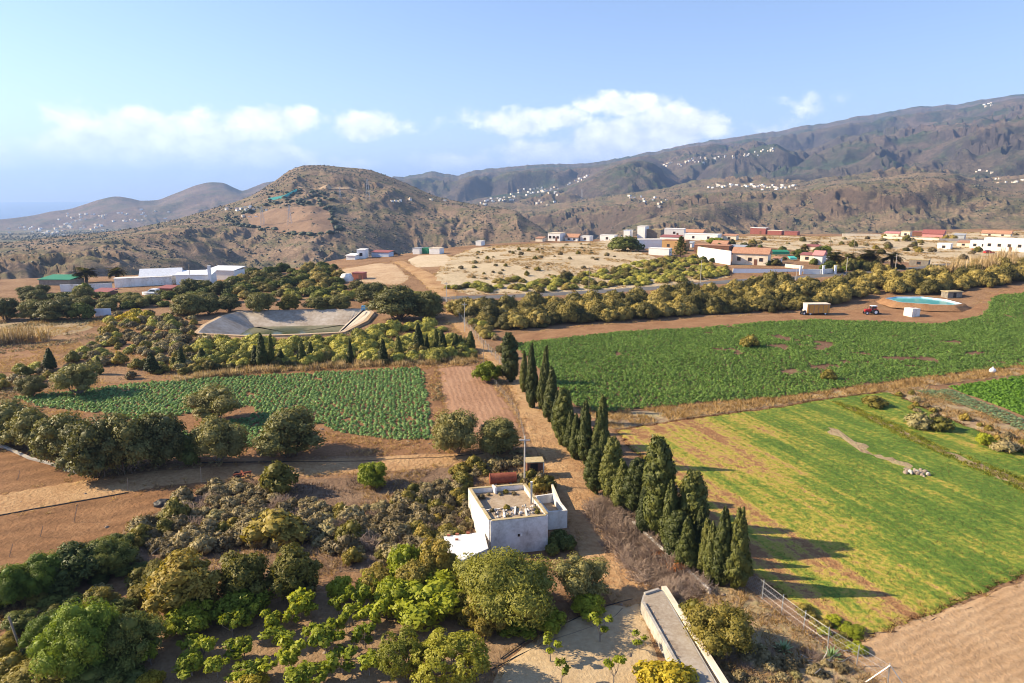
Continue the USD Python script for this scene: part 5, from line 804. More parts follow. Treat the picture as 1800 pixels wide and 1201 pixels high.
plants('grass', 'dry pale grass on the verge between the two right fields', 'grass', x, y, rng, [tuft(16, .45, .028, 550 + i, .3) for i in range(3)], (.6, 1.5), M_dryleaf)
x, y, rng = field_points(G_fallow, .5, .5, .3, .5, 37, lambda x, y, r: fbm2(x, y, .4, 3, 9) > .42)
plants('grass', 'dry grass in the fallow strip at the right', 'grass', x, y, rng, [tuft(16, .4, .028, 560 + i, .3) for i in range(3)], (.6, 1.4), M_dryleaf)
x, y, rng = field_points(SHEETS['dry_bank'], .45, .45, .3, .5, 38, lambda x, y, r: fbm2(x, y, .5, 3, 10) > .46)
plants('grass', 'dry grass on the bank between the white wall and the fence', 'grass', x, y, rng, [tuft(16, .34, .02, 570 + i, .28) for i in range(3)], (.6, 1.4), M_dryleaf)
x, y, rng = field_points(G_plateau.union(G_plateau2), 1.5, 1.5, .3, .5, 39, lambda x, y, r: fbm2(x, y, .12, 3, 11) > .53)
plants('grass', 'tufts of dry grass on the pale grassland', 'grass', x, y, rng, [tuft(16, .35, .05, 580 + i, .5) for i in range(3)], (.7, 1.7), M_dryleaf)
gg = G_bank; x, y, rng = field_points(gg, .5, .5, .3, .5, 40, lambda x, y, r: fbm2(x, y, .6, 3, 13) > .54)
plants('grass', 'dry tufts between the bushes of the stony bank', 'grass', x, y, rng, [tuft(14, .3, .02, 590 + i, .25) for i in range(3)], (.6, 1.3), M_twig)
# grass and weeds loose along the tracks
e = []
for nm in ('dirt_track', 'dirt_track_001', 'dirt_track_002', 'terrace', 'field_margin', 'tilled_plot', 'ploughed_field', 'orchard_ground', 'sandy_ground', 'red_plot', 'red_plot_001', 'field', 'yard', 'dirt_road'):
    g = SHEETS[nm]; r_ = np.random.default_rng(len(e)); L = g.exterior.length; n = int(L * 1.6)
    for t in r_.uniform(0, L, n):
        p = g.exterior.interpolate(t); e.append((p.x + r_.normal() * .5, p.y + r_.normal() * .5))
e = np.array(e); e = e[(e[:, 1] > 15) & (np.abs(np.arctan2(e[:, 0], e[:, 1])) < .72)]; rng = np.random.default_rng(41)
hb = [SHEETS[k] for k in ('dirt_track_002',)]
plants('grass', 'dry grass and weeds fringing the tracks and plots', 'grass', e[:, 0], e[:, 1], rng, [tuft(14, .30, .022, 600 + i, .25) for i in range(3)], (.4, 1.2), M_dryleaf)
g = Polygon(gp(np.array([-80, -80, 200, 500, 780, 905, 1040, 860, 760, 420, 160, -80]), np.array([1060, 560, 548, 600, 560, 640, 900, 1000, 1040, 1040, 1000, 1160]))[:, :2]).buffer(0)
bare = shapely.union_all([SHEETS[k] for k in ('crop_field', 'crop_field_001', 'dirt_track_001', 'dirt_track_002', 'tilled_plot', 'terrace', 'red_plot_001') if k in SHEETS])
x, y, rng = field_points(g, .62, .62, .3, .5, 46, lambda x, y, r: (fbm2(x, y, .16, 4, 21) > .50) & ~shapely.contains_xy(bare, x, y))
plants('grass', 'dry grass scattered over the rough ground', 'grass', x, y, rng, [tuft(14, .30, .022, 605 + i, .28) for i in range(3)], (.5, 1.4), M_dryleaf)
x, y, rng = field_points(g, .7, .7, .3, .5, 47, lambda x, y, r: (fbm2(x, y, .10, 4, 22) > .55) & ~shapely.contains_xy(bare, x, y))
plants('weeds', 'low grey green weeds scattered over the rough ground', 'weeds', x, y, rng, [dome_plant(16, .28, .22, .10, 612 + i) for i in range(3)], (.5, 1.7), M_scrub)
# clods and stones on bare ground
st = []
for i in range(3):
    m = trimesh.creation.icosphere(1, .5); v = np.array(m.vertices); v = v * (.7 + .6 * meshkit.noise(v * 2.3 + i * 5, i)[:, None]) * [1, .85, .6]; st.append((v, np.array(m.faces), unit(v)))
M_stone = mat_noise('field_stone', [(.16, .12, .09), (.27, .21, .16), (.38, .32, .26)], scale=1.2, fine=6, coords='pos')
sp = []
for nm, dens in (('dirt_bank', 1.6), ('scrub_bank', .9), ('dirt_track_002', .25), ('terrace', .22), ('dry_bank', .8), ('orchard_ground', .25), ('field_margin', .3), ('red_plot_001', .2), ('ploughed_field', .25), ('sandy_ground', .25)):
    g = SHEETS[nm]; r_ = np.random.default_rng(77 + len(sp)); x0, y0, x1, y1 = g.bounds; n = int((x1 - x0) * (y1 - y0) * dens); xx, yy = r_.uniform(x0, x1, n), r_.uniform(y0, y1, n); ok = shapely.contains_xy(g, xx, yy); sp += list(zip(xx[ok], yy[ok]))
sp = np.array(sp); rng = np.random.default_rng(43); sz = np.minimum(.06 * (1 + rng.pareto(2.2, len(sp))), .5)
scatter_stuff('loose_stones', [((p[0], p[1]), M_stone, p[2]) for p in st], np.column_stack([sp, ground_z(sp[:, 0], sp[:, 1]) + .04]), rng.uniform(0, 6.28, len(sp)), sz, rng.integers(0, 3, len(sp)), 'loose stones and clods on the bare ground', 'stones')

# --- scrub on the hillsides
from scipy.interpolate import RegularGridInterpolator
HI = RegularGridInterpolator((HR, HT), HZ, bounds_error=False, fill_value=None)
def hill_z(x, y): return HI(np.stack([np.hypot(x, y), np.arctan2(x, y)], -1))
def hill_hit(px, py, rmin=520):
    """where the hillsides are met through a point of the photograph"""
    d = ray(px, py); a = math.atan2(d[0], d[1]); r = HR[HR > rmin]; r = np.geomspace(r[0], r[-1], 4000); z = HI(np.stack([r, np.full(len(r), a)], -1)); e = (z - 30) / r - d[2] / math.hypot(d[0], d[1])
    i = np.argmax(e > 0); i = max(i, 1)
    return np.array([r[i] * math.sin(a), r[i] * math.cos(a), z[i]])
def hill_scrub(name, own_id, n, r0, r1, a0, a1, size, label, seed, mat, thr=.45, ns=1 / 45):
    rng = np.random.default_rng(seed); a = rng.uniform(a0, a1, n * 4); r = np.sqrt(rng.uniform(0, 1, n * 4) * (r1 ** 2 - r0 ** 2) + r0 ** 2); x, y = r * np.sin(a), r * np.cos(a)
    oi = own[np.clip(np.searchsorted(HR, r), 0, len(HR) - 1), np.clip(np.searchsorted(HT, a), 0, len(HT) - 1)]
    k = np.isin(oi, own_id) & (fbm2(x, y, ns, 4, seed) > thr) & (np.hypot(x, y) > rim(x, y)[0] + 60); x, y = x[k][:n], y[k][:n]
    ms = [core([((rng.normal() * .2, rng.normal() * .2, .22), (.5, .42, .4)), ((rng.normal() * .3, rng.normal() * .3, .18), (.36, .4, .32))], 1.0, 1) for i in range(4)]
    s = rng.uniform(*size, len(x)) * np.minimum(1 + rng.pareto(5, len(x)), 2.2)
    scatter_stuff(name, [((m[0], m[1]), mat, m[2]) for m in ms], np.column_stack([x, y, hill_z(x, y) - .05]), rng.uniform(0, 6.28, len(x)), np.column_stack([s, s, s * rng.uniform(.7, 1.1, len(x))]), rng.integers(0, 4, len(x)), label, 'scrub')
M_hillscrub = mat_leaf('hill_scrub', [(.075, .07, .05), (.11, .105, .07), (.15, .14, .095)], .05, pos_scale=.02, rnd=.6, gain=np.ones(3))
hill_scrub('hill_scrub', [1], 11000, 520, 1380, -.78, .08, (.8, 1.9), 'grey green scrub over the large brown hill', 51, M_hillscrub, .44)
hill_scrub('hill_scrub', [2], 6000, 850, 1950, -.05, .78, (1.0, 2.6), 'scrub over the long brown ridge on the right', 52, M_hillscrub, .5)
hill_scrub('hill_scrub', [0], 5000, 700, 3000, -.78, -.1, (2, 5), 'trees and scrub over the plain by the coast', 53, M_hillscrub, .48, 1 / 120)
# ---------------------------------------------------------------- buildings and other things
M_white = mat_plain('white_wash', (.74, .72, .68), .85, var=.06, scale=.8)
def mat_oldwall(name, cols, streak=True):
    return mat_noise(name, cols, scale=.5, fine=2.5, fine_amt=.45, rough=.9, bump=.4, bump_scale=6, bump_dist=.03, stretch=(1, 1, .35))
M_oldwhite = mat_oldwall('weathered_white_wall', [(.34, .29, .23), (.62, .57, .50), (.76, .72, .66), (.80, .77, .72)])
M_oldwhite_shaded = mat_oldwall('weathered_wall_shaded', [(.26, .235, .21), (.45, .42, .39), (.60, .575, .55), (.66, .64, .62)])  # weathered white again, darker: shade of the front wall put into the colour
M_cream = mat_oldwall('cream_wall', [(.55, .46, .33), (.70, .60, .46), (.76, .68, .55)])
M_roofdirt = mat_noise('roof_dirt', [(.20, .14, .09), (.36, .27, .18), (.46, .37, .27)], scale=.9, fine=4, bump=.7, bump_scale=6, bump_dist=.06)
M_coping = mat_noise('mossy_coping', [(.30, .22, .11), (.44, .34, .18), (.55, .46, .30)], scale=1.2, fine=6)
M_concrete = mat_noise('stained_concrete', [(.26, .23, .19), (.40, .37, .32), (.54, .51, .46)], scale=.6, fine=3, bump=.4, bump_scale=5, bump_dist=.04)
M_liner = mat_noise('reservoir_lining', [(.27, .205, .15), (.38, .31, .24), (.48, .41, .33), (.58, .52, .45)], scale=.16, fine=1.1, stretch=(1, 1, .3), bump=.3)
M_tile = mat_noise('clay_tiles', [(.32, .15, .09), (.42, .22, .135), (.50, .29, .18)], scale=1.2, fine=5, bump=.6, bump_scale=5)
M_redroof = mat_plain('red_sheet_roof', (.30, .10, .08), .6); M_greyroof = mat_plain('grey_sheet_roof', (.36, .37, .38), .5); M_greenroof = mat_plain('green_sheet', (.03, .22, .11), .6); M_bluewall = mat_plain('pale_blue_wall', (.52, .58, .68), .8)
M_ochre = mat_plain('ochre_wall', (.46, .27, .11), .8); M_stonewall = mat_noise('dark_stone_wall', [(.12, .10, .08), (.22, .19, .15), (.32, .28, .22)], scale=1.5, fine=5); M_brown = mat_plain('brown_paint', (.17, .075, .045), .6); M_pink = mat_plain('pink_wall', (.55, .24, .22), .8)
M_dark = mat_plain('dark_opening', (.015, .014, .013), .5); M_pane = mat_plain('window_glass', (.03, .035, .04), .1, spec=.8); M_red = mat_plain('red_paint', (.42, .025, .02), .4); M_rusty = mat_noise('rusty_iron', [(.13, .04, .022), (.24, .07, .04), (.32, .12, .07)], scale=2.5, fine=9, rough=.7, coords='obj')
M_black = mat_plain('black_rubber', (.018, .018, .02), .6); M_metal = mat_plain('galvanised_metal', (.42, .42, .42), .45, .6); M_pole = mat_plain('pale_pole', (.50, .46, .40), .8); M_wood = mat_plain('grey_wood', (.27, .21, .15), .85, var=.25); M_orangebox = mat_plain('orange_plywood', (.55, .26, .05), .6, var=.15); M_turq = mat_plain('turquoise_sheet', (.08, .48, .42), .6); M_bluesheet = mat_plain('blue_sheet', (.09, .30, .52), .6); M_whitesheet = mat_plain('white_sheet', (.78, .79, .80), .5); M_brick = mat_plain('red_brick', (.36, .12, .07), .8, var=.2)
M_water = usdkit.material(stage, LOOK + 'green_water', {'n': ('noise_texture', {'scale': 2.0, 'detail': 4}), 'b': ('bump', {'strength': .12, 'distance': .1}), 'p': ('principled_bsdf', {'base_color': (.085, .095, .035), 'roughness': .12})}, [('n.fac', 'b.height'), ('b.normal', 'p.normal')], surface='p.BSDF')
M_pool = usdkit.material(stage, LOOK + 'turquoise_water', {'n': ('noise_texture', {'scale': 2.0, 'detail': 4}), 'b': ('bump', {'strength': .12, 'distance': .1}), 'p': ('principled_bsdf', {'base_color': (.10, .42, .42), 'roughness': .15})}, [('n.fac', 'b.height'), ('b.normal', 'p.normal')], surface='p.BSDF')

def slab(poly, z0, z1):
    """a flat-topped solid over a plan polygon (list of x, y)"""
    g = Polygon(poly); m = trimesh.creation.extrude_polygon(g if g.exterior.is_ccw else Polygon(poly[::-1]), z1 - z0, engine='earcut'); m.apply_translation((0, 0, z0)); return m
def bar(a, b, r, n=6): v, f, _ = tube([a, b], [r, r], n); return trimesh.Trimesh(v, f, process=False)
def box(x0, x1, y0, y1, z0, z1): m = trimesh.creation.box((x1 - x0, y1 - y0, z1 - z0)); m.apply_translation(((x0 + x1) / 2, (y0 + y1) / 2, (z0 + z1) / 2)); return m
def wallseg(a, b, th, z0, z1):
    a, b = np.array(a, float), np.array(b, float); d = unit(b - a); n = np.array([-d[1], d[0]]) * th / 2
    return slab([tuple(a + n), tuple(b + n), tuple(b - n), tuple(a - n)], z0, z1)
cat_ = lambda ms: trimesh.util.concatenate(ms)

# --- the white house with its annexes
HC = (0.4, 56.3); hz0 = float(ground_z(*HC))
house = thing('white_house', 'old white flat roofed house with rubble on its roof beside the track', 'house', (HC[0], HC[1], hz0))
FL, FR, RR, RL = [np.array(p) - HC for p in ((-1.81, 52.75), (3.01, 53.78), (1.15, 60.35), (-3.98, 59.32))]
Hh = 3.2; lerp = lambda a, b, t: a + (b - a) * t
ML, MR = lerp(FL, RL, .34), lerp(FR, RR, .34)
def ins(poly, d): return list(Polygon(poly).buffer(-d, join_style=2).exterior.coords)[:-1]
obj('wall', wallseg(FL, FR, .22, -.4, Hh), M_oldwhite_shaded, house, label='front wall of the house, its shade painted in as grey')
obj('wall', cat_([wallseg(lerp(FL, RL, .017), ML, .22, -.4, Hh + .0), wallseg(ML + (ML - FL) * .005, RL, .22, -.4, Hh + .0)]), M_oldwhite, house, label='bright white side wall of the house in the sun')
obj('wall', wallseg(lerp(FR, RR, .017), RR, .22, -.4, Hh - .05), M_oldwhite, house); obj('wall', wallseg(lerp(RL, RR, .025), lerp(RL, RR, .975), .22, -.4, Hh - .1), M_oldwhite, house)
obj('roof', slab([tuple(p) for p in ins([FL, FR, RR, RL], .1)], Hh - .75, Hh - .55), M_roofdirt, house)
obj('roof', slab([tuple(p) for p in ins([FL, FR, MR, ML], .115)], Hh - .545, Hh - .20), M_roofdirt, house, label='raised front part of the roof strewn with rubble')
for a, b, zt in ((FL, FR, Hh), (FR, MR, Hh + .02), (MR, RR, Hh - .05), (RL, RR, Hh - .1), (ML, RL, Hh), (FL, ML, Hh + .03)):
    d = unit(b - a); obj('coping', wallseg(a + d * .13, b - d * .13, .27, zt + .003, zt + .06), M_coping, house)
obj('low_wall', wallseg(lerp(ML, MR, .06), lerp(ML, MR, .5), .16, Hh - .5, Hh - .12), M_oldwhite, house)
obj('low_wall', wallseg(lerp(RL, RR, .42), lerp(RL, RR, .44) + (FL - RL) * .10, .16, Hh - .5, Hh + .12), M_oldwhite, house)
wv = unit(FR - FL); nv = np.array([wv[1], -wv[0]]); hp = FL + wv * 2.42 + nv * .115
obj('window', slab([tuple(hp - wv * .09), tuple(hp + wv * .09), tuple(hp + wv * .09 + nv * .02), tuple(hp - wv * .09 + nv * .02)], 1.55, 1.78), M_dark, house)
obj('pale_patch', slab([tuple(hp + wv * .16), tuple(hp + wv * .30), tuple(hp + wv * .30 + nv * .02), tuple(hp + wv * .16 + nv * .02)], 1.57, 1.80), M_white, house)
rb = np.random.default_rng(60)
def roofpt(u, v): return lerp(lerp(FL, FR, u), lerp(RL, RR, u), v)
for i in range(60):
    p = roofpt(rb.uniform(.08, .92), rb.uniform(.10, .37)); m = trimesh.creation.icosphere(1, rb.uniform(.05, .19)); m.vertices *= rb.uniform(.5, 1.2, 3); m.apply_translation((p[0], p[1], Hh - .16)); obj('rubble', m, [M_concrete, M_stone, M_oldwhite][i % 3], house)
for u0, u1, v in ((.28, .34, .16), (.48, .58, .22), (.66, .72, .13)): obj('fallen_beam', wallseg(roofpt(u0, v - .08), roofpt(u1, v + .12), .14, Hh - .19, Hh - .05), M_oldwhite, house)
def local(h, p): return p
def roof_weed(u, v, k, s):
    p = roofpt(u, v) + HC; c, H, W = KIND[k]; copy_of(c, 'roof_weed', 'weeds growing on the roof of the white house', 'weeds', (p[0], p[1], hz0 + Hh - (.22 if v < .34 else .56)), rb.uniform(0, 360), s, 'weeds on the roof of the white house')
for u, v in ((.15, .3), (.3, .36), (.42, .33), (.6, .35), (.75, .34), (.9, .25), (.88, .12), (.35, .12), (.62, .9), (.75, .84), (.5, .86), (.3, .88), (.15, .8)): roof_weed(u, v, 'green_scrub_0' if (u * 10) % 2 < 1 else 'scrub_0', rb.uniform(.25, .5))
AL = [np.array(p) for p in ((-5.8, 53.2), (-2.42, 54.05), (-1.95, 51.25), (-4.61, 48.74))]; ac = sum(AL) / 4; az = float(ground_z(*ac)); al = [p - ac for p in AL]
ann = thing('annexe', 'low white annexe with a flat white roof against the left side of the house', 'annexe', (*ac, az))
obj('wall', slab([tuple(p) for p in ins(al, .08)], -.5, 1.4), M_oldwhite, ann); obj('roof', slab([tuple(p) for p in al], 1.403, 1.5), M_white, ann)
for t in (.12, .33, .6): obj('stone', box(*(lambda q: (q[0] - .14, q[0] + .14, q[1] - .09, q[1] + .09))(lerp(al[0], al[1], t)), 1.503, 1.64), M_brick, ann)
q = lerp(al[0], al[2], .3); obj('brick', box(q[0] - .13, q[0] + .13, q[1] - .07, q[1] + .07, 1.503, 1.62), M_brick, ann)
AR = [np.array(p) for p in ((3.30, 57.35), (4.95, 57.7), (3.98, 61.2), (2.20, 60.6))]; ac = sum(AR) / 4; az = float(ground_z(*ac)); ar = [p - ac for p in AR]
anr = thing('annexe', 'small white walled yard without a roof behind the right side of the house', 'annexe', (*ac, az))
for i in range(4):
    a, b = ar[i], ar[(i + 1) % 4]; d = unit(b - a); obj('wall', wallseg(a + d * (.09 if i % 2 else -.09), b + d * (-.09 if i % 2 else .09), .18, -.4, 1.75), M_oldwhite, anr)
obj('floor', slab([tuple(p) for p in ins(ar, .1)], -.3, .9), M_roofdirt, anr)
# yard wall running back from the annexe along the track
ya, yb = np.array((4.72, 60.2)), np.array((3.95, 66.5)); tag(obj('yard_wall', wallseg(ya, yb, .2, -.3, .9), M_cream), 'low wall along the track behind the house', 'wall')
scatter(['green_scrub_0', 'green_scrub_1', 'scrub_3'], 'scrub_bush', 'green bush in the yard behind the house', 'bush', [(905, 850), (925, 842), (962, 852), (968, 866), (930, 868)], 12, (1.0, 2.0), 'bushes in the yard behind the house', .4, (1.0, 1.5), seed=61)
scatter(['dark_bush_1'], 'creeper_bush', 'dark glossy bush at the right corner of the house', 'bush', [(962, 968), (985, 940), (1000, 965), (985, 990)], 4, (1.2, 1.8), 'dark glossy bushes at the house corner', .4, (.9, 1.2), seed=62)
sp_ = gp(939, 836); sh = thing('shed', 'small brown shed with a pale flat roof beside the track', 'shed', sp_, 6)
obj('wall', box(-.85, .85, -.6, .6, -.2, 1.75), M_brown, sh); obj('roof', box(-.98, .98, -.75, .75, 1.753, 1.86), M_coping, sh); obj('door', box(-.5, .3, -.63, -.60, 0, 1.6), M_dark, sh); obj('post', box(.86, .98, -.72, -.6, -.2, 1.75), M_oldwhite, sh)
tp = gp(884, 852); tk = thing('rusty_tank', 'rusty red cylindrical tank lying behind the house', 'tank', tp, 8)
cy = trimesh.creation.cylinder(.55, 2.7, sections=28); cy.apply_transform(trimesh.transformations.rotation_matrix(math.pi / 2, (0, 1, 0))); cy.apply_translation((0, 0, .75)); obj('body', cy, M_rusty, tk, smooth=35)
for x in (-1.37, 1.37): c2 = trimesh.creation.cylinder(.58, .06, sections=28); c2.apply_transform(trimesh.transformations.rotation_matrix(math.pi / 2, (0, 1, 0))); c2.apply_translation((x, 0, .75)); obj('end_cap', c2, M_rusty, tk, smooth=35)
for x in (-.8, .8): obj('support', box(x - .12, x + .12, -.45, .45, -.1, .3), M_concrete, tk)

# --- reservoir: a raised basin with sloping concrete sides
def basin(name, label, cat, rimpx, rim_h, depth, inset, outset, m_in, m_out, m_water, water_h, outline=None):
    g = outline or Polygon(gp(np.array([p[0] for p in rimpx], float), np.array([p[1] for p in rimpx], float))[:, :2]).buffer(.4).buffer(-.4)
    n = 120; R0 = [np.array([q.exterior.interpolate(i / n, normalized=True).coords[0] for i in range(n)]) for q in (g,)][0]; c = np.array(g.centroid.coords[0]); zg = 0.0 if outline else float(ground_z(*c))
    d = unit(c - R0); t = thing(name, label, cat, (c[0], c[1], zg)); L = R0 - c
    nrm = np.roll(L, 1, 0) - np.roll(L, -1, 0); nrm = unit(np.column_stack([-nrm[:, 1], nrm[:, 0]])); nrm *= np.sign((nrm * -L).sum(1, keepdims=True).sum() or 1)
    if outline:
        for _ in range(10): nrm = unit(nrm + .5 * np.roll(nrm, 1, 0) + .5 * np.roll(nrm, -1, 0))
    def ring(a, z): return np.column_stack([L + (nrm if outline else -unit(L)) * a, np.full(n, z)])
    def skirt(rs):
        V = np.vstack(rs); a = np.arange(len(rs) * n).reshape(-1, n); b = np.roll(a, -1, 1); return V, np.stack([a[:-1], b[:-1], b[1:], a[1:]], -1).reshape(-1, 4)
    wob = lambda r, s: r + np.column_stack([np.zeros((n, 2)), .25 * s * (meshkit.noise(np.column_stack([r[:, :2] * .25, np.zeros(n)]), 3) - .5)])
    obj('bank', skirt([wob(ring(-outset, -.3), 1), wob(ring(-outset * .5, rim_h * .6), 1), ring(-.9, rim_h), ring(-.12, rim_h)]), m_out, t, smooth=40)
    obj('lining', skirt([ring(-.12, rim_h + .004), ring(.0, rim_h + .03), ring(.12, rim_h), ring(inset, rim_h - depth)]), m_in, t, smooth=40)
    f = (rim_h - water_h) / depth; w = ring(inset * f - .05, water_h); V = np.vstack([w, [[0, 0, water_h]]]); F = np.array([[i, (i + 1) % n, n] for i in range(n)])
    pr = obj('water', (V, F), m_water, t); return t, c, zg, L
M_bankearth = M_yard
bs, bc, bz, BL = basin('reservoir', 'concrete lined irrigation reservoir, half empty, with green water', 'reservoir', [(348, 590)], 0.6, 4.0, 8.5, 1.6, M_liner, M_yard, M_water, -2.4, RES)
at0 = lambda px, py: ray(px, py) * (-30.0 / ray(px, py)[2]) + [0, 0, 30.0]
a = at0(640, 551); b = at0(590, 574); tag(obj('pipe', bar(a + [0, 0, .9], b + [0, 0, -2.2], .2), M_black), 'black pipe running down the side of the reservoir', 'pipe')
p = at0(641, 549); tag(obj('valve_box', box(p[0] - .7, p[0] + .7, p[1] - .5, p[1] + .5, p[2] + .5, p[2] + 1.7), M_bluesheet), 'small pale blue box at the head of the reservoir pipe', 'box')
pn, pc, pz, PL = basin('pond', 'round irrigation pond lined with blue and white sheet, turquoise water', 'pond', [(1556, 531), (1575, 526), (1620, 524), (1662, 530), (1690, 541), (1672, 546), (1630, 545), (1580, 541)], 1.0, 1.6, 2.0, 2.6, mat_noise('blue_white_sheet', [(.10, .30, .50), (.30, .50, .62), (.66, .72, .74), (.74, .76, .77)], scale=.10, fine=.5, fine_amt=.3, rough=.5), M_redtrack, M_pool, .72)

# --- walls and fences near the camera
def profile_wall(name, label, cat, pts, th, h, mat, cap=None, cap_mat=None):
    t = thing(name, label, cat, (*pts[0], float(ground_z(*pts[0])))); o = np.array(pts[0])
    for i in range(len(pts) - 1):
        a, b = np.array(pts[i]) - o, np.array(pts[i + 1]) - o; obj('wall', wallseg(a, b, th, -.3, h), mat, t)
        if cap: obj('coping', wallseg(a, b, th + .06, h + .002, h + cap), cap_mat, t)
    return t
profile_wall('garden_wall', 'straight white topped wall between the concrete channel and the bank', 'wall', [(11.5, 46.6), (13.1, 35.2)], .34, .9, M_cream, .06, M_cream)
profile_wall('low_wall', 'thin low pale wall between the dead bushes and the nearest cypresses', 'wall', [(11.2, 58.0), (12.6, 53.6), (14.6, 48.4), (15.1, 46.9)], .2, .45, M_cream, .05, M_oldwhite)
tkp = [np.array(p) for p in ((9.4, 44.6), (9.75, 45.6), (11.0, 46.3), (11.35, 46.2), (12.6, 35.2), (10.7, 35.2))]
tc = sum(tkp) / 6; ck = thing('concrete_tank', 'long raised concrete slab with a stained cracked side, rounded at its far end', 'concrete slab', (*tc, float(ground_z(*tc))))
obj('wall', slab([tuple(p - tc) for p in tkp], -.3, .85), M_concrete, ck); obj('top', slab([tuple(p) for p in ins([p - tc for p in tkp], .12)], .853, .87), mat_noise('gravelly_concrete', [(.24, .18, .13), (.36, .30, .23), (.46, .41, .35)], scale=.5, fine=5), ck)
e0, e1 = tkp[0] - tc, tkp[5] - tc
obj('rim', wallseg(e0 + [.12, -.15], e1 + [.12, 0], .2, .873, 1.02), M_concrete, ck); obj('rim', wallseg(tkp[1] - tc + [.1, .0], tkp[2] - tc + [0, -.12], .2, .873, 1.0), M_concrete, ck)
for k in range(11):
    q = lerp(e0, e1, (k + .7) / 12) + [.42, 0]; obj('weed', (lambda m: (m[0] * .6 + [q[0], q[1], .86], m[1]))(tuft(14, .32, .03, 620 + k, .2)), M_twig, ck)
def wire_fence(name, label, cat, px, h, gap, post_mat, wires=6, slack=.1, brace=False, mesh=True):
    q = gp(np.array([p[0] for p in px], float), np.array([p[1] for p in px], float)); ls = LineString(q[:, :2]); n = max(2, int(ls.length / gap)); P = np.array([ls.interpolate(i / n, normalized=True).coords[0] for i in range(n + 1)]); P = on_ground(P); o = P[0].copy(); P = P - o
    t = thing(name, label, cat, o); rng = np.random.default_rng(len(px) + n)
    for p in P: l = np.array([*rng.normal(size=2) * .05, 0]); obj('post', bar(p - [0, 0, .3], p + l + [0, 0, h + .12], .035, 6), post_mat, t)
    ws = []
    for i in range(len(P) - 1):
        a, b = P[i], P[i + 1]
        if mesh:
            L = np.linalg.norm(b - a); k = int(L / .34)
            for j in range(-4, k + 1):
                for s in (0, 1):
                    u0, u1 = j * .34, j * .34 + 4 * .34; z0, z1 = (.06, h) if s == 0 else (h, .06); f0, f1 = np.clip([u0 / L, u1 / L], 0, 1); zz0 = z0 + (z1 - z0) * (f0 * L - u0) / (u1 - u0); zz1 = z0 + (z1 - z0) * (f1 * L - u0) / (u1 - u0)
                    if f1 > f0: ws.append(tube([a + (b - a) * f0 + [0, 0, zz0], a + (b - a) * f1 + [0, 0, zz1]], [.0055, .0055], 3))
        for k in range(wires): z = .08 + (h - .1) * k / (wires - 1); ws.append(tube([a + [0, 0, z], b + [0, 0, z]], [.007, .007], 3))
    m = join(ws); obj('wire_netting', (m[0], m[1]), M_metal, t)
    if brace:
        for d in ((-1.3, .3), (1.0, -.9)): obj('brace', bar(P[-1] + [0, 0, h], P[-1] + [d[0], d[1], 0], .03, 6), post_mat, t)
    return t
wire_fence('wire_fence', 'chain link fence on thin grey posts below the nearest cypress', 'fence', [(1308, 1028), (1350, 1062), (1395, 1098), (1445, 1134), (1480, 1156), (1520, 1182), (1560, 1207)], 1.5, 2.0, M_metal, 4, brace=True)
wire_fence('wire_fence', 'grey wire fence along the upper part of the dirt track', 'fence', [(783, 532), (800, 552), (825, 582), (852, 612), (878, 640), (903, 655)], 1.5, 3.2, M_pole, 9, mesh=False)
wire_fence('wire_fence', 'old wire fence between the tilled plot and the dirt track', 'fence', [(845, 652), (880, 690), (905, 722), (918, 755), (925, 790)], 1.0, 2.6, M_wood, 4, mesh=False)
for i, (x, y, h, mt, lab, r) in enumerate([(922, 856, 86, M_pole, 'pale utility pole beside the brown shed', .10), (785, 530, 34, M_pole, 'white utility pole at the top of the upper fence', .12), (817, 584, 52, M_pole, 'grey pole halfway down the upper fence', .09), (850, 640, 40, M_wood, 'thin pole beside the small bright tree', .07), (1035, 516, 46, M_wood, 'dark pole beside the asphalt road', .10), (1231, 498, 40, M_pole, 'thin pole between the spurge shrubs', .08), (1487, 482, 28, M_pole, 'pale lamp post before the palms', .10), (1573, 480, 32, M_pole, 'pale pole at the roadside right of the palms', .10), (1500, 446, 28, M_wood, 'dark pole on the far grassland', .12), (1458, 442, 24, M_wood, 'slender dark pole behind the sheds', .14), (335, 500, 34, M_wood, 'wooden pole before the garage of the white sheds', .12), (955, 440, 26, M_wood, 'thin pole on the pale grassland', .08), (1399, 492, 20, M_pole, 'pole before the long white garden wall', .09)]):
    p = gp(x, y); m = mpp(p); H = h * m / math.cos(math.atan2(30 - p[2], math.hypot(p[0], p[1]))); t = thing('utility_pole', lab, 'pole', p); obj('pole', (lambda v: (v[0], v[1]))(tube([(0, 0, -.3), (0, 0, H)], [r, r * .7], 8)), mt, t)
    if h > 40 or 'utility' in lab: obj('crossarm', box(-.55, .55, -.05, .05, H - .5, H - .38), mt, t)
    else: obj('cap', box(-r * 1.4, r * 1.4, -r * 1.4, r * 1.4, H - .02, H + .12), mt, t)
p = roofpt(.93, .52) + HC; t = thing('roof_post', 'grey concrete post standing on the roof of the white house', 'post', (p[0] + .05, p[1], hz0 + Hh - .5)); obj('post', box(-.09, .09, -.09, .09, -.1, 2.0), M_concrete, t); obj('cap', box(-.1, .1, -.1, .1, 2.003, 2.08), M_oldwhite, t)
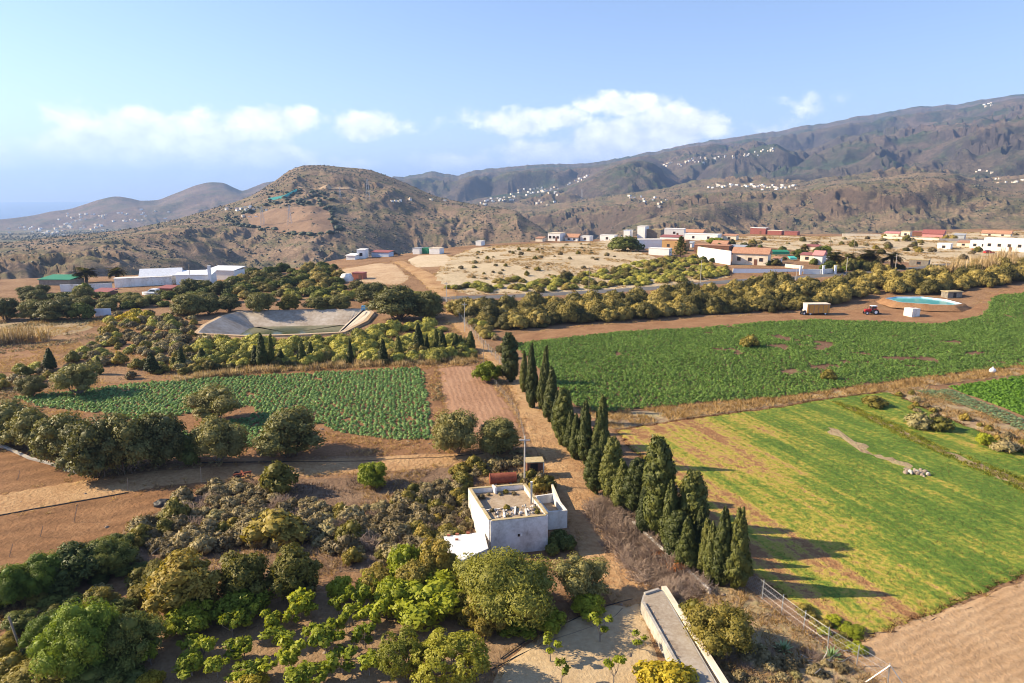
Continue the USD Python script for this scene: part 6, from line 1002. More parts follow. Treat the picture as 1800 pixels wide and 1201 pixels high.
for i, (x0, y0, x1, y1, lab) in enumerate([(15, 981, 24, 957, 'leaning stick lowest on the left terrace'), (69, 946, 77, 925, 'leaning stick second lowest on the left terrace'), (129, 920, 139, 887, 'leaning stick in the middle of the left terrace'), (225, 866, 226, 842, 'upright stick at the end of the black hose'), (30, 846, 36, 828, 'thin stick beside the terrace wall'), (354, 849, 354, 822, 'thin upright stick beside the dirt track')]):
    a = gp(x0, y0); b = gp(x1, y1); m = mpp(a); tag(obj('stick', bar(a - [0, 0, .1], a + [(x1 - x0) * m, .15, (y0 - y1) * m * 1.05], .028, 5), M_wood), lab, 'stick')
a = gp(40, 1150); tag(obj('leaning_post', bar(a - [0, 0, .2], a + [-1.0, .6, 2.4], .07, 6), M_greybark), 'bleached leaning post at the lower left corner', 'post')
a = gp(12, 790); W0 = gp(np.array([-60, 8, 52, 90, 130, 165]), np.array([775, 788, 808, 818, 832, 836])); profile_wall('low_wall', 'low pale stone kerb under the olive clump at the left', 'wall', [tuple(w[:2]) for w in W0], .3, .3, M_concrete)
def hose(label, px, r=.05, mat=None):
    q = gp(np.array([p[0] for p in px], float), np.array([p[1] for p in px], float)); ls = LineString(q[:, :2]); n = max(4, int(ls.length / .8)); P = on_ground(np.array([ls.interpolate(i / n, normalized=True).coords[0] for i in range(n + 1)])); P[:, :2] += .10 * (np.stack([fbm2(P[:, 0], P[:, 1], .6, 2, 3), fbm2(P[:, 0], P[:, 1], .6, 2, 4)], 1) - .5) * 2; P[:, 2] += .085
    v, f, _ = tube(P, r, 6); tag(obj('irrigation_hose', (v, f), mat or M_black), label, 'hose')
hose('thick black hose across the left terrace', [(-60, 918), (0, 908), (60, 897), (130, 885), (225, 868)], .11)
hose('dark hose along the far side of the dirt track', [(330, 815), (500, 813), (640, 812), (700, 808), (780, 805), (850, 799)], .06)
hose('black hose curving across the sandy plot', [(800, 1216), (900, 1160), (960, 1131), (1040, 1104), (1080, 1088), (1094, 1072)], .035); hose('black hose at the edge of the orchard shade', [(880, 1160), (930, 1125), (1000, 1094), (1060, 1068), (1112, 1055)], .035)
hose('thin drip line on the sandy plot, upper one', [(890, 1200), (980, 1160), (1085, 1122)], .015); hose('thin drip line on the sandy plot, lower one', [(985, 1206), (1060, 1170), (1140, 1130)], .015)
hose('black hose curving along the foot of the meadow', [(1520, 1116), (1580, 1113), (1620, 1105), (1645, 1089), (1700, 1073), (1770, 1050), (1860, 1020)], .035); hose('black hose across the ploughed field', [(1620, 1184), (1700, 1160), (1800, 1123), (1860, 1100)], .03)
# --- smaller things
p = gp(1612, 832); sp2 = thing('stone_pile', 'heap of pale stones in the meadow', 'stone pile', p); r_ = np.random.default_rng(5)
for i in range(24):
    m = trimesh.creation.icosphere(1, r_.uniform(.14, .34)); m.vertices *= r_.uniform(.6, 1.2, 3); m.apply_translation((r_.normal() * .8, r_.normal() * .6, .1 + r_.uniform(0, .15))); obj('stone', m, [M_stone, M_concrete, M_stone][i % 3], sp2)
p = gp(1744, 656); m = trimesh.creation.icosphere(2, .55); m.vertices *= [1, .8, .9]; m.apply_translation((0, 0, .4)); t = thing('white_sack', 'white sack standing on the grass verge at the right', 'sack', p); obj('body', m, M_whitesheet, t, smooth=True); obj('neck', trimesh.creation.cone(.2, .35, transform=trimesh.transformations.translation_matrix((0, 0, .85))), M_whitesheet, t)
p = gp(1602, 556); t = thing('concrete_block', 'weathered white concrete cube below the pond', 'concrete block', p, 20); bx = trimesh.creation.box((2.6, 2.4, 2.2)); bx = bx.subdivide().subdivide(); bx.vertices += .10 * (meshkit.noise(bx.vertices * 1.4, 2)[:, None] - .5); bx.apply_translation((0, 0, .95)); obj('body', bx, M_oldwhite, t); obj('hatch', box(-.4, .4, -.3, .3, 2.06, 2.14), M_rusty, t)
p = gp(1672, 522); t = thing('ruined_hut', 'low brown ruined hut in the shrub belt', 'hut', p, 10); obj('wall', box(-2.2, 2.2, -1.2, 1.2, -.2, 1.5), M_stonewall, t); obj('roof', box(-2.4, 2.4, -1.4, 1.4, 1.503, 1.68), M_coping, t); obj('door', box(-.5, .4, -1.23, -1.2, 0, 1.3), M_dark, t)
p = gp(427, 840); t = thing('farm_tool', 'small rusty red farm implement beside the dirt track', 'farm tool', p, 30)
obj('frame', cat_([box(-.9, .9, -.08, .08, .45, .6), box(-.08, .08, -.7, .7, .452, .598)]), M_rusty, t)
for x in (-.7, -.2, .3, .8): obj('tine', bar((x, .0, .5), (x - .15, -.3, -.05), .04), M_rusty, t)
for y in (-.6, .6): w = trimesh.creation.cylinder(.32, .14, sections=16); w.apply_transform(trimesh.transformations.rotation_matrix(math.pi / 2, (1, 0, 0))); w.apply_translation((-.6, y, .32)); obj('wheel', w, M_black, t)
p = gp(287, 890); m = trimesh.creation.icosphere(3, 1.0); v = np.array(m.vertices) * [.95, .55, .4]; v = v * (.75 + .5 * meshkit.noise(v * 3.1, 9)[:, None]); tag(obj('black_tarpaulin', (v + p + [0, 0, .25], m.faces), M_black, smooth=True), 'crumpled black tarpaulin on the stony bank', 'tarpaulin')
for k, (x, y, lab) in enumerate([(300, 962, 'bleached fallen branches on the stony bank'), (1440, 1168, 'cut pale branch beside the agave')]):
    p = gp(x, y); r_ = np.random.default_rng(80 + k); t = thing('fallen_branches', lab, 'branches', p)
    obj('stems', (lambda m: (m[0], m[1]))(join([limb((r_.normal() * .5, r_.normal() * .3, .1), (r_.normal() * 1.5, r_.normal() * .8, r_.uniform(.1, .9)), .05, .015, r_, 3, .12, 4) for i in range(22 if k == 0 else 8)])), mat_leaf('bleached_wood', [(.34, .29, .26), (.48, .43, .39), (.58, .54, .5)], 0, pos_scale=1, gain=np.ones(3)) if k == 0 else LOOK + 'bleached_wood', t)
t = thing('rusty_pipes', 'bundle of rusty pipes lying on the scrub bank', 'pipes', gp(655, 935), 0)
for i in range(5): obj('pipe', bar((-1.6 + .1 * i, -1.3 + .12 * i, .25 + .04 * (i % 2)), (1.3 + .1 * i, 1.2 + .16 * i, .3 + .05 * (i % 3)), .045), M_rusty, t)
# tractor
p = gp(1530, 553); t = thing('tractor', 'small red tractor with a cab parked below the pond', 'tractor', p, 178)
def wheel(x, y, r, w, par):
    a = trimesh.transformations.rotation_matrix(math.pi / 2, (1, 0, 0)); ty = trimesh.creation.annulus(r * .55, r, w, sections=28); ty.apply_transform(a); ty.apply_translation((x, y, r)); pr = obj('wheel', ty, M_black, par, smooth=35)
    rm = trimesh.creation.cylinder(r * .54, w * .7, sections=20); rm.apply_transform(a); rm.apply_translation((x, y, r)); obj('rim', rm, M_whitesheet, pr, smooth=35)
for x, y, r, w in ((-.9, .75, .72, .42), (-.9, -.75, .72, .42), (1.15, .62, .46, .3), (1.15, -.62, .46, .3)): wheel(x, y, r, w, t)
hull = lambda pts: trimesh.convex.convex_hull(np.array(pts, float))
obj('bonnet', hull([(x, y, z) for x, z0, z1 in ((.1, .75, 1.45), (1.55, .75, 1.25)) for y in (-.36, .36) for z in (z0, z1)] + [(1.4, .3, 1.36), (1.4, -.3, 1.36)]), M_red, t); obj('chassis', box(-1.1, 1.4, -.3, .3, .5, .745), M_black, t)
obj('cab', hull([(-1.15, -.6, 1.1), (-1.15, .6, 1.1), (.1, -.6, 1.1), (.1, .6, 1.1), (-1.05, -.55, 2.15), (-1.05, .55, 2.15), (-.05, -.55, 2.15), (-.05, .55, 2.15)]), M_pane, t); obj('cab_roof', box(-1.2, .1, -.65, .65, 2.153, 2.3), M_whitesheet, t)
for x, y in ((-1.12, .6), (-1.12, -.6), (.08, .6), (.08, -.6)): obj('cab_post', bar((x, y, 1.0), (x * .95, y * .93, 2.16), .04), M_red, t)
for y in (-.75, .75): obj('mudguard', box(-1.5, -.3, y - .22, y + .22, 1.46, 1.53), M_red, t)
obj('exhaust', bar((.9, .2, 1.3), (.9, .2, 2.0), .04), M_black, t); obj('hitch', cat_([box(-1.7, -1.1, -.3, .3, .45, .6), box(-2.5, -1.7, -.7, .7, .25, .4)]), M_black, t)
# box trailer with a small digger-like cab at its left
p = gp(1434, 553); t = thing('box_trailer', 'orange plywood box trailer parked at the edge of the shrub belt', 'trailer', p, 4)
obj('box', box(-2.9, 2.9, -1.15, 1.15, .55, 2.75), M_orangebox, t); obj('roof', box(-3.0, 3.0, -1.25, 1.25, 2.753, 2.9), M_cream, t)
for x in (-2.4, -1.2, 0, 1.2, 2.4): obj('stake', box(x - .05, x + .05, -1.20, -1.15, .55, 2.75), M_wood, t)
obj('front_panel', box(-2.97, -2.9, -1.0, 1.0, .6, 2.7), M_whitesheet, t)
for x in (-2.0, 1.9):
    for y in (-1.0, 1.0): wheel(x, y, .42, .26, t)
obj('chassis', box(-3.6, 2.9, -.5, .5, .42, .545), M_black, t)
p = gp(1411, 554); t = thing('motor_cultivator', 'dark two wheeled motor cultivator standing left of the orange trailer', 'cultivator', p, 20)
for y in (-.4, .4): wheel(0, y, .48, .22, t)
obj('engine', box(-.2, .75, -.26, .26, .5, 1.15), M_black, t); obj('hood', box(.0, .8, -.3, .3, 1.153, 1.4), M_cream, t)
for y in (-.25, .25): obj('handle', bar((-.2, y, .9), (-1.5, y * 1.3, 1.35), .035), M_wood, t)
# white block style ruins and cars
def car(px, py, mat, label, rot=0, L=4.1):
    p = gp(px, py); t = thing('parked_car', label, 'car', p, rot)
    obj('body', hull([(x, y, z) for x, z in ((-L / 2, .35), (-L / 2, .85), (L / 2, .35), (L / 2, .75)) for y in (-.82, .82)] + [(-L * .42, .8, .98), (-L * .42, -.8, .98), (L * .2, .8, .92), (L * .2, -.8, .92)]), mat, t); obj('cabin', hull([(x, y, z) for x, z in ((-L * .40, .95), (L * .18, .93), (-L * .30, 1.42), (L * .02, 1.42)) for y in (-.7, .7)]), M_pane, t); obj('roof', box(-L * .3, L * .02, -.66, .66, 1.423, 1.46), mat, t)
    for x in (-L * .3, L * .31):
        for y in (-.74, .74): wheel(x, y, .32, .2, t)
car(1738, 446, M_red, 'red car parked below the white buildings on the right', 5); car(1717, 441, mat_plain('rust_red_paint', (.34, .10, .05), .5), 'rusty orange car behind the red one', 175); car(733, 443, M_whitesheet, 'white car parked by the green box on the hilltop', 10)
car(696, 446, M_black, 'black car parked by the red roof on the hilltop', 10); car(1455, 458, M_whitesheet, 'white car half hidden by the small red roof', 60)
# boat
p = gp(270, 524); t = thing('boat', 'white cabin cruiser standing ashore among the trees', 'boat', p, 170)
sec = []
for x, w, k in ((-3.4, 1.15, .15), (-1.5, 1.3, .05), (.8, 1.2, .1), (2.4, .75, .35), (3.6, .05, .9)): sec.append([(x, -w, 1.7), (x, -w * .8, .9), (x, 0, .35 + k), (x, w * .8, .9), (x, w, 1.7)])
sec = np.array(sec, float); hv_ = sec.reshape(-1, 3); ha = np.arange(25).reshape(5, 5); hf_ = np.stack([ha[:-1, :-1], ha[:-1, 1:], ha[1:, 1:], ha[1:, :-1]], -1).reshape(-1, 4)
obj('hull', (hv_, hf_), M_whitesheet, t, smooth=40); obj('deck', slab([(-3.4, -1.12), (-1.5, -1.27), (.8, -1.17), (2.4, -.72), (3.5, 0), (2.4, .72), (.8, 1.17), (-1.5, 1.27), (-3.4, 1.12)], 1.62, 1.72), M_whitesheet, t); obj('cabin', hull([(x, y, z) for x, z in ((-1.8, 1.7), (1.6, 1.7), (-1.6, 2.7), (.4, 2.7)) for y in (-.85, .85)]), M_whitesheet, t)
for y in (-.87, .87): obj('window', hull([(x, y, z) for x, z in ((-1.4, 2.0), (.8, 2.0), (-1.3, 2.45), (.2, 2.45))] + [(-1.4, y * .96, 2.0), (.2, y * .96, 2.45)]), M_pane, t)
for x in (-2, 1.5): obj('cradle', box(x - .1, x + .1, -.9, .9, -.1, .75), M_wood, t)
# --- farther buildings, each measured in the photograph: left x, right x, roof y, foot y
def building(name, label, cat, x0, x1, yt, yb, wall, roof, rtype='flat', depth=6.0, rot=0.0, windows=0, door=False, group=None, wmat=None, chimney=False):
    p = gp((x0 + x1) / 2, yb); m = mpp(p); w = max(1.2, (x1 - x0) * m * .88); h = max(1.0, (yb - yt) * m * .88); D = depth
    az_ = -math.degrees(math.atan2(p[0], p[1])) * .55 + rot
    t = thing(name, label, cat, p + [0, D / 2, 0], az_, group)
    rise = .28 * D if rtype == 'gable' else (.12 * D if rtype == 'shed' else 0); hw = max(.8, h - rise * .75)
    obj('wall', box(-w / 2, w / 2, -D / 2, D / 2, -1.2, hw), wall, t)
    if rtype == 'flat': obj('roof', box(-w / 2 - .12, w / 2 + .12, -D / 2 - .12, D / 2 + .12, hw + .003, hw + .22), roof, t)
    elif rtype == 'shed': obj('roof', hull([(sx * (w / 2 + .3), -D / 2 - .3, hw + .003 + a) for sx in (-1, 1) for a in (0, .16)] + [(sx * (w / 2 + .3), D / 2 + .3, hw + rise + a) for sx in (-1, 1) for a in (0, .16)]), roof, t)
    else:
        e = .45; obj('roof', hull([(sx * (w / 2 + e), sy * (D / 2 + e), hw + .003 + a) for sx in (-1, 1) for sy in (-1, 1) for a in (0, .12)] + [(sx * (w / 2 + e), 0, hw + rise + a) for sx in (-1, 1) for a in (0, .12)]), roof, t)
    n = windows
    for i in range(n):
        u = -w / 2 + w * (i + .6) / (n + .2); ww, wh, z = min(.55, w / (n * 3.2)), min(1.1, hw * .4), hw * .5
        fr = obj('window', cat_([box(u - ww - .1, u + ww + .1, -D / 2 - .06, -D / 2 + .02, z - wh / 2 - .1, z - wh / 2), box(u - ww - .1, u + ww + .1, -D / 2 - .06, -D / 2 + .02, z + wh / 2, z + wh / 2 + .1), box(u - ww - .1, u - ww, -D / 2 - .06, -D / 2 + .02, z - wh / 2, z + wh / 2), box(u + ww, u + ww + .1, -D / 2 - .06, -D / 2 + .02, z - wh / 2, z + wh / 2)]), wmat or M_brown, t)
        obj('pane', box(u - ww, u + ww, -D / 2 - .03, -D / 2 + .02, z - wh / 2, z + wh / 2), M_pane, fr)
    if door: obj('door', box(w * .12, w * .12 + min(1.1, w * .3), -D / 2 - .05, -D / 2 + .02, -.1, min(2.1, hw * .8)), wmat or M_brown, t)
    if chimney: obj('chimney', box(-w * .3, -w * .3 + .6, -.4, .4, hw, hw + rise + 1.2), M_white, t)
    return t
def wall_thing(label, px, h, mat, cap=None, th=.3, name='garden_wall'):
    q = gp(np.array([p[0] for p in px], float), np.array([p[1] for p in px], float)); return profile_wall(name, label, 'wall', [tuple(a[:2]) for a in q], th, h, mat, .14 if cap else None, cap)
BU = [('white_house', 'tall white block at the top of the house group, bare stone beside it', 'house', 1124, 1140, 396, 419, M_white, M_white, 'flat', 9, 0, 0, False), ('stone_building', 'dark stone walled building between the tall white block and the white house', 'building', 1139, 1168, 402, 419, M_stonewall, M_coping, 'flat', 8, 0, 0, False), ('white_house', 'white house with a dark door at the back of the house group', 'house', 1169, 1208, 401, 416, M_white, M_white, 'flat', 9, -14, 1, True), ('white_house', 'narrow white building at the left end of the house group', 'house', 1099, 1112, 404, 419, M_white, M_bluewall, 'flat', 7, 0, 0, False),
      ('terrace_house', 'long low house with a faded red roof in the middle of the group', 'house', 1162, 1202, 414, 424, M_white, M_redroof, 'shed', 8, 0, 0, False), ('white_house', 'long low white flat roofed house at the back right of the group', 'house', 1205, 1272, 411, 423, M_white, M_white, 'flat', 10, 0, 2, False), ('tiled_house', 'low house with a long clay tile roof behind the flat white one', 'house', 1206, 1242, 404, 414, M_white, M_tile, 'gable', 8, 0, 0, False), ('white_house', 'big white walled building at the left front of the group', 'house', 1114, 1166, 420, 437, M_white, M_oldwhite, 'flat', 9, 8, 0, False), ('white_house', 'low white building left of the conifer', 'house', 1141, 1183, 436, 449, M_white, M_white, 'flat', 5, 0, 0, False),
      ('ochre_house', 'ochre house with brown base behind the conifer', 'house', 1166, 1214, 421, 441, M_ochre, M_tile, 'flat', 8, 0, 2, True), ('terrace_house', 'house with a flat terracotta roof over a brown veranda', 'house', 1222, 1292, 430, 446, M_brown, M_tile, 'flat', 8, 0, 3, False), ('shed', 'open shed with a long grey sheet roof', 'shed', 1284, 1314, 431, 447, M_brown, M_greyroof, 'shed', 6, 0, 0, False), ('tiled_house', 'cream house with an orange clay tile roof and brown shutters', 'house', 1292, 1360, 436, 466, M_cream, M_tile, 'gable', 9, -18, 3, True),
      ('red_roof_house', 'small building with a red roof right of the green net', 'house', 1412, 1438, 445, 460, M_cream, M_redroof, 'shed', 6, 0, 1, False), ('white_house', 'small white gabled building with a pink end right of the red roof', 'house', 1437, 1454, 441, 466, M_white, M_pink, 'gable', 7, 0, 0, False),
      ('white_house', 'white house with arches at the left of the far hilltop pair', 'house', 966, 992, 409, 424, M_white, M_cream, 'flat', 10, 0, 3, True), ('tiled_house', 'low house with a bright orange roof on the hilltop', 'house', 996, 1022, 412, 424, M_white, M_tile, 'gable', 8, 0, 2, False), ('tiled_house', 'small orange roofed outbuilding left of the house with arches', 'house', 943, 958, 417, 425, M_cream, M_tile, 'shed', 6, 0, 0, False), ('white_house', 'small plain white building right of the orange roof', 'house', 1022, 1042, 415, 424, M_white, M_white, 'flat', 7, 0, 1, False), ('white_house', 'small white building left of the wide dark bush', 'house', 1056, 1086, 413, 424, M_white, M_white, 'flat', 7, 0, 1, False),
      ('red_shed', 'red shed with a white roof at the far rim', 'shed', 1322, 1352, 400, 412, M_redroof, M_white, 'flat', 8, 0, 0, True), ('red_shed', 'long red shed with a cream stripe at the far rim', 'shed', 1353, 1380, 405, 413, M_redroof, M_cream, 'flat', 8, 0, 0, False), ('red_shed', 'plain long red shed at the far rim', 'shed', 1383, 1408, 407, 414, M_redroof, M_redroof, 'flat', 8, 0, 0, False), ('pink_house', 'low pink roofed house on the rim at the right', 'house', 1560, 1586, 408, 416, M_cream, M_pink, 'shed', 8, 0, 0, False), ('cream_house', 'cream house between the pink roof and the brown shed', 'house', 1590, 1606, 406, 417, M_cream, M_coping, 'flat', 8, 0, 1, False), ('brown_shed', 'long dark brown shed right of the cream house', 'shed', 1607, 1632, 407, 416, M_brown, M_redroof, 'flat', 8, 0, 0, False), ('red_shed', 'large red roofed barn on the rim at the right', 'shed', 1630, 1666, 405, 418, M_pink, M_redroof, 'gable', 10, 0, 0, False), ('tiled_house', 'long low orange roofed house near the right edge of the rim', 'house', 1734, 1782, 406, 416, M_cream, M_tile, 'gable', 8, 0, 2, False), ('grey_shed', 'grey sheet shed between the barn and the cream wall', 'shed', 1682, 1700, 411, 421, M_greyroof, M_greyroof, 'shed', 6, 0, 0, False),
      ('white_house', 'white flat roofed house at the left of the big right pair', 'house', 1714, 1746, 423, 438, M_white, M_white, 'flat', 8, 0, 2, False), ('white_house', 'largest white house cut by the right edge', 'house', 1742, 1812, 418, 443, M_white, M_white, 'flat', 10, 0, 4, True), ('stone_ruin', 'low ruined stone walls above the reeds', 'ruin', 1603, 1637, 456, 468, M_stonewall, M_coping, 'flat', 4, 0, 1, False),
      ('white_house', 'white cube house at the rim beside the dirt road', 'house', 627, 643, 438, 455, M_white, M_white, 'flat', 9, -8, 1, False), ('white_shed', 'low white lean-to left of the white cube house', 'shed', 609, 629, 447, 457, M_white, M_white, 'shed', 6, 0, 0, False), ('blue_shed', 'long pale blue shed right of the white cube house', 'shed', 652, 690, 441, 452, M_bluewall, M_redroof, 'shed', 6, 0, 0, False), ('white_shed', 'white shed left of the green box on the rim', 'shed', 727, 742, 436, 447, M_white, M_greyroof, 'flat', 6, 0, 0, False), ('green_shed', 'bright green box shed on the rim', 'shed', 742, 755, 436, 446, M_greenroof, M_greenroof, 'flat', 5, 0, 0, False), ('white_shed', 'long white shed right of the green one', 'shed', 755, 778, 436, 447, M_white, M_cream, 'flat', 6, 0, 0, False), ('white_house', 'small grey white building alone on the grassland rim', 'house', 838, 850, 424, 432, M_white, M_white, 'flat', 6, 0, 0, False),
      ('brick_hut', 'red brick hut with a rusty roof on the pale yard', 'hut', 619, 642, 479, 492, M_brick, M_redroof, 'flat', 4, 0, 0, True),
      ('white_shed', 'white gabled shed with a pale green roof, leftmost of the white sheds', 'shed', 240, 312, 474, 500, M_white, M_whitesheet, 'gable', 10, 6, 0, False), ('white_shed', 'white shed with a black garage door in the middle of the white sheds', 'shed', 305, 372, 478, 500, M_white, M_whitesheet, 'shed', 9, -4, 0, False), ('white_shed', 'white shed with a grey side wall at the right end of the white sheds', 'shed', 362, 421, 470, 492, M_white, M_whitesheet, 'shed', 9, -24, 0, False), ('green_shed', 'long low shed with a green roof at the far left', 'shed', 65, 131, 487, 502, M_stonewall, M_greenroof, 'shed', 9, 0, 0, False), ('red_shed', 'low shed with a red roof below the long white wall', 'shed', 156, 192, 511, 522, M_brown, M_redroof, 'shed', 7, 0, 0, False), ('red_shed', 'small shed with a red awning behind the boat', 'shed', 278, 306, 504, 516, M_brown, M_redroof, 'shed', 5, 0, 0, False), ('white_shed', 'low white side building before the gabled shed', 'shed', 198, 300, 487, 503, M_oldwhite, M_oldwhite, 'flat', 5, 8, 0, False)]
BU += [('white_shed', 'small white shed behind the ochre house', 'shed', 1200, 1222, 425, 435, M_white, M_greyroof, 'shed', 6, 0, 0, True), ('cream_house', 'small cream house right of the long white flat roofed one', 'house', 1273, 1300, 412, 423, M_cream, M_tile, 'shed', 7, 0, 1, False), ('tiled_house', 'low tiled roof behind the grey sheet roof shed', 'house', 1256, 1284, 424, 435, M_ochre, M_tile, 'gable', 7, 0, 1, False), ('white_house', 'tiny white outhouse right of the cream tiled house', 'outhouse', 1362, 1376, 452, 463, M_white, M_tile, 'shed', 4, 0, 0, True), ('brown_shed', 'low brown roofed shed behind the small palm', 'shed', 1420, 1444, 431, 441, M_cream, M_redroof, 'shed', 6, 0, 0, False), ('white_house', 'small white house between the reeds and the rim wall', 'house', 1655, 1678, 428, 439, M_white, M_white, 'flat', 7, 0, 1, False), ('cream_house', 'low cream house left of the white pair at the right edge', 'house', 1690, 1712, 424, 434, M_cream, M_tile, 'shed', 7, 0, 1, False)]
for b in BU:
    n, lab, c, x0, x1, yt, yb, wm, rm, rt, dp, rot, wi, do = b; rot, dp = (rot or -24), dp * .75; building(n, lab, c, x0, x1, yt, yb, wm, rm, rt, dp, rot, wi, do)
# garage door and chimney stack of the white sheds
p = gp(350, 502); m = mpp(p); t = thing('garage_door', 'black garage door of the white sheds', 'garage door', p + [0, -.4, 0]); obj('panel', box(-8 * m, 8 * m, -.1, 0, 0, 10 * m), M_dark, t); obj('frame', cat_([box(-9 * m, -8 * m, -.14, .02, 0, 10 * m), box(8 * m, 9 * m, -.14, .02, 0, 10 * m), box(-9 * m, 9 * m, -.14, .02, 10 * m, 10.8 * m)]), M_white, t)
p = gp(370, 500); m = mpp(p); t = thing('chimney_stack', 'white square chimney rising among the white sheds', 'chimney', p); obj('stack', box(-2.2 * m, 2.2 * m, -.4, .4, -.5, 32 * m), M_white, t); obj('cap', box(-2.6 * m, 2.6 * m, -.5, .5, 32 * m + .003, 33 * m), M_white, t)
wall_thing('long white boundary wall at the far left', [(107, 513), (150, 512), (198, 509)], 2.3, M_oldwhite); wall_thing('tall white retaining wall below the terracotta roof', [(1226, 456), (1284, 466)], 4.8, M_white, M_oldwhite); wall_thing('long front garden wall with a terracotta coping', [(1288, 480), (1350, 479), (1412, 477)], 1.5, M_white, M_tile, .5); wall_thing('white gate wall beside the road', [(1412, 482), (1440, 482), (1470, 480)], 1.6, M_white, M_white)
for x, lab in ((1446, 'white gate pillar in the middle of the gate wall'), (1467, 'white gate pillar at the right end of the gate wall'), (1406, 'white gate pillar at the left end of the gate wall')):
    p = gp(x, 482); t = thing('gate_pillar', lab, 'pillar', p + [0, -.3, 0]); obj('shaft', box(-.3, .3, -.3, .3, -.2, 2.7), M_white, t); obj('cap', box(-.38, .38, -.38, .38, 2.703, 2.85), M_white, t)
wall_thing('long cream boundary wall on the rim, left piece', [(1480, 416), (1548, 417)], 1.8, M_cream); wall_thing('long cream boundary wall on the rim, right piece', [(1552, 421), (1650, 424), (1730, 426)], 1.8, M_cream); wall_thing('low grey blue fence wall left of the reservoir hedge', [(168, 557), (196, 556)], 2.0, M_bluewall, None, .15); wall_thing('white wall running down at the left of the house group', [(1092, 424), (1118, 440)], 2.5, M_white); wall_thing('cream wall behind the palms', [(1380, 470), (1412, 474)], 1.2, M_cream)
for x, y, w, h, mt, lab in ((1370, 450, 30, 10, M_greenroof, 'dark green shade net stretched behind the tiled house'), (1392, 458, 12, 7, M_turq, 'turquoise tarpaulin right of the green net'), (1301, 449, 16, 5, M_turq, 'green awning beside the grey sheet roof')):
    p = gp(x, y); m = mpp(p); t = thing('shade_net', lab, 'net', p); obj('sheet', hull([(-w * m / 2, -1.5, h * m * .8), (w * m / 2, -1.5, h * m * .75), (-w * m / 2, 1.5, h * m), (w * m / 2, 1.5, h * m), (-w * m / 2, -1.6, .3 * h * m), (w * m / 2, -1.6, .3 * h * m)]), mt, t)
    for s in (-1, 1): obj('post', bar((s * w * m / 2, -1.5, -.3), (s * w * m / 2, -1.5, h * m * .78), .05), M_wood, t)
p = gp(609, 494); m = trimesh.creation.icosphere(3, 1.0); v = np.array(m.vertices) * [2.4, 1.6, 1.9]; v = v * (.8 + .4 * meshkit.noise(v * .9, 9)[:, None]); tag(obj('white_heap', (v + p + [0, 0, .8], m.faces), M_oldwhite, smooth=True), 'white heap left of the brick hut', 'heap')
# --- far villages: one small house each, too far for more than walls and a roof
def village(label, cat_label, line, n, spread, size, seed, mats=(0, 0, 1, 1, 2)):
    rng = np.random.default_rng(seed); line = np.array(line, float); seg = np.r_[0, np.cumsum(np.hypot(*np.diff(line, axis=0).T))]; done = []
    for i in range(n * 3):
        if len(done) >= n: break
        s = rng.uniform(0, seg[-1]); px = np.interp(s, seg, line[:, 0]) + rng.normal() * spread[0]; py = np.interp(s, seg, line[:, 1]) + rng.normal() * spread[1]; p = hill_hit(px, py)
        if p[1] > 9500 or p[2] < -285: continue
        k = .62 * size * mpp(p); w, d, h = k * rng.uniform(.6, 1.3), k * rng.uniform(.6, 1.0), k * rng.uniform(.35, .6)
        if any(math.hypot(p[0] - q[0], p[1] - q[1]) < .8 * k for q in done): continue
        done.append(p); mt = [M_white, M_cream, M_oldwhite][mats[rng.integers(len(mats))]]; t = thing('village_house', label, 'house', p, rng.uniform(-70, 5), cat_label)
        zf = float(min(hill_z(np.array([p[0] - w, p[0] + w]), np.array([p[1] - d, p[1] + d])))) - p[2]
        obj('wall', box(-w / 2, w / 2, -d / 2, d / 2, zf - .5, h), mt, t); obj('roof', box(-w / 2 - .1, w / 2 + .1, -d / 2 - .1, d / 2 + .1, h + .01, h + .25 + .04 * k), [M_white, M_tile, M_white, M_cream][rng.integers(4)], t)
village('white house in the village on the long brown ridge', 'houses of the ridge village', [(1245, 329), (1300, 327), (1345, 330), (1400, 330)], 44, (3, 2.2), 7, 1)
village('white house of the village strung along the mountain side', 'houses of the mountain village', [(1170, 290), (1230, 283), (1270, 277), (1310, 274), (1345, 268), (1365, 258)], 42, (5, 2), 5, 2)
village('white house of the village in the gorge behind the large hill', 'houses of the gorge village', [(850, 358), (880, 352), (915, 342), (940, 336), (975, 333)], 46, (6, 3), 6, 3)
village('white house of the hamlet below the cone shaped hill', 'houses of the hamlet', [(940, 358), (965, 359), (1005, 318), (1030, 310)], 16, (5, 3), 6, 4)
village('house of the scattered village on the slope left of the white hilltop houses', 'houses on the ridge slope', [(1110, 345), (1160, 358), (1190, 357)], 12, (8, 3), 7, 5)
village('small house high on the mountain at the right', 'houses high on the mountain', [(1725, 187), (1740, 185)], 6, (5, 1.5), 5, 6); village('small house on the slope at the right edge', 'houses at the right edge of the ridge', [(1720, 304), (1740, 302), (1760, 322), (1800, 320)], 12, (5, 1.5), 6, 7)
village('house of the farm cluster on the left flank of the large hill', 'houses of the left farm cluster', [(70, 407), (100, 410), (130, 402), (165, 400), (190, 404)], 26, (8, 3.5), 9, 8, (0, 1, 1, 2)); village('house scattered over the plain by the coast', 'houses on the coastal plain', [(0, 412), (60, 405), (120, 388), (200, 382), (280, 380)], 60, (22, 7), 6, 9); village('house on the terraced flank of the large hill', 'houses on the large hill', [(400, 372), (420, 365), (450, 368), (470, 372), (440, 388)], 18, (8, 4), 8, 10, (0, 1, 2)); village('small house on the right shoulder of the large hill', 'houses on the hill shoulder', [(685, 354), (725, 352), (772, 352), (795, 352)], 8, (4, 1), 8, 11, (1, 2))
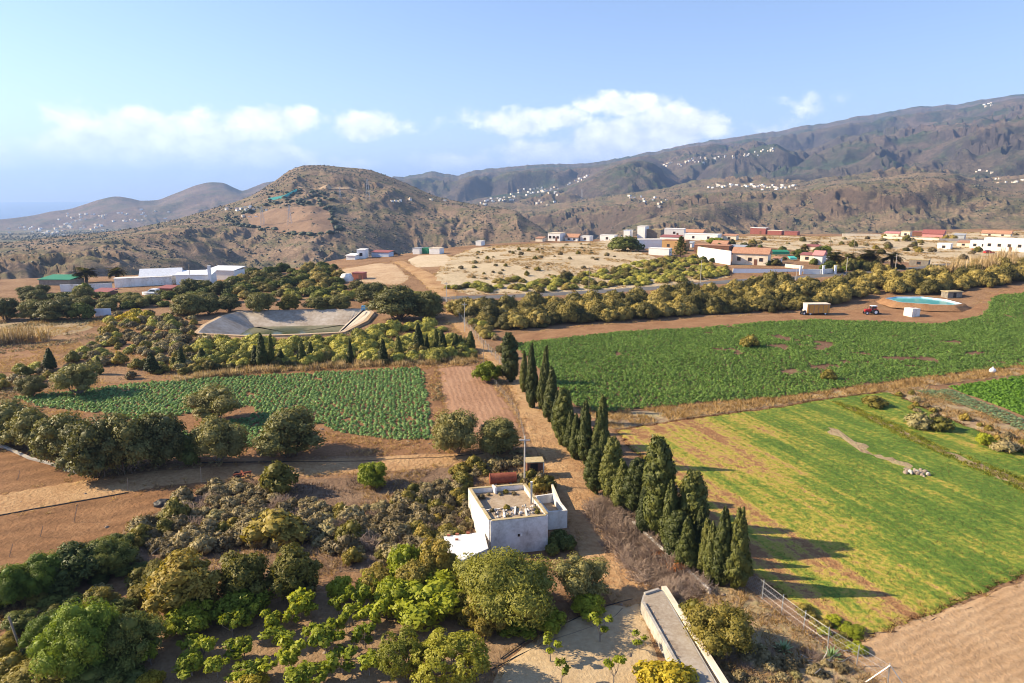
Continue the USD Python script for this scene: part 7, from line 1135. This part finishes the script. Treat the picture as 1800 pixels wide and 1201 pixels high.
M_hedge = mat_leaf('hedgerow_foliage', [(.03, .04, .02), (.05, .065, .03), (.075, .09, .04)], .05, pos_scale=.1, gain=np.ones(3))
# terraces, road and nets on the large hill
def hill_sheet(name, px, mat, label, lift=.8, h=7.0):
    g = Polygon([tuple(hill_hit(*p)[:2]) for p in px]).buffer(0); g = g if g.geom_type == 'Polygon' else max(g.geoms, key=lambda k: k.area); v, f = fill(g, h); struct(name, (np.column_stack([v, hill_z(v[:, 0], v[:, 1]) + lift]), f), mat, label=label)
M_terr = mat_noise('terraced_earth', [(.19, .115, .072), (.25, .16, .10), (.30, .20, .13)], scale=.02, fine=.2)
hill_sheet('terraced_plot', [(430, 378), (470, 372), (520, 366), (578, 364), (582, 385), (588, 408), (545, 412), (500, 412), (440, 398)], M_terr, 'bare brown terraced plot on the large hill', 1.2)
q = np.array([hill_hit(x, y)[:2] for x, y in ((518, 334), (540, 331), (565, 330.5), (590, 331), (612, 332), (632, 334))]); q = np.column_stack([gaussian_filter1d(q[:, 0], 1.0, mode='nearest'), gaussian_filter1d(q[:, 1], 1.6, mode='nearest')])
v, f = fill(LineString(q).buffer(4), 2.0); struct('hill_track', (np.column_stack([v, hill_z(v[:, 0], v[:, 1]) + .6]), f), M_yard, label='pale track cut across the large hill')
hp_ = [(478, 357), (520, 355), (560, 358), (580, 366), (584, 378), (586, 395), (600, 408), (560, 413), (520, 413), (480, 404), (440, 400), (410, 396), (400, 385), (440, 372)]; r_ = np.random.default_rng(66); pts = []
for i in range(len(hp_)):
    a_, b_ = np.array(hp_[i], float), np.array(hp_[(i + 1) % len(hp_)], float)
    for t_ in r_.uniform(0, 1, 6): pts.append(hill_hit(*(a_ + (b_ - a_) * t_ + r_.normal(size=2) * [3, .8])))
for x_, y_ in r_.uniform((470, 335), (590, 365), (40, 2)): pts.append(hill_hit(x_, y_))
pts = np.array(pts); ms = [core([((0, 0, .3), (.5, .45, .38)), ((.3, .15, .25), (.35, .35, .3)), ((-.25, .2, .28), (.32, .36, .3))], 1.0, 1) for _ in range(2)]; sc = r_.uniform(4, 8, len(pts))
scatter_stuff('hedgerow', [((m_[0], m_[1]), M_hedge, m_[2]) for m_ in ms], pts - [0, 0, .3], r_.uniform(0, 6, len(pts)), np.column_stack([sc, sc, sc * .75]), r_.integers(0, 2, len(pts)), 'dark hedgerow trees round the terraced plot on the large hill', 'trees')
a, b, c = hill_hit(472, 352), hill_hit(500, 347), hill_hit(522, 336)
t = thing('green_net', 'long green net fence on the upper slope of the large hill', 'net fence', a)
for i, (u, v_) in enumerate(((a, b), (b, c))):
    mm = wallseg((u - a)[:2], (v_ - a)[:2], .5, 0, 0.1); vv = np.array(mm.vertices); tt = np.clip(((vv[:, :2] - (u - a)[:2]) @ (v_ - u)[:2]) / max(1e-6, ((v_ - u)[:2] ** 2).sum()), 0, 1); vv[:, 2] = (u - a)[2] + tt * (v_ - u)[2] + np.where(vv[:, 2] > .05, 2.6, -1); obj('net', (vv, mm.faces), M_turq, t)
def pylon(px, py, hpx, label):
    p = hill_hit(px, py); H = hpx * mpp(p); w = H * .10; t = thing('pylon', label, 'pylon', p); ms = []
    cs = [(-1, -1), (1, -1), (1, 1), (-1, 1)]; L = lambda z: w * (1 - .82 * z / H)
    for sx, sy in cs: ms.append(bar((sx * w, sy * w, -1), (sx * w * .18, sy * w * .18, H), .16, 4))
    for k in range(6):
        z0, z1 = H * k / 6, H * (k + 1) / 6
        for i in range(4): (a1, b1), (a2, b2) = cs[i], cs[(i + 1) % 4]; ms.append(bar((a1 * L(z0), b1 * L(z0), z0), (a2 * L(z1), b2 * L(z1), z1), .09, 3))
    obj('frame', cat_(ms), M_metal, t)
    for z in (.72, .84, .95): obj('crossarm', bar((-H * .14, 0, H * z), (H * .14, 0, H * z), .12, 4), M_metal, t)
for q in ((462, 398, 34, 'left lattice pylon on the terraced plot'), (510, 396, 34, 'middle lattice pylon on the terraced plot'), (647, 352, 36, 'lattice pylon on the right side of the large hill'), (1023, 352, 20, 'small lattice pylon in the gorge'), (598, 350, 20, 'small lattice pylon high on the large hill')): pylon(*q)
